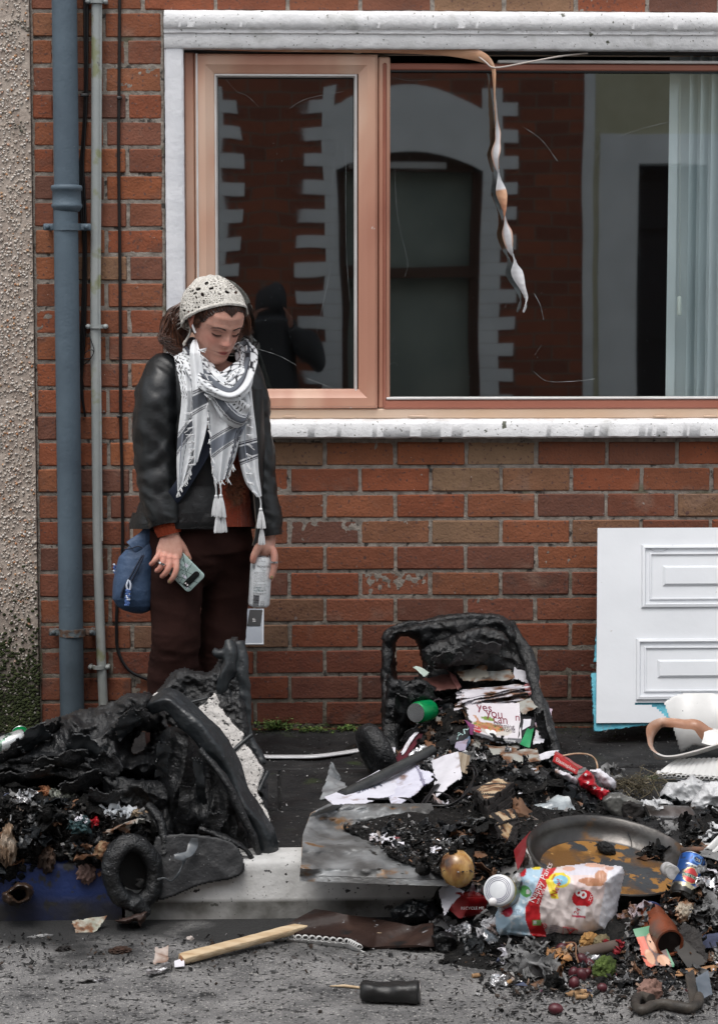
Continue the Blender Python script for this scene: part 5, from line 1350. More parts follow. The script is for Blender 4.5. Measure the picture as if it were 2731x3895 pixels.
def cyl(A,B,prof,n=28,squash=None):
 """prof rows (t along A->B, radius)"""
 A = np.asarray(A,float); B = np.asarray(B,float); ax_ = B - A; L = np.linalg.norm(ax_); ax_ /= L
 up = np.array([0,0,1.]); up -= ax_ * up.dot(ax_); up /= np.linalg.norm(up); w = np.cross(ax_,up)
 a = np.linspace(0,2 * PI,n,endpoint=False); R = []
 for t_,r in prof:
  c = A + ax_ * L * t_; k = squash(t_,a) if squash else 1
  R.append(c + (np.outer(np.cos(a),w) + np.outer(np.sin(a),up)) * (r * np.asarray(k) * np.ones(n))[:,None])
 return rings(R)
def charcol(m,th=.5,sc=20,c=(.012,.011,.010),w=.1,name='x'):
 """burnt patches over any material"""
 t = m.node_tree; N = t.nodes; b = N['Principled BSDF']; src = b.inputs['Base Color'].links[0].from_socket
 n = N.new('ShaderNodeTexNoise'); n.inputs['Scale'].default_value = sc; n.inputs['Detail'].default_value = 6
 g = N.new('ShaderNodeNewGeometry'); t.links.new(g.outputs['Position'],n.inputs['Vector'])
 r = N.new('ShaderNodeMapRange'); r.inputs[1].default_value = th; r.inputs[2].default_value = th + w; t.links.new(n.outputs['Fac'],r.inputs[0])
 r2 = N.new('ShaderNodeMapRange'); r2.inputs[1].default_value = th - w * 1.2; r2.inputs[2].default_value = th; t.links.new(n.outputs['Fac'],r2.inputs[0])
 x0 = N.new('ShaderNodeMix'); x0.data_type = 'RGBA'; t.links.new(r2.outputs[0],x0.inputs[0]); t.links.new(src,x0.inputs[6]); x0.inputs[7].default_value = (.16,.07,.03,1)
 x = N.new('ShaderNodeMix'); x.data_type = 'RGBA'; t.links.new(r.outputs[0],x.inputs[0]); t.links.new(x0.outputs[2],x.inputs[6]); x.inputs[7].default_value = c + (1,)
 t.links.new(x.outputs[2],b.inputs['Base Color']); return m
SP = ((.30,.30,.31),210,.70,.02)
m_char = M('charred_plastic',[(.3,(.003,.0033,.0038)),(.6,(.008,.009,.0105)),(.8,(.022,.025,.028))],scale=11,detail=7,rough=.42,roughvar=.16,spots=[SP],bump=[(14,.008,'n'),(60,.005,'n'),(230,.003,'n')],spec=.55)
m_smooth = M('melted_grey_plastic',[(.3,(.008,.010,.012)),(.7,(.016,.020,.023))],scale=7,detail=4,rough=.38,roughvar=.1,spots=[((.35,.34,.33),190,.74,.01)],bump=[(9,.010,'n'),(130,.0012,'n')],spec=.5)
m_bag_b = M('black_bag_film',[(.3,(.005,.006,.007)),(.7,(.014,.017,.02))],scale=14,rough=.33,bump=[(22,.012,'n'),(60,.004,'n')],spec=.6)
m_ash = M('char_and_ash',[(.3,(.002,.002,.002)),(.55,(.006,.0058,.0055)),(.75,(.022,.020,.018))],scale=26,detail=8,rough=.7,spec=.25,spots=[((.28,.27,.26),130,.70,.02),((.09,.045,.02),34,.69,.04)],bump=[(40,.010,'n'),(140,.006,'n')])
def heapmesh(x0,x1,y0,y1,st=.009):
 xs = np.arange(x0,x1,st); ys = np.arange(y0,y1,st); X_,Y_ = np.meshgrid(xs,ys,indexing='ij'); H0 = Hh(X_,Y_)
 lift = H0 - base_z(Y_); P3 = np.stack([X_,Y_,0 * X_],-1)
 n = np.clip(lift * 14,0,1); H1 = H0 + n * (.030 * (ridge(P3 * 10,3,4) - .5) + .014 * (ridge(P3 * 30,2,8) - .4))
 keep = lift > .003
 V = np.stack([X_,Y_,H1],-1); m_ = V.shape[1]
 V[...,2] = np.where(keep,V[...,2],base_z(Y_) - .004)
 f = [(i * m_ + j,(i + 1) * m_ + j,(i + 1) * m_ + j + 1,i * m_ + j + 1) for i in range(V.shape[0] - 1) for j in range(m_ - 1) if keep[i,j] or keep[i + 1,j + 1] or keep[i + 1,j] or keep[i,j + 1]]
 return V.reshape(-1,3),f
one('charred_rubbish',heapmesh(-.1,2.0,-2.6,-.02),m_ash,'black mass of charred rubbish and ash under the spilled things','rubbish',kind='stuff')
FP = {
'char': [(0,(.003,.003,.003)),(.5,(.009,.0085,.008)),(.7,(.03,.03,.03)),(.82,(.06,.035,.02)),(.9,(.14,.14,.145)),(.96,(.34,.33,.33)),(1,(.5,.5,.5))],
'mixed': [(0,(.005,.005,.005)),(.35,(.02,.019,.018)),(.5,(.07,.065,.06)),(.62,(.14,.08,.045)),(.7,(.20,.20,.20)),(.82,(.38,.37,.36)),(.92,(.30,.15,.07)),(.96,(.05,.08,.15)),(1,(.30,.04,.03))],
'ash': [(0,(.01,.01,.01)),(.3,(.05,.05,.05)),(.6,(.16,.16,.16)),(.85,(.36,.36,.35)),(1,(.55,.54,.53))],
}
m_fr_ = {k: M('fragments_' + k,v,src='island',scale=90,rough=.75,mixn=.5,bump=[(160,.003,'n')]) for k,v in FP.items()}
for k in m_fr_:
 for n_ in m_fr_[k].node_tree.nodes:
  if n_.type == 'VALTORGB': n_.color_ramp.interpolation = 'LINEAR'
CLEAR = [[(2000,3300),(2005,3200),(2080,3130),(2200,3096),(2350,3106),(2500,3156),(2620,3230),(2480,3225),(2420,3290),(2385,3300),(2375,3600),(1900,3590),(1860,3480),(1860,3400),(1950,3330)]]
def blocked(p): return any(inpoly(c,np.array([p[0]]),np.array([p[1]]))[0] for c in CLEAR)
def scatter(poly,n,smin,smax,seed,flat_=.45,surf=None,lift=.004):
 R_ = np.random.RandomState(seed); poly = np.array(poly,float); lo,hi = poly.min(0),poly.max(0); V = []; F_ = []; c = 0
 while c < n:
  p = lo + R_.rand(2) * (hi - lo)
  if not inpoly(poly,np.array([p[0]]),np.array([p[1]]))[0] or blocked(p): continue
  w = surf(p[0],p[1]) if surf else on(p[0],p[1])
  s = smin + (smax - smin) * R_.rand() ** 3.2; k = R_.randint(4,7)
  a = np.sort(R_.rand(k)) * 2 * PI; r = s * R_.uniform(.5,1,k)
  top = np.stack([np.cos(a) * r,np.sin(a) * r * R_.uniform(.35,1),R_.normal(0,.22 * s,k)],1); bot = top * .93 - np.array([0,0,s * R_.uniform(.08,.35)])
  q_ = np.concatenate([top,bot]) @ rotm(*(R_.normal(0,30 if flat_ < .5 else 12,2).tolist() + [R_.uniform(0,360)])).T + w + np.array([0,0,lift + s * .2])
  b_ = len(V) and sum(len(v) for v in V[-1:]) and 0
  V.append(q_); off = scatter.n
  F_.append(tuple(range(off,off + k))); F_.append(tuple(range(off + 2 * k - 1,off + k - 1,-1)))
  for i in range(k): F_.append((off + i,off + k + i,off + k + (i + 1) % k,off + (i + 1) % k))
  scatter.n += 2 * k; c += 1
 return V,F_
def scat(name,specs,mat,label):
 scatter.n = 0; V = []; F_ = []
 for sp in specs:
  v,f = scatter(*sp[0],**sp[1]) if isinstance(sp[0],tuple) else scatter(*sp)
  V += v; F_ += f
 one(name,(np.concatenate(V),F_),mat,label,'rubbish',kind='stuff',smooth=False)
HEAPP = [(1480,2640),(1900,2560),(2060,2640),(2130,2860),(2300,3000),(2900,3080),(2900,3780),(2400,3790),(1950,3800),(1850,3640),(1750,3460),(1500,3260),(1300,3120),(1560,2980),(1480,2860)]
scat('burnt_fragments',[(HEAPP,6000,.002,.014,1),([(1950,3560),(2731,3400),(2731,3790),(2300,3820),(1800,3800),(1860,3640)],1600,.003,.016,2)],m_fr_['char'],'countless black and grey burnt fragments strewn through the rubbish heap')
scat('mixed_scraps',[([(1560,2900),(1900,2850),(2250,3000),(2400,3100),(2731,3150),(2731,3760),(1900,3780),(1800,3500),(1450,3280),(1320,3150)],420,.006,.024,3),([(1880,3600),(2731,3440),(2731,3780),(1950,3790)],520,.005,.022,4)],m_fr_['mixed'],'countless small scraps of paper, food and plastic mixed through the heap')
scat('road_grit',[([(0,3580),(1400,3580),(2731,3700),(2731,3890),(0,3890)],900,.0015,.008,5),([(0,3560),(1900,3560),(1900,3700),(0,3700)],1100,.0015,.010,6),([(1900,3760),(2731,3740),(2731,3890),(1800,3890)],700,.002,.012,16)],m_fr_['char'],'black grit and cinders scattered over the road in front of the kerb')
scat('pavement_flakes',[([(960,2800),(1480,2800),(1300,3000),(1100,3040),(1040,3290),(1020,3290),(980,2900)],420,.0012,.007,7),([(2080,2790),(2731,2790),(2731,3000),(2300,2960),(2150,2880)],420,.0012,.007,8)],m_fr_['ash'],'pale ash flakes scattered on the black pavement by the wall')
# ================================================================== wheelie bin, right
rb = thing('wheelie_bin','burnt black wheelie bin slumped against the wall with its handle loop still standing','bin',at(1780,2900,-.45))
ch = lambda a1,f1,a2=0.004,f2=34,sd=0: (lambda d3,X_,Y_: a1 * (ridge(d3 * f1,3,sd) - .4) + a2 * (ridge(d3 * f2,2,sd + 3) - .4))
outer = [(1462,2930),(1452,2800),(1447,2640),(1447,2500),(1455,2430),(1490,2392),(1560,2372),(1680,2352),(1790,2340),(1880,2338),(1935,2352),(1970,2395),(2010,2480),(2042,2570),(2062,2670),(2090,2770),(2125,2860),(2120,2900),(1800,2930)]
hole = [(1508,2460),(1518,2428),(1548,2422),(1578,2446),(1596,2490),(1600,2540),(1578,2580),(1550,2612),(1524,2600),(1512,2540)]
r_ = Relief(outer,-.30,.085,.06,40,5,ch(.045,5,.012,17,3),holes=[hole])
mk('body',r_.m,m_char,rb)
rp_ = [((1478,2420,-.34,.022,.014),(1472,2520,-.36,.020,.014),(1474,2620,-.38,.024,.019),(1490,2730,-.45,.030,.026),(1480,2840,-.55,.030,.028),(1490,2930,-.60,.03,.028)),
 ((1470,2440,-.34,.020,.018),(1510,2395,-.34,.022,.020),(1620,2366,-.34,.024,.012),(1760,2350,-.34,.026,.012),(1880,2352,-.34,.028,.014),(1945,2392,-.36,.028,.020)),
 ((1930,2372,-.33,.028,.026),(1985,2450,-.36,.030,.022),(2022,2550,-.42,.032,.020),(2050,2660,-.50,.034,.020),(2078,2770,-.58,.036,.022),(2110,2880,-.62,.036,.024))]
def ppath(L,n=50):
 A = np.array([tuple(at(a[0],a[1],a[2])) + tuple(a[3:]) for a in L]); A = smooth_path(A,n); return A[:,:3],(A[:,3] if A.shape[1] == 4 else A[:,3:])
def pt(L,n=50,k=16,ex=1,**kw): P,r = ppath(L,n); return tube(P,r,k,up=(0,-1,0),ex=ex,**kw)
mm = remesh(join(*[pt(a,50,20,ex=.6) for a in rp_]),.0045,1)
mk('rim',push(mm,lambda P: .014 * (ridge(P * 9,2,2) - .55) + .004 * (ridge(P * 42,2,5) - .4)),m_char,rb)
fl_ = Relief([(1600,2470),(1660,2440),(1760,2400),(1850,2385),(1925,2410),(1935,2450),(1880,2480),(1840,2520),(1760,2535),(1680,2545),(1620,2530)],-.42,.05,.03,40,5,ch(.030,9,.008,40,6))
mk('lid',fl_.m,m_char,rb)
fl_ = Relief([(1470,2560),(1540,2590),(1600,2580),(1660,2620),(1620,2680),(1560,2760),(1520,2860),(1470,2930),(1455,2760)],-.47,.04,.05,40,5,ch(.024,9,.010,40,12))
mk('lid',fl_.m,m_char,rb)
wc = at(1432,2862,-.74)
wh = xf(lathe([(.0,-.02),(.035,-.02),(.050,-.028),(.078,-.026),(.088,-.014),(.090,.0),(.088,.014),(.078,.026),(.05,.028),(.03,.02),(.0,.02)],40),wc,(0,68,20))
mk('wheel',push(remesh(wh,.005,1),lambda P: .003 * ridge(P * 60,2,1)),m_char,rb)
# ================================================================== wheelie bin, left
lb = thing('wheelie_bin','melted black wheelie bin fallen over the kerb with one wheel and a curled rim','bin',at(560,3300,-1.55))
backp = [(545,2665),(600,2620),(655,2555),(690,2538),(740,2548),(790,2552),(822,2525),(826,2480),(806,2470),(842,2462),(868,2430),(892,2418),(914,2436),(924,2500),(934,2600),(944,2720),(950,2790),(962,2850),(1008,2910),(1018,2950),(1030,3140),(1010,3160),(900,3050),(760,2840),(640,2760)]
r_ = Relief(backp,-1.12,.05,.05,34,5,ch(.030,6,.012,38,5),slope=lambda X_,Y_: -(Y_ - 2500) * .00028)
mk('back_panel',r_.m,m_char,lb); backR = r_
lab = Relief([(728,2714),(782,2668),(812,2638),(832,2650),(842,2690),(880,2740),(916,2780),(932,2796),(930,2812),(946,2846),(962,2866),(1002,2924),(1004,2950),(985,3000),(1012,3080),(1032,3130),(1020,3165),(990,3120),(930,3000),(860,2870),(800,2790)],-1.20,.012,.03,16,4,ch(.006,12,.003,50,9),slope=lambda X_,Y_: -(Y_ - 2500) * .00036,edge=9)
m_lab = M('scorched_white_label',[(.3,(.46,.44,.42)),(.7,(.60,.575,.55))],scale=10,detail=6,rough=.9,spots=[((.02,.02,.02),52,.59,.05),((.03,.03,.03),140,.62,.03)],bump=[(60,.006,'n'),(150,.003,'n')])
mk('label',lab.m,m_lab,lb)
for seg in (((866,2880),(905,2840),(945,2806),(960,2796)),((985,3010),(1005,2965),(1020,2935)),((728,2672),(770,2662),(790,2656))):
 mk('rib',tube(lab.put([a for a,b in seg],[b for a,b in seg],.006),.006 if seg[0][0] > 730 else .004,10),m_smooth,lb)
for x_,y_,w_ in ((590,2655,24),(664,2702,8)):
 pr = Relief([(x_ - w_,y_ + 22),(x_ - 6,y_ - 18),(x_ + w_ * .6,y_ - 24),(x_ + w_,y_ - 4),(x_,y_ + 20)],-1.26,.01,.02,10,4,edge=4); mk('label',pr.m,m_lab,lb)
bodyp = [(-160,2990),(-60,2900),(60,2820),(150,2750),(260,2710),(350,2690),(420,2672),(480,2640),(560,2628),(600,2660),(640,2740),(650,2840),(630,2950),(610,3060),(600,3160),(640,3200),(620,3270),(540,3230),(500,3160),(420,3120),(350,3090),(290,3080),(240,3040),(170,3010),(80,3020),(20,2990),(-60,3040)]
def bn(d3,X_,Y_):
 w_ = d3 + .10 * np.stack([pn(d3 * 5,71),pn(d3 * 5,72),pn(d3 * 5,73)],-1)
 g = .095 * (ridge(w_ * np.array([3.6,6.5,1]),3,21) - .5) + .016 * (ridge(w_ * 15,2,2) - .45) + .003 * (ridge(d3 * 60,2,7) - .4)
 g = g + .06 * np.exp(-((X_ - 560) / 90) ** 2 - ((Y_ - 2770) / 60) ** 2) * np.sin(X_ * .06)
 return g
bp = Relief(bodyp,-1.36,.20,.22,150,5,bn,holes=[[(495,2850),(540,2790),(570,2800),(550,2850),(510,2865)],[(415,2990),(500,2995),(560,3050),(540,3100),(470,3110),(420,3060)]],edge=10)
mk('body',bp.m,m_char,lb)
fp = Relief([(610,2790),(650,2760),(740,2790),(800,2830),(860,2920),(930,3060),(985,3190),(1010,3270),(985,3310),(940,3270),(860,3220),(760,3160),(740,3190),(640,3200),(600,3090),(590,2930)],-1.48,.07,.10,60,5,
   lambda d3,X_,Y_: .085 * (ridge(d3 * np.array([9,2.0,1]),2,31) - .5) + .007 * (ridge(d3 * 20,2,4) - .4) + .002 * ridge(d3 * 70,2,5))
mk('side_wall',fp.m,m_char,lb)
sp_ = Relief([(590,3180),(700,3170),(850,3190),(915,3235),(918,3330),(760,3372),(600,3425),(560,3300)],-1.66,.012,.22,9,5,lambda d3,X_,Y_: .004 * ridge(d3 * 12,2,3),slope=lambda X_,Y_: (Y_ - 3200) * -.0002,edge=2)
mk('base',sp_.m,M('smoked_plastic_panel',[(.3,(.007,.0075,.0085)),(.7,(.014,.015,.017))],scale=5,rough=.55,spots=[SP],bump=[(120,.0015,'n')]),lb)
rimL = [(572,2700,-1.50,.018,.016),(600,2676,-1.52,.028,.020),(648,2668,-1.53,.032,.022),(712,2722,-1.54,.034,.024),(780,2782,-1.55,.036,.024),(828,2852,-1.56,.036,.024),(872,2918,-1.56,.036,.023),(916,3018,-1.57,.034,.021),(962,3098,-1.58,.034,.020),(1012,3190,-1.58,.032,.020),(1024,3252,-1.58,.026,.018),(1002,3298,-1.57,.020,.016),(970,3304,-1.56,.014,.010),(930,3240,-1.55,.010,.008)]
mk('rim',push(remesh(join(pt(rimL,80,24,ex=.45)),.0045,1),lambda P: .010 * (ridge(P * 7,2,3) - .4) + .0016 * ridge(P * 45,2,3)),m_smooth,lb)
rim2 = [(760,2850,-1.60,.010,.010),(850,2960,-1.62,.016,.012),(900,3060,-1.63,.016,.012),(955,3170,-1.63,.014,.012),(985,3250,-1.62,.010,.010)]
mk('rim',push(pt(rim2,60,14),lambda P: .004 * ridge(P * 20,2,3)),m_char,lb)
mk('spike',push(remesh(join(pt([(905,2440,-1.16,.012,.018),(918,2540,-1.18,.022,.022),(930,2680,-1.20,.016,.018),(945,2800,-1.22,.014,.016),(1000,2910,-1.25,.012,.014)],50),pt([(870,2436,-1.18,.012,.012),(880,2500,-1.2,.020,.018),(860,2580,-1.2,.024,.02),(840,2650,-1.2,.014,.014)],40),pt([(812,2474,-1.18,.010,.010),(840,2490,-1.19,.014,.012),(870,2470,-1.19,.012,.010)],20)),.005,2),lambda P: .007 * (ridge(P * 14,2,8) - .4)),m_smooth,lb)
for L in ([(760,3150,-1.63,.012,.006),(850,3185,-1.65,.018,.006),(930,3230,-1.65,.014,.006),(975,3290,-1.64,.008,.005)],[(560,3060,-1.62,.01,.01),(600,3110,-1.64,.016,.012),(625,3190,-1.66,.014,.012),(620,3260,-1.68,.008,.008)]):
 mk('melted_fold',push(remesh(join(pt(L,40)),.005,1),lambda P: .006 * (ridge(P * 20,3,8) - .4)),m_char,lb)
mk('melted_film',pt([(600,3348,-1.74,.001,.004),(625,3342,-1.75,.001,.002),(650,3354,-1.74,.001,.003),(676,3330,-1.74,.001,.004),(692,3296,-1.73,.001,.002),(700,3268,-1.73,.0015,.008),(668,3258,-1.73,.001,.006),(716,3250,-1.72,.001,.009),(735,3215,-1.70,.001,.012),(740,3190,-1.70,.001,.008)],70,10),M('grey_film',[(.3,(.05,.06,.07)),(.7,(.13,.14,.15))],scale=20,rough=.25),lb)
wc = at(505,3322,-1.74)
a = np.linspace(0,2 * PI,60,endpoint=False)
tor = [wc + rotm(0,0,22) @ rotm(0,-12,0) @ np.array([math.cos(t_) * .057,0,math.sin(t_) * .078]) for t_ in a]
tor = tor + [tor[0],tor[1]]
tyre = tube(np.array(tor),np.array([(.026 + .002 * math.sin(i * .4),.0205) for i in range(len(tor))]),22,up=(0,-1,0))
tyre = join(tyre,tube(np.array([wc + np.array([-.02,.02,-.06]),wc + np.array([.01,-.02,-.075]),wc + np.array([.03,0,-.105])]),[.016,.020,.018],14))
mk('wheel',push(remesh(tyre,.004,2),lambda P: .004 * (ridge(P * 22,3,3) - .4) + .0012 * ridge(P * 80,2,5)),m_char,lb)
mk('hollow_shade_disc',join(xf(lathe([(.0,-.02),(.046,-.02),(.05,.03),(0,.03)],30),wc + np.array([0,.05,0]),(90,0,22)),pt([(520,3350,-1.73,.004,.004),(540,3352,-1.74,.006,.005),(528,3372,-1.74,.01,.008)],16)),flat('wheel_hollow_shade',(.002,.002,.002),.9),lb)  # near-black disc stands in for the shade inside the wheel's hole
gp_ = Relief([(380,2950),(520,2960),(640,3000),(660,3260),(560,3260),(420,3120)],-1.52,.05,.12,30,6,ch(.03,9,.010,30,8)); mk('body',gp_.m,m_char,lb)
lp = Relief([(-170,3010),(-40,2960),(120,2990),(260,3020),(420,3040),(560,3100),(610,3180),(560,3290),(460,3330),(440,3420),(470,3480),(380,3500),(300,3430),(240,3330),(120,3350),(30,3400),(-60,3400),(-200,3300)],-1.50,.17,.20,110,5,
   lambda d3,X_,Y_: .045 * (ridge(d3 * 8,3,41) - .45) + .020 * (ridge(d3 * 24,3,2) - .4) + .006 * ridge(d3 * 70,2,5),edge=14)
one('charred_rubbish',lp.m,m_ash,'black tangle of burnt rubbish spilling from the fallen bin over the blue kerb','rubbish',kind='stuff')
def lsurf(a,b): return lp.put(a,b,.004)[0]
scat('burnt_fragments',[(( [(-20,2990),(250,3040),(560,3120),(560,3270),(440,3320),(240,3320),(0,3380),(-60,3300)],1500,.002,.013,31),dict(surf=lsurf))],m_fr_['char'],'countless burnt fragments clinging to the spill before the fallen bin')
scat('mixed_scraps',[(( [(-20,3000),(250,3060),(560,3130),(520,3240),(240,3300),(0,3360)],130,.004,.016,33),dict(surf=lsurf))],m_fr_['mixed'],'countless small paper and food scraps in the spill over the blue kerb')
# ================================================================== INDIVIDUAL THINGS IN AND ROUND THE HEAP
def it(name,m,mat,label,cat,group=None,**k): return one(name,(m[0],m[1]),mat,label,cat,group,uv=(m[2] if len(m) > 2 else None),**k)
def paper(name,rgb,th=.67,sc=12,rough=.7,**k):
 return charcol(M(name,[(.35,tuple(c * .86 for c in rgb)),(.65,rgb)],scale=20,rough=rough,bump=[(30,.003,'n')],**k),th,sc)
m_pap = paper('white_paper',(.66,.65,.70)); m_pap2 = paper('clean_paper',(.68,.67,.72),.72,9)
m_newsp = paper('smoked_newsprint',(.34,.34,.31),.56,16); m_ink2 = flat('printed_ink',(.07,.05,.06),.6); m_plum = flat('plum_ink',(.17,.012,.035),.6)
m_foil = M('crumpled_foil',[(.35,(.25,.25,.26)),(.6,(.7,.7,.71))],scale=18,rough=.28,metal=.9,bump=[(45,.010,'n')],spots=[((.02,.02,.02),16,.60,.06)])
m_cloudy = M('cloudy_polythene',[(.3,(.42,.43,.44)),(.6,(.56,.57,.58)),(.8,(.70,.71,.72))],scale=12,detail=7,rough=.3,bump=[(22,.012,'n'),(70,.004,'n')],spots=[((.05,.05,.05),30,.66,.05)],spec=.6)
m_tin = M('sooty_tin',[(.35,(.05,.045,.04)),(.55,(.16,.15,.145)),(.75,(.40,.39,.38))],scale=14,detail=6,rough=.35,metal=.7,bump=[(40,.002,'n')])
def crum(px,py,r,seed=0,rot=(0,0,0),sub=4,amp=.45,fr=1.6,lift=0.0,dz=.6):
 c = on(px,py); r = np.array(r if np.ndim(r) else (r,r * .8,r * .7),float); return blob(c + np.array([0,r[1] * .3,r[2] * dz + lift]),r,rot,sub,amp,fr,seed,'crumple')
def C4(*pts): return [on(a,b,l) + np.array([0,0,l]) if len(t_) == 3 else None for t_ in pts for a,b,l in (t_,)]
def Y4(*pts): return [at(a,b,c) for a,b,c in pts]
gc = thing('drink_can','green drink can poking out of the right bin beside its handle, top facing left','can',at(1595,2745,-.52))
A,B = at(1582,2712,-.62),at(1632,2702,-.55)
mk('body',cyl(A,B,[(0.03,.026),(.08,.0285),(.14,.0325),(.8,.033),(1,.032)]),M('green_can_paint',[(.4,(.0,.22,.06)),(.7,(.0,.32,.10))],scale=12,rough=.25,metal=.3),gc)
mk('rim',join(cyl(A + (A - B) * .02,B,[(0,.0265),(.0,.029),(.04,.0285),(.06,.026)]),cyl(A,B,[(.03,.0),(.03,.025)])),m_alu,gc)
mk('opening',cyl(A + (A - B) * .002 + np.array([0,0,.004]),B,[(.025,0),(.025,.010)]),flat('can_hole',(.01,.01,.01),.5),gc)
mk('lettering',xf(text('C',.05),at(1640,2700,-.555)),m_ink2,gc)
mg = thing('magazine','magazine reading "yes you can" over a plate of pasta in the right bin','magazine',at(1880,2860,-.64))
mc_ = Y4((1744,2676,-.54),(1975,2686,-.55),(1985,2848,-.72),(1800,2812,-.70))
mm_,mfn = sheet(mc_,50,40,.004,6,.003,3,curl=.006,burn=(.06,'lb'))
U_,V_ = mm_[2][:,0],mm_[2][:,1]; col = np.tile([.60,.57,.60],(len(U_),1)); n_ = fbm(mm_[0] * 45,3,1)
pl_ = ((U_ - .42) / .40) ** 2 + ((V_ - .66) / .16) ** 2 < 1 + .2 * n_; col[pl_] = [.50,.46,.42]
fd = ((U_ - .40) / .30) ** 2 + ((V_ - .62) / .115) ** 2 < 1 + .3 * n_; col[fd] = np.stack([.40 + .1 * n_,.20 + .1 * n_,.09 + 0 * n_],1)[fd]
gg_ = fd & (fbm(mm_[0] * 90,2,9) > .42); col[gg_] = [.10,.20,.04]; gg_ = fd & (fbm(mm_[0] * 120,2,19) > .5); col[gg_] = [.45,.06,.03]
fk = (np.abs(U_ - .18 - .30 * (V_ - .36)) < .025) & (V_ < .6) & (V_ > .36); col[fk] = [.42,.2,.1]
ls_ = ((U_ - .42) / .12) ** 2 + ((V_ - .40) / .05) ** 2 < 1 + .3 * n_; col[ls_] = [.16,.24,.05]
dk = V_ > .84 + .04 * n_; col[dk] = [.09,.09,.10]; rc_ = ((U_ - .12) / .10) ** 2 + ((V_ - .76) / .10) ** 2 < 1; col[rc_] = [.42,.02,.03]
bn_ = np.minimum(U_,1.2 - V_) + .05 * n_ < .07; col[bn_] = [.02,.015,.01]
mk('cover',mm_,M('magazine_cover',[(0,(1,1,1))],src='col',rough=.3,scale=30,bump=[(20,.002,'n')]),mg,col=np.clip(col,0,1))
ms2,_ = sheet([c + np.array([0,.016,-.010]) for c in mc_],30,30,.003,8,.008,5,burn=(.05,'lbr')); mk('pages',ms2,paper('page_edges',(.40,.38,.36),.52,20),mg)
L1 = []
for s_,u_,v_,z_ in (('yes',.27,.20,.20),('you',.40,.34,.20),('can',.50,.47,.20)): L1.append(onsheet(mfn,text(s_,z_),u_,v_,1,1.5,-4))
L1.append(onsheet(mfn,text('n',.18),.90,.42,1,1.4,-4)); mk('lettering',join(*L1),m_plum,mg,smooth=False)
L1 = [onsheet(mfn,text('Slimming',.105),.50,.575,1,1.5,-4),onsheet(mfn,text('World',.105),.60,.68,1,1.5,-4),onsheet(mfn,text('with',.05),.56,.50,1,1,-4)]
mk('lettering',join(*L1),m_ink2,mg,smooth=False)
mk('lettering',join(onsheet(mfn,text('FREE',.06),.05,.73,1,1.2),onsheet(mfn,text('book',.07),.06,.80,1,1.2),onsheet(mfn,text('Slimming',.07),.62,.93,1,1.2),onsheet(mfn,text('♥',.2),.28,.86,1,1)),flat('white_ink',(.7,.7,.7),.5),mg,smooth=False)
def stack(name,label,corners,n,mat,dz,cat='paper',seed=0,amp=.005,burn=(.05,'lrtb')):
 t_ = thing(name,label,cat,corners[2])
 for k in range(n):
  r_ = np.random.RandomState(seed + k); cs = [np.asarray(c) - np.array([0,0,dz * k]) + np.append(r_.normal(0,.010,2),0) for c in corners]
  m_,f_ = sheet(cs,30,24,amp,9,.0016,seed + k,burn=burn); mk('page',m_,mat,t_)
  if k == 0: fn0 = f_
 return t_,fn0
tp_,f0_ = stack('leaflets','fanned stack of scorched white leaflets with drawings, topmost in the right bin',Y4((1735,2632,-.46),(1960,2600,-.42),(2030,2620,-.50),(1745,2668,-.56)),6,paper('singed_leaflet',(.60,.58,.62),.60,22),.008,'leaflet',5,.009,(.10,'lrtb'))
sq = []
rq = random.Random(8)
for k in range(16):
 a_,b_ = rq.uniform(.1,.85),rq.uniform(.2,.8); w_ = rq.uniform(.02,.06)
 pts_ = np.array([(a_ + w_ * math.cos(t_) * rq.uniform(.6,1.2),b_ + w_ * 1.5 * math.sin(t_)) for t_ in np.linspace(0,6.3,10)]); sq.append(tube(f0_(pts_[:,0],pts_[:,1],.001),.0007,4))
mk('drawing',join(*sq),flat('violet_ink',(.10,.06,.16),.6),tp_)
c_ = Y4((1990,2610,-.44),(2052,2590,-.42),(2056,2620,-.46),(2012,2650,-.50)); m_,_ = sheet(c_,16,16,.006,12,.002,3)
it('leaflet',m_,paper('pink_leaflet',(.42,.16,.17),.62),'folded pink-edged leaflet curling at the right end of the white leaflets','leaflet')
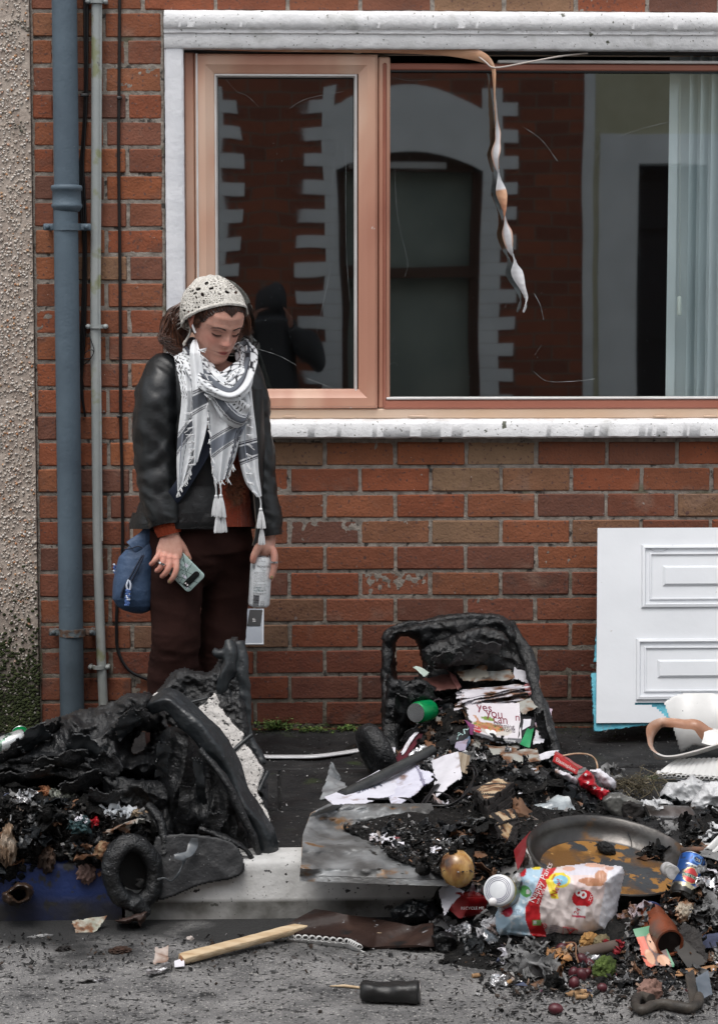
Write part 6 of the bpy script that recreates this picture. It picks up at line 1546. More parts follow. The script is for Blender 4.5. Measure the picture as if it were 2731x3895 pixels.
for (name,cs,mat,lab,cat,sd) in (
('paper',Y4((1960,2680,-.54),(2052,2640,-.48),(2048,2695,-.56),(1985,2728,-.60)),m_newsp,'grey scorched page curling over the magazine with black edge','paper',1),
('paper',Y4((2030,2690,-.50),(2100,2700,-.5),(2092,2780,-.60),(2035,2770,-.62)),paper('pink_paper',(.55,.44,.54),.60),'crumpled pinkish paper with burnt rim at the right side of the bin','paper',2),
('card',Y4((1975,2715,-.58),(2032,2735,-.58),(2030,2770,-.64),(1968,2820,-.70)),flat('black_card',(.012,.012,.014),.4),'black card with a white label beside the magazine','card',3),
('card',Y4((2015,2760,-.62),(2030,2776,-.64),(2015,2848,-.72),(1976,2838,-.72)),M('green_card',[(.4,(.01,.19,.065)),(.6,(.015,.25,.09))],scale=20,rough=.5),'green card with tiny white lines right of the magazine','card',4),
('paper',Y4((2035,2780,-.62),(2068,2790,-.62),(2068,2830,-.68),(2022,2840,-.70)),m_pap,'white paper disc edged with char below the pinkish paper','paper',5),
('card',Y4((1860,2560,-.38),(1940,2545,-.36),(1960,2590,-.44),(1800,2600,-.46)),m_newsp,'pale crumpled paper under the molten lid, right part','paper',6),
('paper',Y4((1720,2550,-.38),(1850,2530,-.37),(1860,2580,-.44),(1760,2600,-.46)),paper('pleated_paper',(.33,.31,.26),.60,20),'pleated tan paper under the molten lid','paper',7),
('paper',Y4((1960,2510,-.34),(2010,2530,-.36),(2020,2600,-.42),(1945,2590,-.42)),m_pap,'torn white paper with black stains high inside the bin','paper',8),
('cardboard',Y4((1600,2590,-.40),(1712,2560,-.38),(1745,2625,-.48),(1620,2640,-.50)),M('maroon_board',[(.3,(.055,.018,.014)),(.7,(.10,.035,.028))],scale=12,rough=.6),'maroon cardboard box flap left of the white leaflets','cardboard',9),
('cardboard',Y4((1690,2545,-.40),(1712,2560,-.38),(1752,2618,-.48),(1735,2632,-.49)),M('red_print_board',[(.3,(.10,.03,.028)),(.7,(.17,.07,.06))],scale=60,rough=.6),'red patterned strip of board along the maroon flap','cardboard',10),
('cloth',Y4((1505,2890,-.68),(1590,2780,-.60),(1610,2800,-.62),(1520,2930,-.74)),M('maroon_cloth',[(.3,(.05,.004,.010)),(.7,(.10,.008,.018))],scale=12,rough=.9),'maroon cloth hanging over the edge of the right bin near its wheel','cloth',11),
('paper',Y4((1528,2870,-.68),(1588,2778,-.60),(1596,2786,-.62),(1534,2880,-.70)),m_pap,'white hem of paper lying along the maroon cloth','paper',12),
('card',Y4((1488,2846,-.72),(1502,2850,-.72),(1494,2936,-.80),(1464,2930,-.80)),m_pap2,'narrow white card standing beside the bin wheel','card',13),
('plastic_strip',Y4((1570,2540,-.44),(1582,2536,-.44),(1636,2562,-.46),(1612,2580,-.48)),M('mint_plastic',[(.4,(.34,.42,.37)),(.6,(.44,.52,.47))],scale=20,rough=.4),'pale mint strip of plastic by the handle hole of the bin','plastic',14),
('paper',Y4((1700,2820,-.70),(1780,2790,-.66),(1790,2830,-.72),(1760,2860,-.76)),M('denim_blue_paper',[(.3,(.05,.09,.15)),(.7,(.12,.17,.24))],scale=20,rough=.6),'bluish scrap of wrapper under the magazine\'s left corner','wrapper',15),
('paper',Y4((1765,2740,-.64),(1792,2750,-.62),(1812,2800,-.68),(1780,2800,-.70)),M('purple_wrapper',[(.3,(.14,.03,.10)),(.7,(.28,.07,.20))],scale=20,rough=.35),'purple foil wrapper at the left edge of the magazine','wrapper',16),
('paper',Y4((1735,2830,-.74),(1785,2815,-.72),(1770,2858,-.78),(1728,2866,-.8)),paper('lilac_paper',(.36,.32,.42),.66),'lilac paper scrap below the blue wrapper','paper',17),
('bag_label',Y4((1705,2810,-.70),(1790,2770,-.66),(1786,2812,-.70),(1715,2838,-.76)),flat('black_label',(.012,.013,.015),.4),'black label with pale lettering AM under the magazine','label',18),
('card',Y4((1890,2870,-.88),(2040,2850,-.80),(2062,2905,-.92),(1930,2915,-.95)),m_newsp,'burnt curved card with pale centre below the magazine','card',19),
('paper',Y4((1840,2840,-.76),(1975,2850,-.74),(1960,2880,-.8),(1870,2876,-.82)),m_newsp,'curled grey page sagging beneath the magazine','paper',20),
('paper',Y4((2025,2880,-.86),(2130,2858,-.78),(2120,2875,-.82),(2040,2900,-.9)),m_pap2,'long white paper strip left of the red plaster box','paper',21)):
 m_,f_ = sheet(cs,26,26,.007,13,.0014,sd,bow=.006,burn=(.05,'lrtb') if sd not in (4,18) else None)
 o_ = it(name,m_,mat,lab,cat)
 if sd == 18:
  t_ = thing('wrapper','black wrapper with pale lettering AM under the magazine','wrapper',cs[2]); bpy.data.objects.remove(o_); mk('film',m_,mat,t_); mk('lettering',onsheet(f_,text('AM',.75),.35,.85,.75,1,8),flat('mint_ink',(.35,.5,.48),.5),t_,smooth=False)
 if sd == 3:
  m2 = onsheet(f_,grid(4,4,lambda u,v: np.stack([u * .5,0 * u,v * .42],-1))[:2],.2,.75,1,1); t_ = thing('card',lab,'card',cs[2]); bpy.data.objects.remove(o_); mk('sheet',m_,mat,t_); mk('label',m2,m_pap2,t_)
it('foil',crum(1606,2925,(.034,.03,.034),3,lift=.01),m_foil,'ball of crumpled foil under the black metal pole','foil')
pole = join(tube(resamp([at(1300,3030,-1.10),at(1648,2852,-.90)],12),np.linspace(.0165,.0145,12),18),tube(resamp([at(1298,3031,-1.102),at(1312,3024,-1.09)],3),.0185,18))
it('metal_pole',pole,M('black_pole_paint',[(.3,(.014,.016,.016)),(.7,(.035,.037,.037))],scale=20,rough=.45,bump=[(60,.002,'n')]),'straight black metal pole leaning out of the right bin to the pavement','pole')
m_,_ = sheet([on(1252,2962) + (0,0,.045),on(1285,2975) + (0,0,.01),on(1330,3046) + (0,0,.01),on(1215,3046)],20,20,.014,16,.002,4); it('plastic_shard',m_,M('clear_grey_plastic',[(.3,(.13,.14,.15)),(.7,(.32,.34,.35))],scale=14,rough=.2),'crumpled clear grey plastic shard at the foot of the black pole','plastic')
hg = thing('greeting_card','burnt white card reading "Hug" upside down on the metal panel','card',on(1420,3080))
cs = [on(1232,3085) + (0,0,.03),on(1455,2996) + (0,0,.05),on(1600,3044) + (0,0,.035),on(1290,3112) + (0,0,.012)]
m_,hf = sheet(cs,50,40,.004,7,.0018,7,curl=.006,burn=(.07,'rb')); mk('card',m_,charcol(M('card_white',[(.3,(.60,.60,.67)),(.7,(.68,.68,.76))],scale=30,rough=.6),.67,16),hg)
mk('lettering',onsheet(hf,text('Hugs',.17),.72,.38,1,1.4,176),flat('grey_script',(.09,.10,.14),.6),hg,smooth=False)
c2 = [on(1450,3010) + (0,0,.04),on(1560,2980) + (0,0,.06),on(1665,3020) + (0,0,.05),on(1500,3120) + (0,0,.02)]
gd = thing('greeting_card','burnt white card reading "Granddaughter" lying right of the Hug card','card',on(1560,3090))
m_,gf = sheet(c2,50,40,.005,7,.0018,9,burn=(.06,'rtb')); mk('card',m_,charcol(M('card_white2',[(.3,(.56,.56,.66)),(.7,(.66,.66,.76))],scale=30,rough=.6),.67,14),gd)
mk('lettering',onsheet(gf,text('Granddaughter',.115),.93,.28,1,1.1,-112),flat('violet_script',(.09,.07,.17),.6),gd,smooth=False)
cs = [on(1640,2962) + (0,0,.05),on(1745,2950) + (0,0,.065),on(1760,3030) + (0,0,.05),on(1660,3075) + (0,0,.03)]
m_,_ = sheet(cs,30,24,.006,8,.002,11,burn=(.05,'lb')); it('paper',m_,m_pap2,'torn white paper corner beside the coil of black wire','paper')
cs = [on(1725,2948) + (0,0,.065),on(1757,2950) + (0,0,.065),on(1745,3000) + (0,0,.05),on(1722,3000) + (0,0,.05)]
bkk = []
for k in range(9):
 m_,_ = sheet([c + np.array([.003 * k,0,-.0012 * k]) for c in cs],6,6,.001,8,.0012,k); bkk.append(m_[:2])
it('paper_pad',join(*bkk),M('pad_edges',[(0,(.20,.15,.10)),(1,(.40,.34,.26))],src='island',rough=.8),'small pad of browned paper edges standing beside the white paper corner','pad')
for L_,sd in (((1550,2985),1),((1590,2968),2)):
 m_,_ = sheet([on(L_[0] - 22,L_[1] - 8) + (0,0,.055),on(L_[0] + 22,L_[1] - 12) + (0,0,.06),on(L_[0] + 24,L_[1] + 12) + (0,0,.055),on(L_[0] - 18,L_[1] + 16) + (0,0,.05)],12,12,.004,20,.001,sd,burn=(.08,'lrtb'))
 it('paper_scrap',m_,(flat('red_green_print',(.18,.03,.035),.5),M('grey_scrap',[(.4,(.15,.13,.13)),(.6,(.25,.22,.22))],rough=.6))[sd - 1],('small red printed scrap on the Granddaughter card','small grey printed scrap on the Granddaughter card')[sd - 1],'paper')
wv = []
for L_ in ([(1590,3130),(1560,3100),(1500,3080),(1450,3086),(1400,3100)],[(1600,3120),(1660,3060),(1740,2990),(1790,2985),(1802,3020),(1770,3080),(1700,3110),(1640,3105),(1620,3090),(1660,3050),(1720,3030)],[(1620,3125),(1600,3100),(1640,3070),(1700,3070),(1728,3090),(1700,3112),(1640,3120)],[(1605,3140),(1590,3110),(1602,3092),(1618,3110),(1610,3150)],[(1755,3080),(1800,3030),(1815,3000),(1800,2975),(1760,2970)]):
 wv.append(tube(smooth_path([on(a,b) + (0,0,.035 + .012 * math.sin(a * .05)) for a,b in L_],60),.0035,7))
it('cable',join(*wv),m_cab,'looped black electric cable tangled on the burnt cards','cable')
m_pan = M('dented_zinc',[(.25,(.05,.05,.05)),(.42,(.13,.13,.128)),(.58,(.26,.27,.275)),(.8,(.48,.49,.50))],scale=7,detail=7,rough=.55,metal=.45,stretch=(1,1,2),spots=[((.22,.12,.05),11,.60,.08),((.03,.028,.025),26,.64,.05)],bump=[(20,.004,'n'),(90,.0015,'n')])
pn_ = thing('sheet_metal','dented grey metal panel with a folded lip lying across the white kerb','panel',at(1400,3340,-1.68))
def panf(u,v):
 L_ = [(1250,3062),(1182,3096),(1152,3180),(1146,3290),(1140,3332)]; R_ = [(1640,3060),(1680,3180),(1700,3290),(1705,3352)]
 vv_ = np.array([0,.45,.85,1]); lx = np.interp(v,[0,.12,.45,.85,1],[a for a,b in L_]); ly = np.interp(v,[0,.12,.45,.85,1],[b for a,b in L_]); rx_ = np.interp(v,vv_,[a for a,b in R_]); ry_ = np.interp(v,vv_,[b for a,b in R_])
 PX = lx * (1 - u) + rx_ * u; PY = ly * (1 - u) + ry_ * u
 Z_ = .014 + .030 * np.exp(-((v - .0) / .2) ** 2) + .028 * np.exp(-((u) / .10) ** 2) * (1 - v * .6) + .016 * np.exp(-((v - .62) / .10) ** 2) * (u < .6) + .009 * fbm(np.stack([u * 4,v * 4,0 * u],-1),3,4) + .003 * ridge(np.stack([u * 9,v * 9,0 * u],-1),2,4)
 Z_ = np.where(v > .9,Z_ * (1 - (v - .9) * 9) + .004,Z_)
 out = np.zeros(u.shape + (3,))
 for i in np.ndindex(u.shape): out[i] = flo(PX[i],PY[i],Z_[i])
 return out
mk('sheet',grid(90,70,panf,.0025)[:2],m_pan,pn_)
def lipf(u,v):
 a = panf(u,v * 0 + 1.0); b = a + np.array([0,-.005,-.013]); w = v[...,None]
 return a * (1 - w) + b * w
mk('lip',grid(90,4,lipf,.002)[:2],m_pan,pn_)
ev = np.linspace(0,1,60); mk('edge',tube(panf(0 * ev + .004,ev * .97),.0022,6),M('brown_edge',[(.4,(.18,.12,.08)),(.6,(.3,.24,.18))],scale=40,rough=.6),pn_)
rv = []
for k in range(14):
 e2 = np.linspace(.02 + .006 * k,.52,30); rv.append(tube(panf(.035 + 0 * e2 + .012 * k,e2) + (0,0,.001),.0012,5))
mk('ribs',join(*rv),m_pan,pn_)
cp_ = []
for k in range(120):
 a_,b_ = rq.uniform(1380,1700),rq.uniform(3120,3320)
 if b_ > 3180 + (a_ - 1380) * .6 or b_ < 3120: continue
 s = rq.uniform(.008,.022); cp_.append(blob(flo(a_,b_,.026),(s,s * .8,s * .5),(0,0,rq.uniform(0,90)),2,.6,2,k,'crumple'))
one('charred_rubbish',join(*cp_),m_ash,'crumbly black crust of burnt rubbish lying on the dented metal panel','rubbish',kind='stuff')
psurf = lambda a,b: flo(a,b,.045)
scat('burnt_fragments',[(([(1290,3140),(1560,3110),(1760,3180),(1800,3330),(1640,3320),(1480,3260),(1360,3180)],1100,.002,.013,41),dict(surf=psurf))],m_fr_['char'],'countless burnt fragments lying over the dented metal panel')
scat('mixed_scraps',[(([(1400,3170),(1560,3150),(1760,3200),(1780,3300),(1560,3290)],90,.004,.018,42),dict(surf=psurf))],m_fr_['mixed'],'countless pale scraps lying in the crust on the metal panel')
for i,(a,b,w_,h_,lab) in enumerate(((1440,3190,34,14,'torn white scrap on the left of the panel crust'),(1478,3205,26,12,'white scrap beside the torn one on the panel crust'),(1515,3222,28,10,'grey-white scrap farther right on the panel crust'),(1660,3240,24,12,'grey scrap near the onion on the panel crust'))):
 m_,_ = sheet([flo(a - w_,b - h_,.045),flo(a + w_,b - h_ - 6,.05),flo(a + w_,b + h_,.04),flo(a - w_,b + h_ + 4,.038)],12,12,.006,25,.0012,i + 3,burn=(.12,'lrtb')); it('paper_scrap',m_,m_pap2,lab,'paper')
on_ = thing('onion','half-charred brown onion at the edge of the kerb right of the metal panel','onion',at(1740,3370,-1.93))
oc = at(1741,3312,-1.95)
m_on = charcol(M('onion_skin',[(.3,(.30,.14,.04)),(.5,(.48,.28,.09)),(.7,(.58,.40,.17))],scale=16,rough=.25,stretch=(3,3,.6),coat=.3),.60,13)
mk('bulb',lathe([(.001,.052),(.010,.048),(.028,.040),(.039,.020),(.041,.0),(.036,-.020),(.022,-.036),(.006,-.042)],40,oc,(10,-14,0)),m_on,on_)
mk('neck',blob(oc + rotm(10,-14,0) @ np.array([0,0,.052]),(.010,.010,.012),(0,0,0),3,.4,3,2),m_ash,on_)
m_toast = charcol(M('toasted_bread',[(.3,(.36,.22,.10)),(.7,(.60,.50,.36))],scale=20,rough=.9,bump=[(90,.003,'n')]),.60,22)
m_crust = M('burnt_crust',[(.3,(.005,.004,.004)),(.7,(.018,.014,.012))],scale=30,rough=.7,bump=[(50,.008,'n')])
def bread(pts,lab,seed,n=4,th=.012):
 t_ = thing('burnt_bread',lab,'bread',on(*pts[2]))
 for k in range(n):
  cs = [on(a,b) + np.array([.004 * k,.0,.050 - th * 1.15 * k]) for a,b in pts]
  m_,_ = sheet(cs,22,22,.006,9,th,seed + k,burn=(.04,'lrtb'))
  c = np.mean(cs,0)
  if k == 0: mk('slice',(c + (m_[0] - c) * .9 + (0,-.002,.003),m_[1]),m_toast,t_)
  mk('crust',(c + (m_[0] - c) * 1.06,m_[1]),m_crust,t_)
bread([(1800,3090),(1900,3046),(1950,3070),(1850,3150)],'burnt bread slices, upper wedge pointing at the wall behind the onion',1)
bread([(1830,3190),(1940,3160),(1960,3200),(1870,3230)],'burnt bread slices, middle wedge between the other two',7,3)
bread([(1860,3225),(1945,3205),(1925,3292),(1880,3270)],'burnt bread slices, lowest wedge with a white triangle face',13,3)
fl2 = []
for k in range(9): fl2.append(pt([(1770 + k * 16,3215 + k * 4,-1.44 - .01 * k,.012,.006),(1800 + k * 14,3270,-1.50,.014,.007),(1845 + k * 8,3330 - k * 3,-1.56,.010,.006)],20,8))
it('charred_pages',push(join(*fl2),lambda P: .003 * ridge(P * 40,2,3)),m_crust,'charred black pages fanned out beside the onion','paper')
for i,(poly,Yc,f_,lab) in enumerate((
([(1880,2960),(1960,2930),(2060,2925),(2120,2960),(2150,3000),(2130,3040),(2060,3060),(1980,3050),(1920,3120),(1880,3130),(1860,3050)],-.98,.09,'large molten black sack lump in the middle of the heap'),
([(1830,2890),(1900,2880),(1915,2940),(1890,3020),(1850,3060),(1820,3010),(1815,2940)],-.86,.06,'molten black lump with rusty streaks left of the large one'),
([(2110,2960),(2180,2950),(2200,3000),(2190,3040),(2140,3050),(2110,3010)],-1.0,.05,'black molten lump with a bottle cap below the plaster box'),
([(2170,3030),(2230,3010),(2290,3060),(2300,3110),(2200,3105),(2170,3080)],-1.08,.05,'shiny black bin bag film behind the round tray'),
([(1480,3460),(1560,3420),(1640,3430),(1672,3480),(1640,3505),(1540,3515),(1490,3500)],-1.80,.05,'black crumpled cloth on the kerb above the scorched board'),
([(1640,3560),(1700,3540),(1740,3575),(1720,3640),(1650,3640)],-1.95,.04,'black molten lump right of the scorched board'))):
 r_ = Relief(poly,Yc,f_,.08,34,4,ch(.035,11,.008,45,50 + i)); it('molten_lump',r_.m,(m_char,m_char,m_char,m_bag_b,m_bag_b,m_char)[i],lab,'lump')
eb_ = thing('plaster_box','flattened red plaster box reading Elastoplast on top of the heap','box',on(2150,2930))
cs = Y4((2108,2868,-.98),(2200,2925,-.98),(2192,2950,-1.02),(2100,2900,-1.02))
m_red = M('red_carton',[(.3,(.28,.012,.014)),(.7,(.40,.020,.022))],scale=12,rough=.4,spots=[((.05,.01,.01),30,.64,.05)])
m_,ef = sheet(cs,30,14,.002,8,.003,3); mk('front',m_,m_red,eb_)
m_,_ = sheet(Y4((2112,2862,-.94),(2215,2925,-.94),(2202,2930,-.98),(2106,2870,-.98)),30,10,.005,14,.003,4); mk('top',m_,m_red,eb_)
mk('lettering',onsheet(ef,text('Elastoplast',.19),.08,.86,1,3.4,0),flat('carton_white',(.62,.55,.52),.5),eb_,smooth=False)
mk('edge',tube(resamp([cs[0] + (0,-.002,.002),cs[1] + (0,-.002,.002)],6),.0022,6),M('board_edge',[(.4,(.2,.13,.08)),(.6,(.3,.2,.12))],rough=.8),eb_)
sw = thing('wrapping_paper','bright red snowflake wrapping paper crumpled on the right of the heap','wrapping',on(2250,3020))
r_ = Relief([(2196,2966),(2232,2930),(2262,2955),(2280,2990),(2322,3010),(2300,3040),(2280,3055),(2262,3030),(2232,3015),(2205,2990)],-1.08,.04,.03,30,4,ch(.035,14,.006,60,5)); mk('sheet',r_.m,M('red_wrap',[(.3,(.33,.004,.012)),(.7,(.50,.008,.02))],scale=12,rough=.35),sw)
fl3 = []
for a,b in ((2228,2948),(2236,2978),(2290,3004),(2276,3046),(2262,2998)):
 for k in range(3):
  th_ = k * 60; dx,dz = 6 * math.cos(math.radians(th_)),6 * math.sin(math.radians(th_)); P_ = r_.put([a - dx,a,a + dx],[b - dz,b,b + dz],.002); fl3.append(tube(P_,.0009,5))
mk('snowflake_print',join(*fl3),flat('white_print',(.7,.66,.66),.5),sw)
r_ = Relief([(2236,2925),(2290,2930),(2335,2960),(2345,2985),(2330,3010),(2290,2990),(2262,2955)],-1.0,.03,.05,30,4,ch(.014,12,.003,50,6)); it('white_cloth',r_.m,m_pap2,'white cloth bunched behind the red snowflake paper','cloth')
r_ = Relief([(2108,2922),(2160,2938),(2200,2965),(2190,2990),(2150,2965),(2110,2940)],-1.05,.02,.02,20,4,ch(.016,14,.004,50,7)); it('paper',r_.m,m_pap,'white tissue tucked under the red plaster box','paper')
it('twig',tube(smooth_path([at(*a) for a in ((2140,2876,-.96),(2190,2868,-.94),(2240,2872,-.92),(2265,2892,-.92),(2272,2925,-.94),(2258,2940,-.96))],30),[.002] * 4 + [.003] * 22 + [.0015] * 10 if False else .0026,7),M('peeled_twig',[(.4,(.33,.2,.12)),(.6,(.5,.36,.25))],scale=40,rough=.7),'thin peeled strip arching above the red plaster box','strip')
bt = thing('plastic_bottle','crumpled clear plastic bottle with white cap and a scorched blue label behind the tray','bottle',on(2060,3140))
A,B = at(1985,3128,-1.22),at(2165,3070,-1.16)
def sqz(t_,a): return 1 + .16 * np.sin(a * 3 + t_ * 9) + .10 * np.sin(a * 5 - t_ * 17)
mk('body',cyl(A,B,[(0,.014),(.08,.015),(.16,.026),(.26,.034),(.45,.030),(.6,.035),(.85,.034),(1,.028)],30,sqz),M('milky_plastic',[(.35,(.25,.28,.30)),(.6,(.45,.50,.52)),(.75,(.62,.64,.64))],scale=22,rough=.2,spots=[((.03,.03,.03),16,.62,.06)],bump=[(40,.005,'n')],spec=.8),bt)
mk('cap',cyl(A + (A - B) * .10,A,[(0,.0),(0,.016),(.1,.0185),(1,.0185),(1,.0)],24),M('sooty_cap',[(.4,(.25,.25,.24)),(.6,(.5,.5,.48))],scale=40,rough=.5),bt)
m_,_ = sheet(Y4((2100,3085,-1.20),(2165,3050,-1.16),(2168,3100,-1.20),(2110,3112,-1.23)),18,18,.008,16,.0015,4); mk('label',m_,M('blue_label',[(.3,(.02,.05,.22)),(.6,(.06,.14,.38)),(.8,(.4,.46,.6))],scale=40,rough=.35),bt)
m_,_ = sheet(Y4((1985,3085,-1.18),(2120,3040,-1.12),(2100,3078,-1.16),(1990,3108,-1.20)),24,18,.010,12,.002,9,burn=(.16,'tr')); it('torn_bag',m_,charcol(M('cream_bag',[(.3,(.42,.38,.28)),(.7,(.56,.52,.42))],scale=20,rough=.6),.60,12),'torn cream paper bag burnt along its edge above the clear bottle','bag')
m_,_ = sheet(Y4((2120,3035,-1.08),(2168,3020,-1.06),(2162,3060,-1.10),(2118,3070,-1.12)),14,14,.008,16,.002,2,burn=(.12,'lt')); it('torn_bag',m_,m_toast,'small scorched cream corner of bag above the blue label','bag')
it('bottle_cap',cyl(at(2165,3018,-1.12),at(2175,3006,-1.05),[(0,0),(0,.019),(1,.019),(1,0)],30),m_smooth,'dark ridged bottle cap stuck in black molten lump','cap')
tray = thing('round_tray','large round metal tray with rust patches leaning at the front of the heap','tray',on(2240,3330))
TC = at(2322,3252,-1.79)
RT = rotm(13,6,0)
def tw(m): return (np.asarray(m[0]) @ RT.T + TC,m[1])
tr_ = .209
m_tr1 = M('sooty_steel',[(.3,(.035,.034,.034)),(.55,(.09,.085,.08)),(.75,(.22,.20,.19))],scale=7,detail=6,rough=.35,metal=.75,spots=[((.20,.09,.02),9,.60,.10)],bump=[(30,.002,'n')])
m_tr2 = M('rusty_tray_floor',[(.3,(.035,.042,.048)),(.7,(.06,.066,.072))],scale=7,detail=6,rough=.5,metal=.3,spots=[((.34,.17,.045),17,.53,.03),((.05,.05,.055),40,.58,.05),((.17,.08,.02),6,.54,.10),((.42,.24,.08),60,.68,.02)],bump=[(160,.001,'n')])
mk('wall',tw(rings([np.stack([np.cos(a) * r,np.sin(a) * r,np.full(60,z)],1) for r,z in ((tr_ * .80,-.052),(tr_ * .86,-.05),(tr_ * .93,-.02),(tr_ * .965,-.0),(tr_,.003),(tr_ * 1.01,.0),(tr_ * .995,-.004),(tr_ * .95,-.02),(tr_ * .88,-.056),(tr_ * .80,-.056)) for a in (np.linspace(0,2 * PI,60,endpoint=False),)],cap=False)),m_tr1,tray)
mk('floor',tw(lathe([(.001,-.0505),(tr_ * .80,-.0505),(tr_ * .83,-.054),(.001,-.055)],60,(0,0,0),cap=True)) if False else tw((rings([np.stack([np.cos(a) * r,np.sin(a) * r,np.full(60,z)],1) for r,z in ((.001,-.0505),(tr_ * .81,-.0505)) for a in (np.linspace(0,2 * PI,60,endpoint=False),)],cap=False))),m_tr2,tray)
TN = RT @ np.array([0,0,1.])
def ontray(px,py,h=-.0505):
 d = ray(px,py); c = TC + TN * h; return CAM + d * ((c - CAM).dot(TN) / d.dot(TN))
it('charcoal_lump',blob(ontray(2303,3246) + TN * .012,(.026,.016,.016),(0,30,0),4,.3,2,4,'crumple'),flat('charcoal',(.006,.006,.006),.8),'lump of charcoal lying on the rusty floor of the round tray','charcoal')
it('wire',join(tube(smooth_path([ontray(2385,3165,-.02),ontray(2400,3200,-.035),ontray(2402,3222)],8),.0011,5),tube(smooth_path([ontray(2500,3165,-.02),ontray(2470,3186,-.035),ontray(2440,3208)],8),.0012,5),blob(ontray(2470,3184,-.03),(.006,.004,.004),(0,0,0),2,.3)),m_cab,'thin burnt wire lying across the right wall of the round tray','wire')
m_,_ = sheet(Y4((1955,3240,-1.72),(2020,3170,-1.64),(1995,3270,-1.78),(1970,3320,-1.84)),14,14,.006,12,.002,2); it('wrapper',m_,M('dark_red_wrapper',[(.3,(.13,.004,.008)),(.7,(.2,.01,.014))],scale=9,rough=.3),'dark red wrapper wedged left of the round tray','wrapper')
it('onion_peel',crum(1985,3300,(.018,.014,.022),12,lift=.01),M('peel',[(.3,(.28,.2,.16)),(.6,(.5,.42,.38))],scale=40,rough=.5),'crumpled pinkish peel between tray and nappy bag','peel')
# ================================================================== crumpled wrappers and sheets through the heap (too many to count)
def wad(c,s,seed,rot,amp=.45,n=12,thick=.0012,asp=1.0):
 R_ = rotm(*rot)
 def fn(u,v):
  P = np.stack([(u - .5) * 2 * s * asp,(v - .5) * 2 * s,0 * u],-1)
  k = P / s * 1.3 + seed * 3.7
  D = np.stack([pn(k,1),pn(k,2),ridge(k,2,3) - .5],-1) * s * amp * 1.5
  return (P + D) @ R_.T + c
 return grid(n,n,fn,thick,keep=lambda u,v: ((u - .5) ** 2 + (v - .5) ** 2) < (.20 + .10 * pn(np.stack([u * 4,v * 4,0 * u + seed],-1))))[:2]
m_wads = {'black': m_bag_b,'char': m_ash,'news': m_newsp,'white': m_pap,'foil': m_foil,'cloud': m_cloudy,
  'brown': charcol(M('brown_card',[(.3,(.09,.045,.025)),(.7,(.22,.12,.07))],scale=20,rough=.8),.60,16),'grey': M('ash_paper',[(.3,(.06,.06,.06)),(.6,(.2,.2,.2)),(.8,(.36,.36,.35))],scale=26,rough=.8,bump=[(50,.004,'n')])}
def wads(poly,n,mix,s0,s1,seed,surf=None,amp=.5):
 R_ = np.random.RandomState(seed); poly = np.array(poly,float); lo,hi = poly.min(0),poly.max(0); keys = list(mix); w = np.array([mix[k] for k in keys],float); w /= w.sum(); c = 0
 while c < n:
  p = lo + R_.rand(2) * (hi - lo)
  if not inpoly(poly,np.array([p[0]]),np.array([p[1]]))[0] or blocked(p): continue
  k = keys[R_.choice(len(keys),p=w)]; s = s0 + (s1 - s0) * R_.rand() ** 2.2
  W0 = surf(*p) if surf else on(*p)
  WAD.setdefault(k,[]).append(wad(W0 + np.array([0,0,s * .35]),s,seed * 100 + c,(R_.normal(20,35),R_.normal(0,30),R_.uniform(0,360)),amp,11,.0014,R_.uniform(.6,1.4))); c += 1
WAD = {}
def cwad(px,py,r,seed,surf=None):
 c = surf(px,py) if surf else on(px,py); R_ = np.random.RandomState(seed); out = []
 for k in range(5):
  o = np.array([R_.normal(0,r[0] * .35),R_.normal(0,r[1] * .3),r[2] * R_.uniform(.3,.9)]); out.append(wad(c + o,max(r) * R_.uniform(.6,.95),seed * 7 + k,(R_.normal(25,30),R_.normal(0,30),R_.uniform(0,360)),.62,20,.001,r[0] / max(r) * R_.uniform(.8,1.2)))
 return join(*out)
wads([(1500,2640),(1620,2600),(1760,2680),(1800,2840),(1700,2900),(1530,2960),(1490,2860)],60,dict(char=5,black=4,brown=2,grey=1,news=1),.012,.035,1)
wads([(1600,2900),(1850,2840),(2100,2860),(2150,3000),(1900,3160),(1700,3200),(1620,3100)],130,dict(char=6,black=6,brown=1.2,grey=1,white=.4,foil=.3),.014,.042,2)
wads([(1560,2760),(1760,2820),(1900,2870),(2080,2880),(2050,2960),(1850,2930),(1640,2930),(1530,2880)],70,dict(char=2,black=2,brown=2,grey=2,news=2,white=1,foil=.4),.010,.030,22)
wads([(2400,3250),(2480,3215),(2560,3240),(2540,3300),(2420,3330)],24,dict(char=5,black=2,grey=2),.012,.03,23)
wads([(1700,3180),(1960,3150),(1960,3330),(1800,3380),(1720,3280)],36,dict(char=5,black=4,brown=1,news=1),.010,.028,3)
wads([(2150,2960),(2300,2930),(2450,3000),(2731,3040),(2731,3220),(2500,3180),(2250,3100)],60,dict(char=5,black=5,grey=1,cloud=.6,foil=.3),.012,.036,4)
wads([(2380,3260),(2500,3200),(2900,3240),(2900,3640),(2550,3660),(2400,3560),(2360,3420)],200,dict(char=5,black=4,grey=2.2,news=1.2,white=.7,brown=1.6,foil=.8),.012,.036,5)
wads([(1940,3600),(2380,3560),(2860,3640),(2860,3760),(2400,3780),(1980,3790),(1900,3680)],180,dict(char=4,black=3,grey=3,news=1.4,white=.6,brown=1.6,foil=.7),.008,.028,6)
wads([(1800,3560),(2060,3590),(2080,3660),(1900,3680),(1780,3620)],50,dict(char=5,black=4,grey=2,white=.3),.008,.026,17)
wads([(1560,3440),(1900,3400),(1920,3600),(1650,3600)],50,dict(char=5,black=4,grey=1.5,foil=.6,white=.3),.008,.026,7)
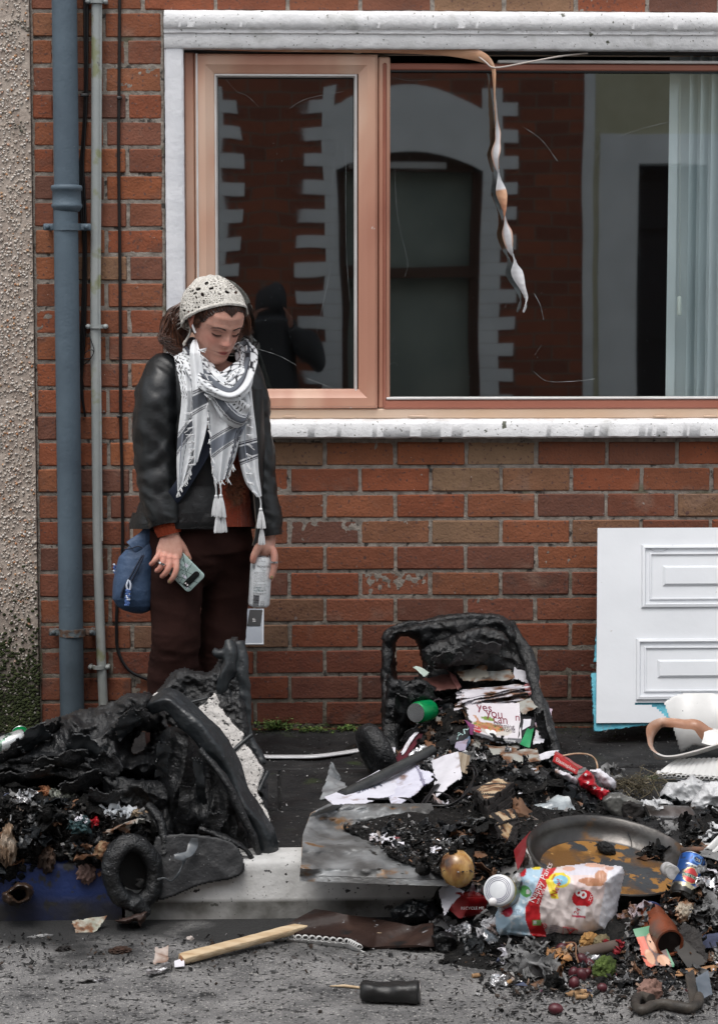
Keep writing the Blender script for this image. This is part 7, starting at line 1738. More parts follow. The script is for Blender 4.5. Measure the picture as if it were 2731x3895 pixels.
wads([(-10,3010),(250,3050),(560,3120),(540,3250),(440,3330),(240,3330),(0,3380),(-40,3300)],120,dict(char=6,black=6,brown=1.3,grey=.7,news=.5),.012,.040,8,surf=lsurf)
wads([(1780,3180),(1960,3180),(1975,3300),(1940,3330),(1850,3400),(1770,3400)],46,dict(char=5,black=5,brown=1),.012,.03,19)
wads([(1450,3130),(1780,3150),(1800,3290),(1640,3300),(1460,3240)],50,dict(char=6,black=3,grey=1,foil=.5),.008,.024,9,surf=psurf)
for k,L_ in WAD.items():
 one('crumpled_rubbish',join(*L_),m_wads[k],'crumpled %s pieces strewn all through the burnt rubbish' % dict(black='black film',char='charred',news='smoked newsprint',white='white paper',foil='foil',cloud='cloudy polythene',brown='brown card',grey='grey ashen paper')[k],'rubbish',kind='stuff')
cr_ = Relief([(1300,3150),(1400,3120),(1520,3080),(1700,3070),(1800,3150),(1800,3340),(1700,3340),(1600,3310),(1500,3270),(1430,3225),(1340,3180)],-1.30,.05,.08,40,5,ch(.030,12,.012,36,77),slope=lambda X_,Y_: -(Y_ - 3100) * .00262,edge=12)
one('charred_rubbish',cr_.m,m_ash,'black crumbly rubbish heaped over the right part of the metal panel','rubbish',kind='stuff')
for i,(a,b,w_,h_,r1,Y_) in enumerate(((120,2790,70,30,-30,-1.55),(230,2880,110,26,-12,-1.60),(90,2930,120,22,-8,-1.60),(340,2830,80,34,20,-1.60),(300,2960,90,26,-20,-1.62),(420,2900,60,40,40,-1.62),(470,2740,60,30,-40,-1.58),(530,2700,50,26,20,-1.56),(180,2760,60,22,-32,-1.50),(620,2880,26,70,4,-1.62),(700,3060,22,90,6,-1.62),(820,3120,40,40,30,-1.62),(760,2960,20,90,-6,-1.60),(30,2850,60,26,-30,-1.52),(400,3010,60,24,12,-1.64))):
 c,s = math.cos(math.radians(r1)),math.sin(math.radians(r1))
 cs = [at(a + x_ * w_ * c - y_ * h_ * s,b + x_ * w_ * s + y_ * h_ * c,Y_ + .03 * y_) for x_,y_ in ((-1,-1),(1,-1),(1,1),(-1,1))]
 m_,_ = sheet(cs,26,18,.022,13,.004,i,bow=.012,burn=(.10,'lrtb')); mk('melted_flap',m_,m_char if i % 3 else m_smooth,lb)
for i,(a,b,w_,h_,r1,Y_) in enumerate(((1560,2600,40,24,-30,-.46),(1600,2660,60,30,-35,-.52),(1700,2500,60,26,-12,-.48),(1850,2450,60,24,6,-.47),(1530,2690,34,60,10,-.54),(2060,2760,20,70,-14,-.66),(1560,2790,50,20,-40,-.60))):
 c,s = math.cos(math.radians(r1)),math.sin(math.radians(r1))
 cs = [at(a + x_ * w_ * c - y_ * h_ * s,b + x_ * w_ * s + y_ * h_ * c,Y_ + .03 * y_) for x_,y_ in ((-1,-1),(1,-1),(1,1),(-1,1))]
 m_,_ = sheet(cs,24,18,.020,14,.004,i + 40,bow=.010,burn=(.10,'lrtb')); mk('melted_flap',m_,m_char,rb)
# ================================================================== white panel against the wall
dpn = thing('door_panel','white moulded upvc door panel leaning on the brick wall, bottom corner cracked','panel',at(2500,2752,-.27))
DY0,DY1 = -.27,-.075
B0 = at(2267,2752,DY0); T0 = at(2272,2010,DY1); Vv = T0 - B0; DHt = np.linalg.norm(Vv); Vv /= DHt; Nn = np.cross(np.array([1.,0,0]),Vv)     # Nn points away from the wall? fixed below
if Nn[1] > 0: Nn = -Nn
def dl(px,py):
 """photo point on the panel -> local (s, t)"""
 d = ray(px,py); t_ = (B0 - CAM).dot(Nn) / d.dot(Nn); P = CAM + d * t_ - B0; return P[0],P.dot(Vv)
def dw(m): V = np.asarray(m[0]); return B0 + np.outer(V[:,0],[1,0,0]) + np.outer(V[:,2],Vv) + np.outer(-V[:,1],Nn),m[1]
m_dw = M('white_upvc',[(.3,(.66,.68,.71)),(.7,(.74,.76,.79))],scale=3,detail=3,rough=.28,spots=[((.45,.44,.42),26,.74,.02)],bump=[(5,.004,'n')])
m_foam = M('blue_foam',[(.3,(.08,.36,.48)),(.7,(.16,.50,.60))],scale=30,rough=.9,bump=[(140,.003,'n')],spots=[((.35,.33,.12),20,.70,.04)])
DW_ = 1.15
sR = dl(2731,2000)[0]
crk = [dl(a,b) for a,b in ((2268,2752),(2545,2752),(2530,2715),(2500,2690),(2440,2685),(2410,2686))]
def facekeep(u,v):
 s = u * DW_; t_ = v * DHt; px_ = 2267 + s / .00084; c0 = dl(2410,2686); c1 = dl(2545,2752)
 out = (s > c0[0] + .0) & (t_ < c0[1] + .006) & (t_ < c0[1] - 1.35 * np.clip(s - c0[0] - .05,0,1) ** 1.0 * 0 + .006) & (s > c0[0] + (c0[1] - t_) * 0 + .0)
 arc = t_ < c0[1] + .004 - np.where(s < c0[0],9,0)
 lobe = (np.clip((s - c0[0]) / (c1[0] - c0[0] + 1e-6),0,3)); top = c0[1] * (1 - np.clip(lobe,0,1) ** 3)
 return ~((s > c0[0]) & (t_ > top) & (t_ < c0[1] + .006)) & ~((s > c1[0]) & (t_ < c0[1] + .006))
V,f,UV = grid(150,90,lambda u,v: np.stack([u * DW_,0 * u,v * DHt],-1),.006,keep=facekeep)
V[:,1] *= -1; V[:,1] += .0005 * pn(V * 9)
mk('skin',dw((V,f)),m_dw,dpn)
def mould(l,t_,r,b):
 (x0,z1),(x1,z0) = dl(l,t_),dl(r,b); x1 = DW_ - .07; out = []
 prof = [(0,0.001),(.005,-.014),(.013,-.016),(.018,-.004),(.027,-.003),(.030,-.012),(.034,-.012),(.038,.001)]
 R = []
 for (sx,sz) in ((0,0),(1,0),(1,1),(0,1),(0,0)):
  R.append([((x0 + d) if sx == 0 else (x1 - d),y,(z0 + d) if sz == 0 else (z1 - d)) for d,y in prof])
 for a,b_ in zip(R[:-1],R[1:]): out.append(rings([a,b_],cap=False))
 mk('moulding',dw(join(*out)),m_dw,dpn,auto=25)
 x0,x1,z0,z1 = x0 + .068,x1 - .068,z0 + .070,z1 - .068
 q_ = rings([[(x0 + d,y,z0 + d),(x1 - d,y,z0 + d),(x1 - d,y,z1 - d),(x0 + d,y,z1 - d)] for d,y in ((0,.001),(.002,-.005),(.011,-.014),(.012,-.014))])
 mk('inner_panel',dw(q_),m_dw,dpn,auto=20)
mould(2408,2078,2731,2335); mould(2402,2434,2731,2686)
m_grv = flat('fine_crack',(.25,.26,.28),.6)
ck = []
for pts in ([(2296,2045),(2330,2042),(2365,2050),(2405,2088)],[(2338,2412),(2380,2362),(2408,2334)],[(2418,2083),(2440,2096),(2465,2108),(2500,2106),(2530,2086)],[(2296,2050),(2290,2735),(2340,2736)]):
 ck.append(dw(tube(smooth_path([(dl(a,b)[0],-.0005 - (.010 if 2080 < b < 2110 and a > 2410 else 0),dl(a,b)[1]) for a,b in pts],24),.0006,5)))
mk('crack',join(*ck),m_grv,dpn)
def foam(poly):
 pts = [dl(a,b) for a,b in poly]; x0 = min(p[0] for p in pts)
 n = len(pts); F1 = [(p[0] + rq.uniform(-.001,.001),.004,p[1]) for p in pts]; F2 = [(p[0],.024,p[1]) for p in pts]
 return dw(rings([F1,F2]))
def rag(pts,a=2.0,st=7):
 out = []
 for p,r in zip(pts,pts[1:] + pts[:1]):
  L = max(1,int(math.hypot(r[0] - p[0],r[1] - p[1]) / st))
  for k in range(L): out.append((p[0] + (r[0] - p[0]) * k / L + rq.uniform(-a,a),p[1] + (r[1] - p[1]) * k / L + rq.uniform(-a,a)))
 return out
mk('foam',foam(rag([(2266,2170),(2500,2170),(2500,2512),(2252,2514),(2260,2330)])),m_foam,dpn,smooth=False)
mk('foam',foam(rag([(2243,2558),(2600,2560),(2731,2700),(2731,2752),(2480,2765),(2264,2782),(2255,2700)])),m_foam,dpn,smooth=False)
m_warp = M('dusty_white_plastic',[(.3,(.58,.58,.57)),(.7,(.70,.70,.69))],scale=8,rough=.4,spots=[((.03,.03,.03),46,.70,.02)],bump=[(12,.003,'n')])
R1 = Relief([(2522,2672),(2560,2645),(2620,2632),(2700,2634),(2800,2650),(2800,2850),(2700,2850),(2640,2840),(2600,2862),(2585,2866),(2560,2780)],-.46,.008,.006,12,5,slope=lambda X_,Y_: -.06 * np.sin((Y_ - 2630) / 240 * 2.4) + .02 * np.sin(X_ * .02),round_=False,edge=0)
it('plastic_sheet',R1.m,m_warp,'warped white plastic sheet with black specks standing in front of the door panel','sheet')
m_curl = M('browned_curl',[(.35,(.20,.085,.05)),(.55,(.42,.22,.14)),(.75,(.62,.50,.42))],scale=5,detail=4,rough=.35,bump=[(20,.004,'n')])
add_back(m_curl,(.60,.58,.56))
CL = [(2731 + 60,2812,-.62,0,40),(2700,2800,-.62,5,34),(2650,2760,-.62,20,26),(2600,2755,-.60,30,24),(2555,2750,-.58,10,20),(2510,2752,-.56,-20,22),(2474,2790,-.60,-45,40),(2476,2850,-.68,-70,44),(2510,2880,-.74,-95,26),(2560,2885,-.76,-100,34),(2640,2868,-.76,-100,44),(2731,2840,-.74,-100,48),(2790,2820,-.72,-100,48)]
P = smooth_path([tuple(at(a,b,c)) + (math.radians(d),e / 1300.) for a,b,c,d,e in CL],150); R = []; C_ = []
T = np.gradient(P[:,:3],axis=0); T /= np.linalg.norm(T,axis=1)[:,None]
for i in range(len(P)):
 f0 = np.array([0,-1.,.25]); f0 -= T[i] * f0.dot(T[i]); f0 /= np.linalg.norm(f0); s0_ = np.cross(T[i],f0); a = P[i,3]
 nn = f0 * math.cos(a) + s0_ * math.sin(a); ss = -f0 * math.sin(a) + s0_ * math.cos(a); w = P[i,4] * .95; c = P[i,:3]
 R.append([c + ss * w,c + ss * w * .5 + nn * .006,c + nn * .009,c - ss * w * .5 + nn * .006,c - ss * w,c - ss * w * .5 + nn * .002,c + nn * .005,c + ss * w * .5 + nn * .002]); C_ += [((1.0 if i > 95 or i < 12 else (1 if q_ > 4 else 0)),) * 3 for q_ in range(8)]
it('melted_trim',rings(R),m_curl,'curled loop of brown-scorched window trim on the pavement by the door panel','trim',col=np.array(C_))
cl_ = thing('ribbed_cladding','white hollow-ribbed cladding board lying on the pavement below the brown curl','cladding',at(2620,2970,-.86))
CF = [flo(2505,2940,.02),flo(2800,2962,.02),flo(2800,2885,.05),flo(2575,2890,.05)]
def cf(u,v):
 u = u[...,None]; v = v[...,None]; P_ = CF[0] * (1 - u) * (1 - v) + CF[1] * u * (1 - v) + CF[2] * u * v + CF[3] * (1 - u) * v; return P_ + np.array([0,0,1.]) * (.004 * np.sin(v * 3) + .003 * np.abs(np.sin(u * 38)))
mk('board',grid(90,14,cf,.003)[:2],m_warp,cl_)
for k in range(17):
 c = cf(np.array([.02 + k * .06]),np.array([0.0]))[0]; t_ = np.linspace(0,2 * PI,14,endpoint=False); o_ = np.stack([np.cos(t_) * .0078,0 * t_,np.sin(t_) * .0065 - .008],1); i_ = o_ * np.array([.72,1,.72]) + np.array([0,0,-.002])
 mk('cell',rings([c + o_ + (0,-.002,0),c + i_ + (0,-.003,0),c + i_ + (0,.03,0),c + o_ + (0,.03,0),c + o_ + (0,-.002,0)],cap=False),m_warp,cl_)
mk('underside',sheet([c - (0,0,.017) for c in (CF[0] + (0,.004,0),CF[1],CF[2],CF[3])],10,6,.001,9,.002)[0][:2],m_dw,cl_)
m_,_ = sheet([at(2680,2790,-.66),at(2760,2775,-.66),at(2760,2850,-.70),at(2668,2836,-.70)],14,14,.010,12,.003,5); it('plastic_scrap',m_,m_warp,'bent white plastic scrap resting on the brown curl at the picture edge','plastic')
for poly,Yc,lab in (([(2512,3012),(2540,2975),(2600,2968),(2632,2945),(2660,2965),(2700,2990),(2680,3040),(2600,3072),(2560,3080),(2500,3062)],-1.04,'cloudy white polythene bag bunched below the ribbed cladding'),
     ([(2640,3030),(2690,2978),(2760,2972),(2800,3000),(2800,3110),(2700,3120),(2640,3120),(2620,3075)],-1.10,'cloudy white polythene bag at the picture edge beside the other one'),
     ([(2437,3052),(2480,3038),(2550,3044),(2560,3070),(2500,3078),(2445,3074)],-1.14,'pinkish white polythene strip lying over the sooty tin')):
 r_ = Relief(poly,Yc,.05,.05,34,4,ch(.026,8,.012,24,int(poly[0][0]))); it('polythene_bag',r_.m,m_cloudy,lab,'bag')
tn = thing('tin','square soot-blackened tin lying open to the left beneath the polythene bags','tin',at(2500,3180,-1.22))
A,B = at(2450,3112,-1.24),at(2632,3122,-1.20)
sq4 = lambda t_,a: 1 / np.maximum(np.abs(np.cos(a + .5)),np.abs(np.sin(a + .5))) ** .75
mk('body',cyl(A,B,[(0,.030),(.02,.031),(.06,.029),(.5,.030),(.93,.031),(1.0,.026)],40,sq4),m_tin,tn)
mk('mouth',cyl(A + (A - B) * .02,B,[(0,.0),(0,.026),(.02,.026)],40,sq4),flat('tin_inside',(.004,.004,.004),.6),tn)
r_ = Relief([(2292,3030),(2330,3012),(2400,3030),(2450,3052),(2452,3070),(2440,3130),(2385,3128),(2330,3110),(2285,3060)],-1.20,.04,.05,30,4,ch(.012,9,.004,40,66)); it('plastic_bottle',r_.m,M('smoky_plastic',[(.3,(.03,.03,.03)),(.7,(.14,.14,.13))],scale=12,rough=.3,bump=[(90,.002,'n')]),'smoke-darkened flattened bottle between red wrapping paper and sooty tin','bottle')
it('tin_mouth',push(Relief([(2362,3052),(2400,3046),(2448,3072),(2440,3128),(2372,3128)],-1.24,.02,.03,16,4).m,lambda P: .003 * ridge(P * 30,2,1)),m_crust,'black burnt hollow between the smoky bottle and the sooty tin','lump')
it('pole_end',tube(smooth_path([at(2590,3238,-1.75),at(2660,3234,-1.75),at(2760,3240,-1.75)],10),.008,10),M('rusty_rod',[(.3,(.04,.03,.025)),(.7,(.16,.08,.05))],scale=30,rough=.8),'rusty burnt rod at the right edge above the blue can','rod')
r_ = Relief([(2560,3180),(2640,3150),(2800,3150),(2800,3235),(2600,3235)],-1.36,.03,.03,20,5,lambda d3,X_,Y_: .008 * ridge(d3 * 9,2,3)); it('black_sack',r_.m,m_bag_b,'flat black plastic sheet behind the blue can at the right edge','sack')
wp = thing('window_profile','white hollow plastic window profile poking in at the right edge','profile',at(2710,3270,-1.5))
for k in range(3):
 c = at(2690 + k * 20,3246 + k * 16,-1.88); t_ = np.linspace(0,2 * PI,16,endpoint=False); o_ = np.stack([np.cos(t_) * .011,0 * t_,np.sin(t_) * .014],1); i_ = o_ * .78; D_ = np.array([.10,.06,.075])
 mk('cell',rings([c + o_,c + i_,c + i_ + D_,c + o_ + D_,c + o_],cap=False),m_warp,wp)
# ================================================================== nappy bag
nb_ = thing('nappy_pack','torn red, white and pale blue "Nappy Pants" pack on the road before the tray','packet',at(2130,3590,-2.0))
NP = [(1972,3328),(1996,3304),(2043,3297),(2078,3306),(2148,3293),(2261,3281),(2300,3290),(2330,3293),(2368,3298),(2376,3326),(2368,3370),(2357,3417),(2350,3460),(2343,3500),(2326,3530),(2322,3583),(2291,3563),(2235,3580),(2170,3587),(2078,3585),(2010,3580),(1952,3567),(1900,3562),(1884,3540),(1883,3478),(1900,3443),(1943,3409),(1963,3374)]
NR = Relief(NP,-2.01,.085,.09,95,3,lambda d3,X_,Y_: .020 * (ridge(d3 * 5.5,2,14) - .45) + .007 * (ridge(d3 * np.array([26,14,1]),2,15) - .4) + .016 * np.exp(-((Y_ - 3555 - (X_ - 1940) * .10) / 9) ** 2) * (X_ > 1930),round_=False,edge=3)
px_,py_ = NR.px,NR.py; nz_1 = fbm(np.stack([px_ / 30,py_ / 30,0 * px_],-1),3,2)
band_l = np.interp(py_,[3280,3320,3400,3450,3500,3560,3600],[2075,2062,2030,2000,1998,2020,2060]); band_r = np.interp(py_,[3280,3310,3340,3400,3450,3500,3560,3600],[2125,2112,2092,2068,2052,2056,2080,2110])
col = np.tile([.66,.585,.565],(len(px_),1)); col[px_ > 2290 + (3440 - py_) * .18] = [.64,.64,.68]; col[(px_ > 2180) & (px_ <= 2290 + (3440 - py_) * .18) & (py_ < 3420)] = [.68,.55,.53]
col[px_ < band_l] = [.38,.53,.64]; lb_ = (px_ < band_l) & (nz_1 > .25); col[lb_] = [.56,.64,.70]
rd_ = (px_ > band_l) & (px_ < band_r); col[rd_] = [.50,.016,.022]
col[((px_ - 1985) / 16) ** 2 + ((py_ - 3312) / 26) ** 2 < 1] = [.48,.02,.03]
ye = (np.abs((px_ - 2105) + (py_ - 3400) * -.30) < 14) & (py_ > 3345) & (py_ < 3420); col[ye] = [.72,.58,.04]
ye = ((px_ - 2128) / 42) ** 2 + ((py_ - 3350) / 30) ** 2 < 1; col[ye] = [.72,.58,.04]; ye = ((px_ - 2132) / 28) ** 2 + ((py_ - 3350) / 19) ** 2 < 1; col[ye] = [.20,.46,.60]
ye = ((px_ - 2040) / 18) ** 2 + ((py_ - 3302) / 8) ** 2 < 1; col[ye] = [.72,.58,.04]
gn = ((px_ - 2000) / 22) ** 2 + ((py_ - 3392) / 22) ** 2 < 1 + .5 * nz_1; col[gn] = [.10,.32,.10]; col[((px_ - 2008) / 8) ** 2 + ((py_ - 3394) / 9) ** 2 < 1] = [.7,.7,.7]
dv = (px_ > 2062) & (py_ < 3330) & (px_ > 2075) & (px_ < 2300) & (((px_ - 2215) / 70) ** 2 + ((py_ - 3316) / 30) ** 2 < 1); col[dv] = [.60,.58,.64]
for cx_1,cy_1,rx1,ry1,c1 in ((2285,3338,24,26,(.52,.27,.17)),(2240,3352,40,12,(.44,.20,.11)),(2262,3366,36,8,(.46,.22,.12)),(2268,3292,44,9,(.60,.36,.27)),(2318,3304,16,8,(.56,.32,.24)),(2164,3306,24,9,(.60,.36,.28))):
 k_ = ((px_ - cx_1) / rx1) ** 2 + ((py_ - cy_1) / ry1) ** 2 < 1; col[k_] = c1
rc_ = ((px_ - 2217) / 41) ** 2 + ((py_ - 3420) / 34) ** 2 < 1; col[rc_] = [.50,.016,.024]
k_ = (np.abs(px_ - 2205 - (py_ - 3460) * -.15) < 24) & (np.abs(py_ - 3466) < 18); col[k_] = [.72,.70,.70]; k_ = (np.abs(py_ - 3488 - (px_ - 2200) * .1) < 4) & (np.abs(px_ - 2200) < 26); col[k_] = [.45,.06,.10]
k_ = (np.abs(px_ - 2043) < 17) & (np.abs(py_ - 3512) < 12); col[k_] = [.22,.42,.14]; k_ = (np.abs(px_ - 2034) < 6) & (np.abs(py_ - 3510) < 7); col[k_] = [.7,.72,.7]
k_ = (((px_ - 1930) / 20) ** 2 + ((py_ - 3468) / 22) ** 2 < 1); col[k_] = [.42,.02,.05]
under = py_ > 3553 + (px_ - 1950) * .10 + 8; col[under & (px_ < 2120) & (px_ > 1950)] = [.30,.03,.05]; col[under & (px_ >= 2120)] = [.52,.46,.45]
col = col * (1 - .06 * np.clip(nz_1,-1,1))[:,None]
m_np = M('nappy_pack_film',[(0,(1,1,1))],src='col',scale=30,rough=.33,bump=[(24,.004,'n')],spec=.5)
mk('pack',NR.m,m_np,nb_,col=np.clip(col,0,1))
m_w2 = flat('film_white',(.72,.70,.70),.4); m_red2 = flat('film_red',(.42,.012,.02),.4); m_dk2 = flat('film_grey_ink',(.14,.13,.22),.5)
mk('lettering',join(NR.letter('Nappy Pants',2030,3438,33,64),NR.letter('soft & dry',2046,3442,16,64),NR.letter('8',2222,3424,62,66),NR.letter('8',2224,3426,62,66),NR.letter('XXXL',2246,3432,17,66),NR.letter('17+ kg',2256,3440,9,66)),m_w2,nb_,smooth=False)
mk('lettering',join(NR.letter('New!',2114,3416,32,70),NR.letter('new',2102,3350,15,60),NR.letter('24',2196,3484,26,60),NR.letter('8',1924,3485,30,75),NR.letter('lu',1980,3372,22,60)),m_red2,nb_,smooth=False)
mk('lettering',join(*[NR.letter(s_,a,b,8,-6) for s_,a,b in (('soft care for',2090,3524),('happy days',2090,3532),('and nights',2090,3540),('pull up',2090,3548),('WARNING',2146,3540),('Keep away',2196,3552),('from babies',2196,3561),('3XL pants',1945,3462),('comfy fit',1946,3471),('dry 12h',1946,3480))]),m_dk2,nb_,smooth=False)
def ln(pts,w=.0007): return tube(NR.put([a for a,b in pts],[b for a,b in pts],.002),w,5)
mk('print_lines',join(ln([(2142,3528),(2195,3538),(2196,3578),(2140,3566),(2142,3528)]),ln([(2158,3535),(2180,3568)],.0012),ln([(2184,3540),(2152,3562)],.0012),ln([(2070 + 9 * math.cos(t_),3526 + 10 * math.sin(t_)) for t_ in np.linspace(0,6.3,14)]),ln([(2063,3520),(2077,3532)])),m_red2,nb_)
r_ = Relief([(1888,3450),(1920,3400),(1950,3330),(1975,3320),(1990,3360),(1968,3410),(1935,3450),(1905,3480)],-2.03,.05,.05,24,4,ch(.024,15,.010,45,31)); it('polythene_scrap',r_.m,m_cloudy,'crinkled clear film between the glass jar and the nappy pack','film')
jr = thing('glass_jar','glass jar with a white screw lid lying left of the nappy pack','jar',at(1910,3450,-2.04))
A,B = at(1894,3386,-2.10),at(1960,3420,-1.97)
mk('lid',cyl(A,B,[(0,0),(0,.034),(.02,.0365),(.10,.0375),(.16,.036)],40),M('white_lid',[(.4,(.58,.60,.62)),(.6,(.68,.70,.72))],scale=30,rough=.3),jr)
mk('rim',cyl(A,B,[(.10,.0378),(.13,.0382),(.17,.0378)],40),M('gold_rim',[(.3,(.55,.42,.05)),(.6,(.30,.24,.10))],scale=18,rough=.35,metal=.4),jr)
mk('thread',join(*[tube(np.array([A + (B - A) * 0 + rr_ * 0 for rr_ in range(2)]) + np.array([[0,0,0],[.001,0,0]]),.001,4)]),m_cloudy,jr) if False else None
ax_ = (B - A) / np.linalg.norm(B - A)
for k in range(3):
 t_ = np.linspace(0,2 * PI,40); up_ = np.array([0,0,1.]) - ax_ * ax_[2]; up_ /= np.linalg.norm(up_); w_ = np.cross(ax_,up_)
 mk('lid_ring',tube(A - ax_ * .0006 + (np.outer(np.cos(t_),up_) + np.outer(np.sin(t_),w_)) * (.030 - .004 * k),.0006,5),m_dk2,jr)
mk('glass',cyl(A + ax_ * .014,B,[(0,.034),(.15,.038),(.7,.040),(.95,.036),(1,.02)],36),M('smoky_glass',[(.3,(.14,.15,.15)),(.7,(.30,.32,.33))],scale=14,rough=.12,spec=.8),jr)
it('nipple_tip',blob(at(1874,3432,-2.12),(.010,.008,.010),(0,0,0),3,.1),m_w2,'small white plastic knob beside the jar lid','knob')
bc = thing('drink_can','blue lager can with a red label, standing tilted and burnt at its foot','can',at(2600,3420,-2.02))
A,B = at(2592,3418,-2.04),at(2636,3266,-1.97)
ax_ = (B - A); Hb = np.linalg.norm(ax_); ax_ = ax_ / Hb; Yc = np.array([0,1.,0]); Yc -= ax_ * Yc.dot(ax_); Yc /= np.linalg.norm(Yc); RB = np.stack([np.cross(Yc,ax_),Yc,ax_],1)
def bw_(m): return (np.asarray(m[0]) @ RB.T + A,m[1])
rb_ = .0315
nz = 60; na = 64; prof = [(.02,0)] + [(rb_ * (.86 if t_ < .02 else 1 - .10 * np.clip((.14 - t_) * 6,0,1)),t_ * Hb) for t_ in np.linspace(.0,.97,nz)] + [(.028,Hb),(.0,Hb)]
bmh = lathe(prof,na); zr = bmh[0][:,2] / Hb; xr = bmh[0][:,0]; yr = bmh[0][:,1]; fr_ = yr < 0
col = np.tile([.010,.06,.22],(len(zr),1)); col[zr > .78] = [.012,.085,.34]; n_ = fbm(bmh[0] * 60,3,3)
col[(zr < .24) & (zr > .10)] = [.42,.38,.26];
col[zr < .17 + .05 * n_] = [.02,.018,.016]; sm_ = np.clip(n_ * 1.6,0,.8)[:,None]; col = col * (1 - sm_) + sm_ * np.array([.02,.02,.02])
ov = ((xr + .003) / .019) ** 2 + ((zr - .44) / .20) ** 2 < 1; col[ov & fr_] = [.42,.34,.16]; ov = ((xr + .003) / .0165) ** 2 + ((zr - .44) / .175) ** 2 < 1; col[ov & fr_] = [.40,.03,.03]
ov = (np.abs(xr + .002) < .020) & (np.abs(zr - .43) < .045); col[ov & fr_] = [.02,.07,.06]
ov = np.abs(np.hypot((xr - .002) / .011,(zr - .86) / .085) - 1) < .14; col[ov & fr_] = [.12,.26,.55]
ln_ = (np.abs(zr - .70) < .010) & (np.abs(xr) < .02); col[ln_ & fr_] = [.5,.55,.62]
mk('body',bw_(bmh),M('blue_can_print',[(0,(1,1,1))],src='col',rough=.28,metal=.35,scale=40),bc,col=col)
def wrap2(m,z,x0=0.0,up=False):
 V = np.asarray(m[0]); s_ = -1 if up else 1; a = (s_ * V[:,0] + x0) / rb_; r = rb_ + .0004
 return np.stack([np.sin(a) * r,-np.cos(a) * r,s_ * V[:,2] + z],1),m[1]
mk('lettering',bw_(join(wrap2(text('EXCELSIOR',.0095),.415 * Hb + .004,.022,True),wrap2(text('LAGER',.010),.69 * Hb,.016,True),wrap2(text('EC',.010),.88 * Hb,.008,True))),flat('label_cream',(.50,.46,.32),.4),bc,smooth=False)
mk('rim',bw_(lathe([(.0262,Hb - .002),(.0272,Hb + .0015),(.0255,Hb + .002),(.024,Hb - .003)],40,cap=False)),m_alu,bc)
cpw = thing('bottle_cap','white screw cap lying left of the blue can','cap',at(2545,3330,-1.76))
mk('cap',cyl(at(2560,3322,-2.02),at(2534,3306,-1.96),[(0,0),(0,.0165),(.06,.0175),(.9,.0175),(1,.015),(1,.0)],36),M('dusty_cap',[(.35,(.22,.22,.21)),(.6,(.5,.5,.5))],scale=50,rough=.6),cpw)
rt = thing('tin_can','rust-brown food tin lying on its side with its mouth towards the road','tin',at(2510,3600,-1.86))
A,B = at(2462,3480,-2.02),at(2548,3590,-2.18)
m_rt = M('rusted_tin',[(.3,(.10,.025,.012)),(.5,(.26,.07,.03)),(.68,(.16,.11,.09)),(.8,(.30,.28,.26))],scale=13,detail=6,rough=.4,metal=.4,bump=[(60,.002,'n')])
mk('body',cyl(A,B,[(0,.028),(.04,.035),(.1,.037),(.7,.037),(.78,.034),(.86,.031),(.95,.031),(.97,.0335),(1,.0335),(1,.029),(.96,.028)],40),m_rt,rt)
mk('mouth',cyl(A,B,[(.965,.029),(.965,.0)],40),flat('tin_dark_inside',(.010,.004,.003),.6),rt)
mk('band',cyl(A,B,[(.04,.0356),(.05,.0376),(.12,.0378),(.13,.0370)],40),flat('blue_band',(.012,.025,.10),.4),rt)
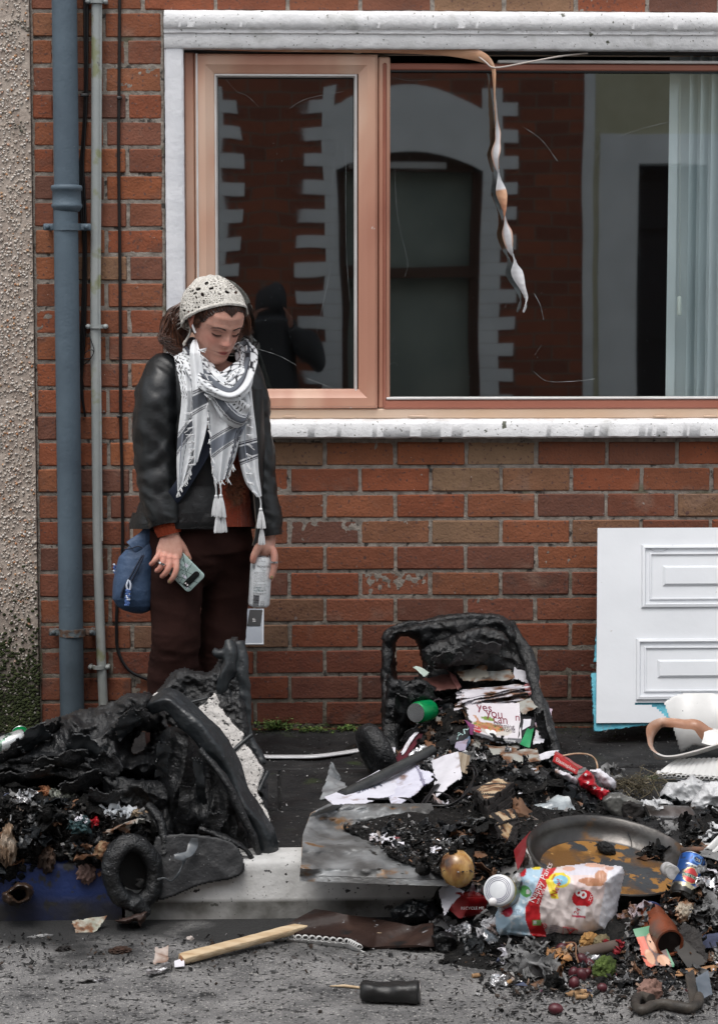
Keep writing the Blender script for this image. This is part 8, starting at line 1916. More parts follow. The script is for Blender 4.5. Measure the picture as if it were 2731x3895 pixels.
for a,b,r,sd,mt_,nm,lab,ct in (
(2680,3380,(.036,.02,.042),3,m_foil,'foil','large glinting piece of torn foil right of the blue can','foil'),(2690,3500,(.034,.02,.036),5,m_wads['grey'],'ash_paper','grey ashen paper wad at the right edge below the foil','paper'),
(2610,3500,(.036,.02,.026),6,charcol(M('cream_crumb',[(.3,(.3,.26,.2)),(.7,(.5,.44,.36))],scale=30,rough=.9),.52,20),'bread_crust','burnt cream crust right of the rusty tin','bread'),(2420,3500,(.026,.016,.028),8,paper('lilac_tissue',(.50,.46,.52),.62),'tissue','lilac-white tissue left of the rusty tin','tissue'),
(2405,3375,(.024,.016,.036),9,m_wads['grey'],'paper_wad','long grey crumpled paper right of the nappy pack','paper'),(2450,3420,(.032,.02,.030),10,m_wads['news'],'cloth','grey sooty cloth folded in front of the blue can','cloth'),(2440,3300,(.022,.02,.022),11,m_wads['char'],'char_lump','jagged black clump on the right rim of the tray','lump'),
(2395,3400,(.022,.012,.014),12,M('green_mould',[(.3,(.16,.20,.09)),(.7,(.36,.42,.24))],scale=30,rough=.9),'mouldy_crust','pale green mouldy crust by the right edge of the nappy pack','food'),
(2460,3560,(.018,.014,.014),14,M('yellow_rice',[(.3,(.40,.22,.05)),(.6,(.62,.36,.04)),(.8,(.55,.36,.26))],scale=60,rough=.6,bump=[(200,.004,'n')]),'yellow_food','clump of yellow rice beside the mouth of the rusty tin','food'),
(2240,3602,(.030,.016,.020),15,M('brown_bread',[(.3,(.20,.10,.03)),(.6,(.38,.21,.07)),(.8,(.24,.17,.09))],scale=24,rough=.9,bump=[(60,.004,'n')]),'bread_crust','chunk of golden-brown crust under the nappy pack','bread'),
(2290,3605,(.022,.014,.018),16,M('khaki_bread',[(.3,(.10,.08,.04)),(.7,(.22,.18,.10))],scale=30,rough=.9,bump=[(60,.004,'n')]),'bread_crust','khaki crust just right of the golden-brown chunk','bread'),
(2345,3612,(.024,.014,.016),17,M('red_peel',[(.3,(.16,.01,.015)),(.7,(.36,.03,.04))],scale=18,rough=.4),'red_wrapper','dark red crumpled wrapper right of the crusts','wrapper'),
(2300,3725,(.036,.02,.032),18,M('green_mould2',[(.3,(.03,.045,.01)),(.55,(.08,.12,.025)),(.8,(.20,.25,.08))],scale=26,rough=1,bump=[(120,.006,'n')]),'mouldy_broccoli','green mouldy floret beside the dark grapes','food'),
(2118,3655,(.030,.018,.028),19,M('orange_tissue',[(.3,(.10,.08,.06)),(.5,(.42,.20,.07)),(.65,(.30,.24,.18)),(.8,(.46,.40,.33))],scale=22,rough=.8),'tissue','grey tissue stained orange below the nappy pack','tissue'),
(2025,3640,(.030,.018,.022),20,m_wads['grey'],'paper_wad','grey burnt paper wad left of the orange-stained tissue','paper'),(1975,3690,(.040,.022,.034),21,m_wads['grey'],'paper_wad','wide pale grey paper wad at the left end of the road pile','paper'),(2080,3730,(.052,.024,.030),22,m_wads['grey'],'paper_wad','largest pale grey paper wad, below the orange-stained tissue','paper'),
(2475,3800,(.028,.018,.026),23,M('brown_stone',[(.3,(.14,.075,.055)),(.7,(.26,.15,.12))],scale=20,rough=.8),'brick_chip','reddish-brown chip of brick on the road above the hose','stone'),(1855,3575,(.036,.02,.034),24,paper('grey_white_paper',(.42,.42,.44),.66),'paper_wad','dirty white crumpled paper on the road left of the nappy pack','paper'),
(1745,3560,(.020,.018,.018),25,m_foil,'foil','small crushed foil ball between scorched board and nappy pack','foil'),(1670,3530,(.030,.016,.024),26,m_wads['grey'],'paper_wad','glinting grey scrap at the right end of the scorched board','paper'),(1790,3468,(.030,.016,.018),27,M('brown_sponge',[(.3,(.04,.03,.015)),(.7,(.12,.09,.05))],scale=60,rough=1,bump=[(200,.006,'n')]),'burnt_sponge','brown burnt sponge in front of the kerb below the onion','sponge'),
(1900,3760,(.022,.014,.022),28,m_foil,'foil','ragged foil scrap at the left tip of the road pile','foil'),(2150,3650,(.026,.016,.012),29,M('bark',[(.3,(.05,.035,.03)),(.7,(.13,.10,.085))],scale=30,rough=.9),'card_scrap','brown card scrap just above the grapes','card')):
 it(nm,cwad(a,b,r,sd) if any(k in nm for k in ('foil','paper','tissue','cloth','wrapper','scrap')) else crum(a,b,r,sd,(0,0,sd * 33 % 50),4,.42,1.5),mt_,lab,ct)
it('card_tube',push(cyl(on(2200,3650) + (0,0,.012),on(2350,3630) + (0,0,.02),[(0,.016),(1,.014)],18),lambda P: .003 * ridge(P * 24,2,3)),M('taupe_card',[(.3,(.07,.05,.04)),(.7,(.15,.11,.09))],scale=9,rough=.8),'rolled taupe card under the golden-brown crust','card')
bk = thing('biscuit_packet','torn green and orange packet with round biscuits printed on it','packet',on(2500,3690))
cs = [on(2405,3602) + (0,0,.04),on(2490,3600) + (0,0,.05),on(2570,3705) + (0,0,.014),on(2455,3700) + (0,0,.01)]
m_,bf = sheet(cs,44,44,.004,9,.002,5,burn=(.06,'lb')); U_,V_ = m_[2][:,0],m_[2][:,1]; col = np.tile([.60,.08,.025],(len(U_),1)); col[V_ < .22] = [.02,.20,.08]; col[(U_ > .36)] = [.10,.045,.04]; col[(V_ < .22)] = [.02,.20,.08]; col[U_ + V_ * .2 > 1.08] = [.03,.22,.10]
for cu,cv,ru_,rv_ in ((.62,.42,.24,.24),(.28,.74,.16,.2),(.70,.84,.22,.14)):
 d_ = ((U_ - cu) / ru_) ** 2 + ((V_ - cv) / rv_) ** 2; col[d_ < 1] = [.44,.15,.06]; col[d_ < .78] = [.62,.33,.19]
mk('film',m_,M('biscuit_print',[(0,(1,1,1))],src='col',rough=.35,scale=30),bk,col=col)
it('dark_board',sheet([on(2590,3590) + (0,0,.05),on(2660,3610) + (0,0,.045),on(2700,3690) + (0,0,.01),on(2560,3660) + (0,0,.02)],20,20,.008,9,.003,3,burn=(.05,'lrtb'))[0],m_crust,'curved flakes of charred board at the lower right','board')
it('dark_board',sheet([on(2550,3640) + (0,0,.03),on(2600,3640) + (0,0,.04),on(2700,3700) + (0,0,.02),on(2620,3705) + (0,0,.008)],20,20,.006,9,.003,4,burn=(.05,'lrtb'))[0],M('grey_char_board',[(.3,(.02,.02,.02)),(.7,(.07,.065,.06))],scale=14,rough=.8),'long curved grey-black flake right of the biscuit packet','board')
it('cardboard',sheet([on(2560,3716) + (0,0,.012),on(2731,3690) + (0,0,.012),on(2731,3720) + (0,0,.008),on(2570,3734) + (0,0,.008)],24,10,.004,14,.003,4,burn=(.16,'lrtb'))[0],M('tan_card',[(.3,(.22,.11,.05)),(.7,(.40,.22,.11))],scale=30,rough=.9),'tan scorched cardboard strip at the lower right edge','cardboard')
it('cloth',sheet([on(2650,3610) + (0,0,.03),on(2731,3600) + (0,0,.03),on(2731,3640) + (0,0,.02),on(2640,3640) + (0,0,.02)],20,12,.004,24,.002,4)[0],M('navy_rib',[(.3,(.02,.025,.05)),(.7,(.06,.07,.12))],scale=60,rough=.9),'navy ribbed cloth scrap above the charred boards','cloth')
m_gr = M('dark_grape',[(.3,(.035,.006,.010)),(.6,(.085,.014,.02)),(.8,(.15,.05,.055))],scale=40,rough=.42)
bg_ = thing('grape_bunch','bunch of dark red grapes on the road pile beside the green floret','grapes',on(2190,3770))
for k,(a,b,rr2,L2) in enumerate(((2180,3713,.0135,20),(2212,3722,.0150,-10),(2232,3712,.0120,30),(2183,3755,.0145,8),(2214,3665,.0150,-28),(2243,3676,.0125,-30),(2135,3615,.0125,70),(2170,3608,.0120,60))):
 c = on(a,b + 12) + np.array([0,0,rr2 * 1.0]); mk('grape',blob(c,(rr2 * .86,rr2 * .86,rr2 * 1.12),(0,L2,0),3,.03,2,k),m_gr,bg_)
mk('stalk',tube(smooth_path([on(2150,3620) + (0,0,.02),on(2188,3640) + (0,0,.03),on(2190,3680) + (0,0,.03),on(2200,3710) + (0,0,.028)],20),.0022,6),M('stalk',[(.3,(.10,.05,.03)),(.7,(.2,.1,.05))],rough=.8),bg_)
it('grape',blob(on(2113,3862) + (0,0,.013),(.017,.014,.013),(0,8,0),3,.03),m_gr,'single red grape lying alone on the road','grape')
it('grape',blob(on(2290,3776) + (0,0,.010),(.012,.010,.011),(0,8,0),3,.03),m_gr,'small shrivelled grape just below the green floret','grape')
for k,(a,b,L2,an) in enumerate(((1926,3752,.030,38),(2190,3790,.05,12),(2210,3805,.024,-10),(2235,3800,.022,-30),(1815,3722,.024,4))):
 c = on(a,b) + np.array([0,0,.006]); d_ = np.array([math.cos(math.radians(an)),.2,math.sin(math.radians(an)) * .5]); it('butt' if k in (0,4) else 'stick',push(tube(np.array([c - d_ * L2 / 2,c,c + d_ * L2 / 2]),[.0055,.006,.005] if k != 1 else [.006,.009,.006],12),lambda P: .001 * ridge(P * 80,2,1)),M('tan_%d' % k,[(.3,(.20,.11,.05)),(.7,(.42,.26,.13))],scale=60,rough=.8),('tan cigarette stub at the left of the road pile','brown curved stick under the grapes','short tan stub under the grapes','short tan curl right of the stub under the grapes','orange-tipped cigarette end on the road left of the pile')[k],'stub')
rc2 = thing('drink_can','crushed red can behind the white paper at the foot of the kerb','can',on(1785,3470))
mk('body',push(cyl(at(1745,3445,-1.86),at(1820,3440,-1.80),[(0,.02),(0,.031),(.8,.033),(1,.028)],30,lambda t_,a: 1 + .10 * np.sin(a * 4 + t_ * 6)),lambda P: .004 * ridge(P * 24,2,3)),M('red_can',[(.3,(.14,.003,.006)),(.7,(.34,.01,.013))],scale=14,rough=.25,metal=.4),rc2)
mk('lettering',xf(text('RECYCLE ME',.010),at(1752,3462,-1.905)),m_w2,rc2,smooth=False)
m_,_ = sheet(Y4((1668,3398,-1.82),(1715,3368,-1.80),(1768,3402,-1.84),(1690,3490,-1.92)),26,26,.012,10,.002,8,burn=(.03,'lb')); it('paper',m_,m_pap2,'folded white paper below the onion in front of the kerb','paper')
it('red_plug',crum(1652,3500,(.010,.008,.008),5,sub=3,amp=.2),flat('bright_red',(.55,.012,.02),.3),'tiny bright red plastic cap on the black cloth','cap')
sb = thing('scorched_board','brown scorched hollow board bowed over the road beside the timber','board',on(1400,3620))
def sbf(u,v):
 L_ = np.interp(v,[0,.5,1],[0,.5,1])
 tx = np.interp(u,[0,.25,.5,.75,1],[1200,1320,1440,1560,1650]); ty = np.interp(u,[0,.25,.5,.75,1],[3468,3485,3508,3528,3520])
 bx_ = np.interp(u,[0,.25,.5,.75,1],[1030,1330,1420,1540,1648]); by_ = np.interp(u,[0,.12,.25,.4,.5,.75,1],[3556,3562,3576,3606,3612,3606,3604])
 hz = np.interp(u,[0,.25,.5,.75,1],[.050,.055,.030,.035,.045]); hb = np.interp(u,[0,.25,.4,.5,.75,1],[.022,.022,.010,.004,.010,.014])
 out = np.zeros(u.shape + (3,))
 for i in np.ndindex(u.shape):
  w = v[i]; px1 = tx[i] * (1 - w) + bx_[i] * w; py1 = ty[i] * (1 - w) + by_[i] * w; h_ = hz[i] * (1 - w) + hb[i] * w
  out[i] = flo(px1,py1,-.15 + h_ + .004 * math.sin(u[i] * 12 + w * 4))
 return out
mk('board',grid(70,24,sbf,.006)[:2],M('scorched_brown',[(.3,(.012,.006,.005)),(.6,(.032,.017,.013)),(.8,(.07,.04,.03))],scale=6,detail=6,rough=.55,spots=[((.24,.24,.25),38,.66,.03),((.01,.01,.01),14,.62,.08)],bump=[(40,.003,'n')],spec=.3),sb)
for k in range(17):
 c = sbf(np.array([k * .022]),np.array([1.0]))[0] - (0,.003,.004); t_ = np.linspace(0,2 * PI,12,endpoint=False); o_ = np.stack([np.cos(t_) * .0085,0 * t_,np.sin(t_) * .0075],1); i_ = o_ * .7
 mk('cell',rings([c + o_,c + i_ + (0,-.001,0),c + i_ + (0,.03,0),c + o_ + (0,.03,0),c + o_],cap=False),m_warp,sb)
def sbu(u,v):
 a = sbf(u * .45,v * 0 + 1.0); b = a + np.array([0,.02,-.016]) * 1.0; w = v[...,None]; b = b - np.array([0,0,.012]) * np.sin(u * PI)[...,None]
 return a * (1 - w) + b * w - np.array([0,0,.010])
mk('underside',grid(50,4,sbu,.002)[:2],m_warp,sb)
mk('blister',blob(on(1448,3592) + (0,-.0,.022),(.016,.010,.006),(0,0,0),3,.2),m_toast,sb)
tm = thing('timber_batten','pale split timber batten lying on the road under the scorched board','timber',on(900,3620))
A,B = flo(690,3650,-.135),flo(1172,3522,-.118)
P = resamp([A,B],40); m_ = tube(P,np.stack([np.full(40,.011),np.full(40,.017)],1),4,up=(0,-.3,1),twist=np.full(40,PI / 4))
m_ = tube(P,np.stack([np.interp(np.linspace(0,1,40),[0,.03,1],[.0085,.010,.009]),np.interp(np.linspace(0,1,40),[0,.03,1],[.0135,.015,.0135])],1),16,up=(0,-.3,1),ex=.35)
mk('batten',push(m_,lambda P: .0015 * ridge(P * np.array([6,30,30.]),2,3)),M('split_pine',[(.3,(.40,.27,.15)),(.5,(.54,.41,.26)),(.7,(.62,.50,.34))],scale=24,detail=5,rough=.7,stretch=(.25,2,4),spots=[((.16,.08,.04),20,.68,.06)],bump=[(60,.002,'n')]),tm,auto=50)
mk('cut_end',xf(blob((0,0,0),(.003,.0115,.0085),(0,0,15),3,.1),A - (.001,0,0)),M('brown_end_grain',[(.3,(.16,.065,.03)),(.7,(.28,.13,.06))],scale=60,rough=.9),tm)
r_ = Relief([(838,3630),(842,3600),(870,3590),(886,3600),(878,3622),(900,3630),(930,3622),(936,3645),(900,3652),(855,3652)],-1.94,.02,.03,14,3,edge=1); it('melted_lump',r_.m,m_smooth,'small curved grey molten plastic lump before the timber','lump')
m_,_ = sheet([on(545,3712) + (0,0,.004),on(640,3690) + (0,0,.015),on(662,3700) + (0,0,.012),on(570,3726) + (0,0,.002)],24,14,.008,22,.001,4,burn=(.06,'lrtb')); it('foil',m_,m_foil,'ragged strip of silver foil on the road before the timber end','foil')
m_,_ = sheet([on(590,3660) + (0,0,.03),on(645,3650) + (0,0,.034),on(640,3690) + (0,0,.01),on(580,3700) + (0,0,.01)],20,20,.010,16,.001,5,burn=(.06,'lrtb')); it('tissue',m_,paper('pinkish_tissue',(.45,.38,.34),.62),'pinkish crumpled tissue standing on the foil strip','tissue')
m_,_ = sheet([on(662,3680) + (0,0,.012),on(700,3672) + (0,0,.014),on(702,3690) + (0,0,.006),on(664,3692) + (0,0,.004)],12,12,.004,16,.001,5); it('paper_scrap',m_,m_pap2,'small pale scrap between the tissue and the timber','paper')
bcn = thing('burnt_can','blackened dented can lying on the road in the foreground','can',on(1480,3830))
A,B = on(1372,3812) + (0,.0,.025),on(1594,3822) + (0,-.0,.027)
mk('body',push(cyl(A,B,[(0,.0),(0,.019),(.03,.024)] + [(t_,.027) for t_ in np.linspace(.08,.9,16)] + [(.97,.028),(1,.025),(1,.0)],40,lambda t_,a: (1 - .16 * np.clip(np.cos(a * 2 + 3.1),0,1) - .22 * np.exp(-((t_ - .42) / .2) ** 2) * np.clip(np.sin(a),0,1))),lambda P: .004 * (ridge(P * 22,2,3) - .4)),M('scorched_can',[(.3,(.008,.008,.008)),(.6,(.03,.03,.03)),(.75,(.11,.11,.115))],scale=9,detail=5,rough=.4,metal=.4,bump=[(40,.002,'n')],spots=[((.25,.25,.25),130,.70,.02)]),bcn)
mk('rim',tube(np.array([B + np.array([.001,math.cos(t_) * .025,math.sin(t_) * .025]) for t_ in np.linspace(0,2 * PI,40)]),.0018,6),m_tin,bcn)
it('splinter',tube(np.array([on(1255,3760) + (0,0,.004),on(1310,3762) + (0,0,.006),on(1368,3766) + (0,0,.004)]),[.0012,.0035,.003],6),bpy.data.materials['split_pine'],'thin pale splinter beside the blackened can','splinter')
hs2 = thing('burnt_hose','charred curved rubber hose on the road at the lower right','hose',on(2560,3860))
HL = [(2475,3828),(2445,3815),(2420,3825),(2418,3850),(2440,3868),(2480,3850),(2530,3846),(2590,3858),(2630,3860),(2655,3840),(2655,3810),(2640,3798)]
m_hose = M('charred_rubber',[(.3,(.014,.013,.012)),(.55,(.06,.05,.04)),(.75,(.13,.12,.11))],scale=16,rough=.6,bump=[(60,.003,'n')])
mk('hose',push(tube(smooth_path([on(a,b) + (0,0,.014) for a,b in HL],90),.0115,14),lambda P: .004 * (ridge(P * 18,2,3) - .4)),m_hose,hs2)
mk('flap',sheet([on(2600,3800) + (0,0,.05),on(2630,3785) + (0,0,.055),on(2660,3820) + (0,0,.01),on(2620,3840) + (0,0,.01)],16,16,.006,9,.003)[0][:2],m_hose,hs2)
mk('flap',sheet([on(2640,3796) + (0,0,.04),on(2690,3780) + (0,0,.05),on(2706,3810) + (0,0,.012),on(2660,3830) + (0,0,.01)],16,16,.006,9,.003)[0][:2],M('blue_grey_rubber',[(.3,(.06,.08,.10)),(.7,(.16,.18,.21))],scale=16,rough=.5),hs2)
st_ = [flo(a,b,.006 + c) for a,b,c in ((960,2862,0),(1000,2878,.004),(1100,2880,.002),(1200,2878,.006),(1300,2866,.004),(1384,2852,.010))]
P = smooth_path(st_,60); it('plastic_trim',tube(P,np.stack([np.full(len(P),.0045),np.full(len(P),.018)],1),12,up=(0,0,1),ex=.6),M('white_trim',[(.3,(.5,.5,.51)),(.7,(.64,.64,.65))],scale=12,rough=.4,bump=[(20,.002,'n')],stretch=(1,8,1)),'long white strip of window trim lying on the pavement between the bins','trim')
lf = thing('leaflet','framed grey leaflet standing against the bricks behind the woman\'s leg','leaflet',at(960,2455,-.08))
cs = Y4((925,2318,-.05),(1004,2318,-.05),(1003,2452,-.11),(918,2452,-.11)); m_,ff = sheet(cs,12,16,.0,4,.006,3); U_,V_ = m_[2][:,0],m_[2][:,1]; col = np.tile([.34,.37,.42],(len(U_),1))
mk('board',m_,M('grey_board',[(.3,(.28,.31,.36)),(.7,(.42,.45,.50))],scale=6,rough=.3),lf)
mk('black_print',onsheet(ff,grid(6,6,lambda u,v: np.stack([u * .62 + .1 * v,0 * u,v * .46],-1))[:2],.22,.50,1,1,off=.008),flat('black_print',(.012,.012,.014),.4),lf,smooth=False); mk('lettering',onsheet(ff,text('IF',.2),.62,.40,1,.8,90,off=.010),m_w2,lf,smooth=False)
mk('frame',join(tube(np.array([cs[1],cs[2]]) + (-.003,-.004,0),.0035,6),tube(np.array([cs[2],cs[3]]) + (0,-.004,.002),.0035,6)),m_dw,lf)
for a,b,mt_,lab,an in ((26,2812,M('silver_green_can',[(.3,(.45,.46,.47)),(.55,(.5,.52,.52)),(.6,(.02,.09,.05)),(.8,(.5,.5,.5))],scale=26,rough=.3,metal=.5),'silver drink can with dark print behind the fallen bin',20),(82,2806,bpy.data.materials['green_can_paint'],'green drink can beside the silver one behind the fallen bin',100)):
 t_ = thing('drink_can',lab,'can',flo(a,b + 30)); c = flo(a,b + 22,.033); d_ = np.array([math.cos(math.radians(an)) * .055,math.sin(math.radians(an)) * .055,.018]); A,B = c - d_,c + d_
 mk('body',cyl(A,B,[(.0,.0),(.0,.026),(.06,.0315),(.92,.0315),(1,.027),(1,0)],30),mt_,t_); mk('rim',cyl(B,B + d_ * .06,[(0,.0285),(.3,.029),(1,.027),(1,.022),(.2,.022)],30),m_alu,t_)
for (a,b,r,sd,mt_,nm,lab,ct,cy) in ((256,3040,(.017,.016,.017),1,m_tin,'metal_cap','round dull metal cap above the orange scrap in the fallen bin','cap',0),):
 pass
cpo = lsurf(466,3045); it('metal_disc',cyl(cpo + (0,-.035,.0),cpo,[(0,0),(0,.015),(.1,.0165),(1,.0165),(1,0)],28),m_tin,'round dull metal cap in the spill beside the orange scrap','cap')
cpo = lsurf(262,3300); it('metal_disc',cyl(cpo + (0,-.03,.0),cpo + (.004,0,0),[(0,0),(0,.016),(.1,.0175),(1,.0175),(1,0)],28),flat('grey_cap',(.06,.06,.065),.6),'plain grey round cap low in the spill left of the wheel','cap')
def lit(a,b,r,sd,mt_,nm,lab,ct,amp=.7):
 c = lsurf(a,b); it(nm,cwad(a,b,(r[0],r[1] * .6,r[2]),sd,surf=lambda a_,b_: lsurf(a_,b_) - (0,.008,r[2] * .6)) if 'food' not in nm and 'orange' not in nm else blob(c - (0,.012,0),r,(0,0,sd * 40),4,.45,1.4,sd,'crumple'),mt_,lab,ct)
m_orl = M('orange_shell',[(.3,(.28,.10,.04)),(.7,(.50,.24,.12))],scale=30,rough=.7)
lit(518,3055,(.020,.014,.016),2,m_orl,'orange_scrap','orange burnt scrap beside the metal cap in the spill','scrap')
lit(446,3082,(.030,.014,.016),3,paper('white_blue_wad',(.50,.53,.56),.60),'paper_wad','whitish paper wad under the metal cap in the spill','paper')
lit(510,3092,(.028,.012,.014),4,charcol(M('straw',[(.3,(.30,.22,.14)),(.7,(.48,.40,.30))],scale=60,rough=.9),.60,20),'straw_wad','straw-coloured scrap below the orange one','scrap')
lit(360,3124,(.012,.008,.010),5,flat('vivid_red',(.36,.012,.02),.3),'red_scrap','small vivid red scrap in the middle of the spill','scrap',.3)
lit(292,3140,(.024,.010,.020),6,M('teal_wrapper',[(.3,(.012,.03,.035)),(.7,(.03,.07,.075))],scale=30,rough=.5),'teal_wrapper','dull teal wrapper left of the red scrap','wrapper')
lit(300,3120,(.018,.006,.008),7,m_pap2,'paper_scrap','white sliver of paper over the teal wrapper','paper')
lit(92,3030,(.022,.012,.012),8,m_foil,'foil','white-silver crumpled foil at the left of the spill','foil')
lit(225,3030,(.030,.012,.014),9,M('mussel_grey',[(.3,(.10,.11,.09)),(.7,(.32,.33,.28))],scale=40,rough=.5),'shells','grey-green ribbed scraps at the top of the spill','scrap')
lit(168,3010,(.016,.012,.018),10,m_orl,'brown_scrap','orange-brown scrap at the top left of the spill','scrap')
lit(34,3215,(.040,.02,.052),11,M('scorched_meat',[(.3,(.05,.03,.02)),(.5,(.20,.13,.08)),(.65,(.38,.32,.26)),(.8,(.12,.06,.03))],scale=22,rough=.7,bump=[(60,.006,'n')]),'burnt_food','big cream and brown burnt lump at the left picture edge','food')
lit(170,3260,(.045,.02,.040),12,M('brown_char',[(.3,(.012,.009,.007)),(.6,(.05,.028,.018)),(.8,(.13,.07,.04))],scale=16,rough=.7,bump=[(50,.008,'n')]),'burnt_food','large brown-black lump in the middle of the spill','food')
lit(398,3235,(.026,.014,.024),13,charcol(M('ochre',[(.3,(.25,.17,.08)),(.7,(.42,.34,.22))],scale=30,rough=.8),.54,20),'burnt_food','ochre scrap just left of the wheel','food')
lit(330,3320,(.024,.014,.026),14,M('pinkbrown',[(.3,(.10,.06,.05)),(.7,(.22,.14,.12))],scale=30,rough=.8),'burnt_food','pinkish-brown scrap under the wheel\'s left side','food')
r_ = Relief([(10,3400),(60,3360),(110,3360),(130,3400),(100,3440),(40,3448),(8,3430)],-1.72,.05,.05,20,4,ch(.02,14,.006,50,6),holes=[[(40,3400),(80,3385),(95,3405),(70,3425)]]); it('burnt_ring',r_.m,M('glazed_char',[(.3,(.012,.008,.006)),(.7,(.05,.03,.02))],scale=14,rough=.3),'brown-black glazed ring hanging over the blue kerb','lump')
m_,_ = sheet(Y4((270,3510,-1.76),(415,3482,-1.74),(372,3545,-1.78),(292,3578,-1.80)),30,24,.006,14,.002,5,burn=(.05,'lrt')); it('paper',m_,charcol(M('sooty_print',[(.3,(.22,.23,.18)),(.55,(.40,.40,.34)),(.7,(.40,.22,.12))],scale=26,rough=.8),.60,30),'sooty printed paper hanging down over the blue kerb','paper')
r_ = Relief([(425,3500),(470,3490),(560,3470),(545,3520),(535,3542),(520,3510),(470,3520)],-1.76,.03,.05,18,4,ch(.012,12,.006,50,6)); it('melted_drip',r_.m,M('brown_melt',[(.3,(.016,.009,.007)),(.7,(.05,.025,.018))],scale=14,rough=.6),'brown-black molten drip below the wheel','lump')
for a,b,r,sd,mt_,nm,lab,ct in ((240,3620,(.018,.010,.008),1,m_crust,'leaf_litter','brown curled scrap on the road below the blue kerb','scrap'),(455,3628,(.026,.016,.010),2,M('rust_brown',[(.3,(.02,.012,.008)),(.7,(.06,.03,.02))],scale=50,rough=1),'fibre_clump','rusty brown fibre clump on the road below the wheel','clump'),(722,3578,(.009,.007,.007),3,M('pale_stone',[(.3,(.3,.25,.22)),(.7,(.5,.45,.42))],scale=60,rough=.8),'pebble','small pale pebble on the road by the white kerb','stone'),
 (150,3568,(.030,.010,.004),4,m_wads['grey'],'melted_scrap','flat grey melted scrap under the blue kerb','scrap'),(365,3738,(.036,.010,.004),5,m_wads['foil'],'foil','flat teal-silver foil scrap on the road at the left','foil'),(1690,3668,(.012,.010,.008),6,m_wads['char'],'char_lump','small black char lump on the road right of the scorched board','lump')):
 it(nm,crum(a,b,r,sd,(0,0,20),3 if r[0] < .012 else 4,.7,1.8,dz=.4),mt_,lab,ct)
dsn = []
for k in range(120):
 a,b = rq.gauss(2420,45),rq.gauss(2985,16); c = at(a,b,-.98); d_ = np.array([rq.gauss(0,.03),rq.gauss(0,.02),rq.gauss(.0,.014)]); dsn.append(tube(smooth_path([c - d_,c + np.array([0,0,rq.gauss(0,.008)]),c + d_],6),.0009,4))
for L_ in ([(2400,2962),(2450,2990),(2490,3022)],[(2490,2965),(2478,3010),(2430,3040),(2395,3035)],[(2380,3010),(2395,3030),(2390,3045)],[(2478,3000),(2490,2966),(2505,2975),(2506,3010)]): dsn.append(tube(smooth_path([at(a,b,-1.02) for a,b in L_],20),.0014,6))
it('dry_stems',join(*dsn),M('dry_stem',[(0,(.04,.035,.02)),(.7,(.12,.10,.06)),(1,(.3,.26,.18))],src='island',rough=.9),'tangle of dry burnt stems and string behind the sooty tin','stems')
m_wd = M('weed_leaf',[(0,(.03,.06,.01)),(.5,(.07,.13,.02)),(1,(.16,.20,.05))],src='island',rough=.7)
def weed(px,py,n,w,h,lab,seed):
 R_ = random.Random(seed); c0 = flo(px,py); t_ = thing('weed',lab,'weed',c0); Ls = []; St = []
 for k in range(n):
  e = c0 + np.array([R_.gauss(0,w),R_.uniform(-.05,.02),abs(R_.gauss(h,h * .5))]); m = (c0 + e) / 2 + np.array([R_.gauss(0,.01),0,.01]); St.append(tube(smooth_path([c0 + (R_.gauss(0,w * .5),0,0),m,e],8),.0008,4))
  for q_ in range(6):
   p = m + (e - m) * R_.random() + np.array([R_.gauss(0,.006),R_.gauss(0,.006),R_.gauss(0,.005)]); s = R_.uniform(.003,.008)
   v = np.array([(-s,0,0),(0,-s * .6,.001),(s,0,0),(0,s * .6,.001)]) @ rotm(R_.uniform(-50,50),R_.uniform(-50,50),R_.uniform(0,360)).T + p; Ls.append((v,[(0,1,2,3)]))
 mk('leaf',join(*Ls),m_wd,t_,smooth=False); mk('stem',join(*St),m_wd,t_)
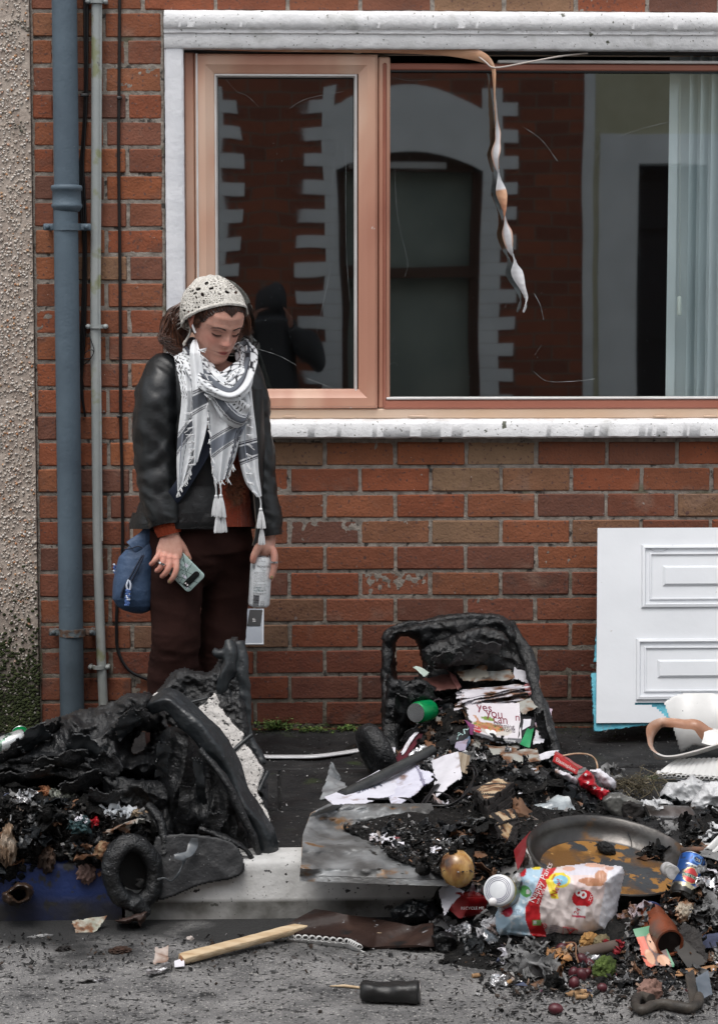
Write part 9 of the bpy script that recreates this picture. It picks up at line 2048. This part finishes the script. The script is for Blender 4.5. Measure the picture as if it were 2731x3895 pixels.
weed(1050,2778,46,.035,.022,'largest green weed at the wall foot between the bins',1); weed(1180,2782,18,.035,.010,'low flat weed right of the largest one',2); weed(1330,2780,14,.03,.008,'sparse weed nearest the right bin\'s left side',3); weed(55,2770,16,.012,.035,'thin weed at the foot of the pebbledashed wall',4)
scatter.n = 0
v_,f_ = scatter([(940,2770),(1440,2765),(1440,2790),(940,2800)],500,.002,.006,50); v2_,f2_ = scatter([(2120,2768),(2731,2772),(2731,2820),(2120,2800)],500,.002,.006,51)
one('moss',(np.concatenate(v_ + v2_),f_ + f2_),m_moss,'dark moss along the foot of the brick wall','moss',kind='stuff')
pg = thing('person','hooded photographer across the street in dark clothes, seen mirrored in the small pane','person',(-.05,-7.35,-.15))
pz0 = np.array([-.04,-7.34,0])
bd = remesh(join(tube(smooth_path([pz0 + (0,0,z) for z in (-.1,.3,.8,1.1,1.3)],20),np.interp(np.linspace(0,1,20 + 0),[0,.5,.8,1],[.14,.17,.20,.10])[:len(smooth_path([pz0 + (0,0,z) for z in (-.1,.3,.8,1.1,1.3)],20))] if False else .18,20),blob(pz0 + (.0,.02,1.42),(.10,.12,.13),(0,0,0),4,0),blob(pz0 + (0,0,1.2),(.22,.13,.12),(0,0,0),4,0),
tube(smooth_path([pz0 + (-.2,0,1.2),pz0 + (-.27,.08,1.0),pz0 + (-.13,.22,1.24)],20),.05,12),tube(smooth_path([pz0 + (.2,0,1.2),pz0 + (.27,.08,1.0),pz0 + (.14,.22,1.24)],20),.05,12)),.015,3)
mk('coat',bd,flat('dark_coat',(.05,.05,.055),.8),pg)
for s in (-1,1):
 hp = [limb([(0,0,0,.02),(1,0,0,.02)],2) if False else blob(pz0 + (s * .13,.23,1.28),(.03,.03,.045),(0,0,0),3,0)] + [tube(np.array([pz0 + (s * (.13 - .012 * k),.25,1.30),pz0 + (s * (.11 - .012 * k),.265,1.33 + .01 * k),pz0 + (s * (.09 - .012 * k),.26,1.34 + .01 * k)]),.009,8) for k in range(4)]
 mk('hand',remesh(join(*hp),.006,1),m_skin,pg,col=np.tile([.4,.2,.15],(1,1)).repeat(len(remesh(join(*hp),.006,1)[0]),0))
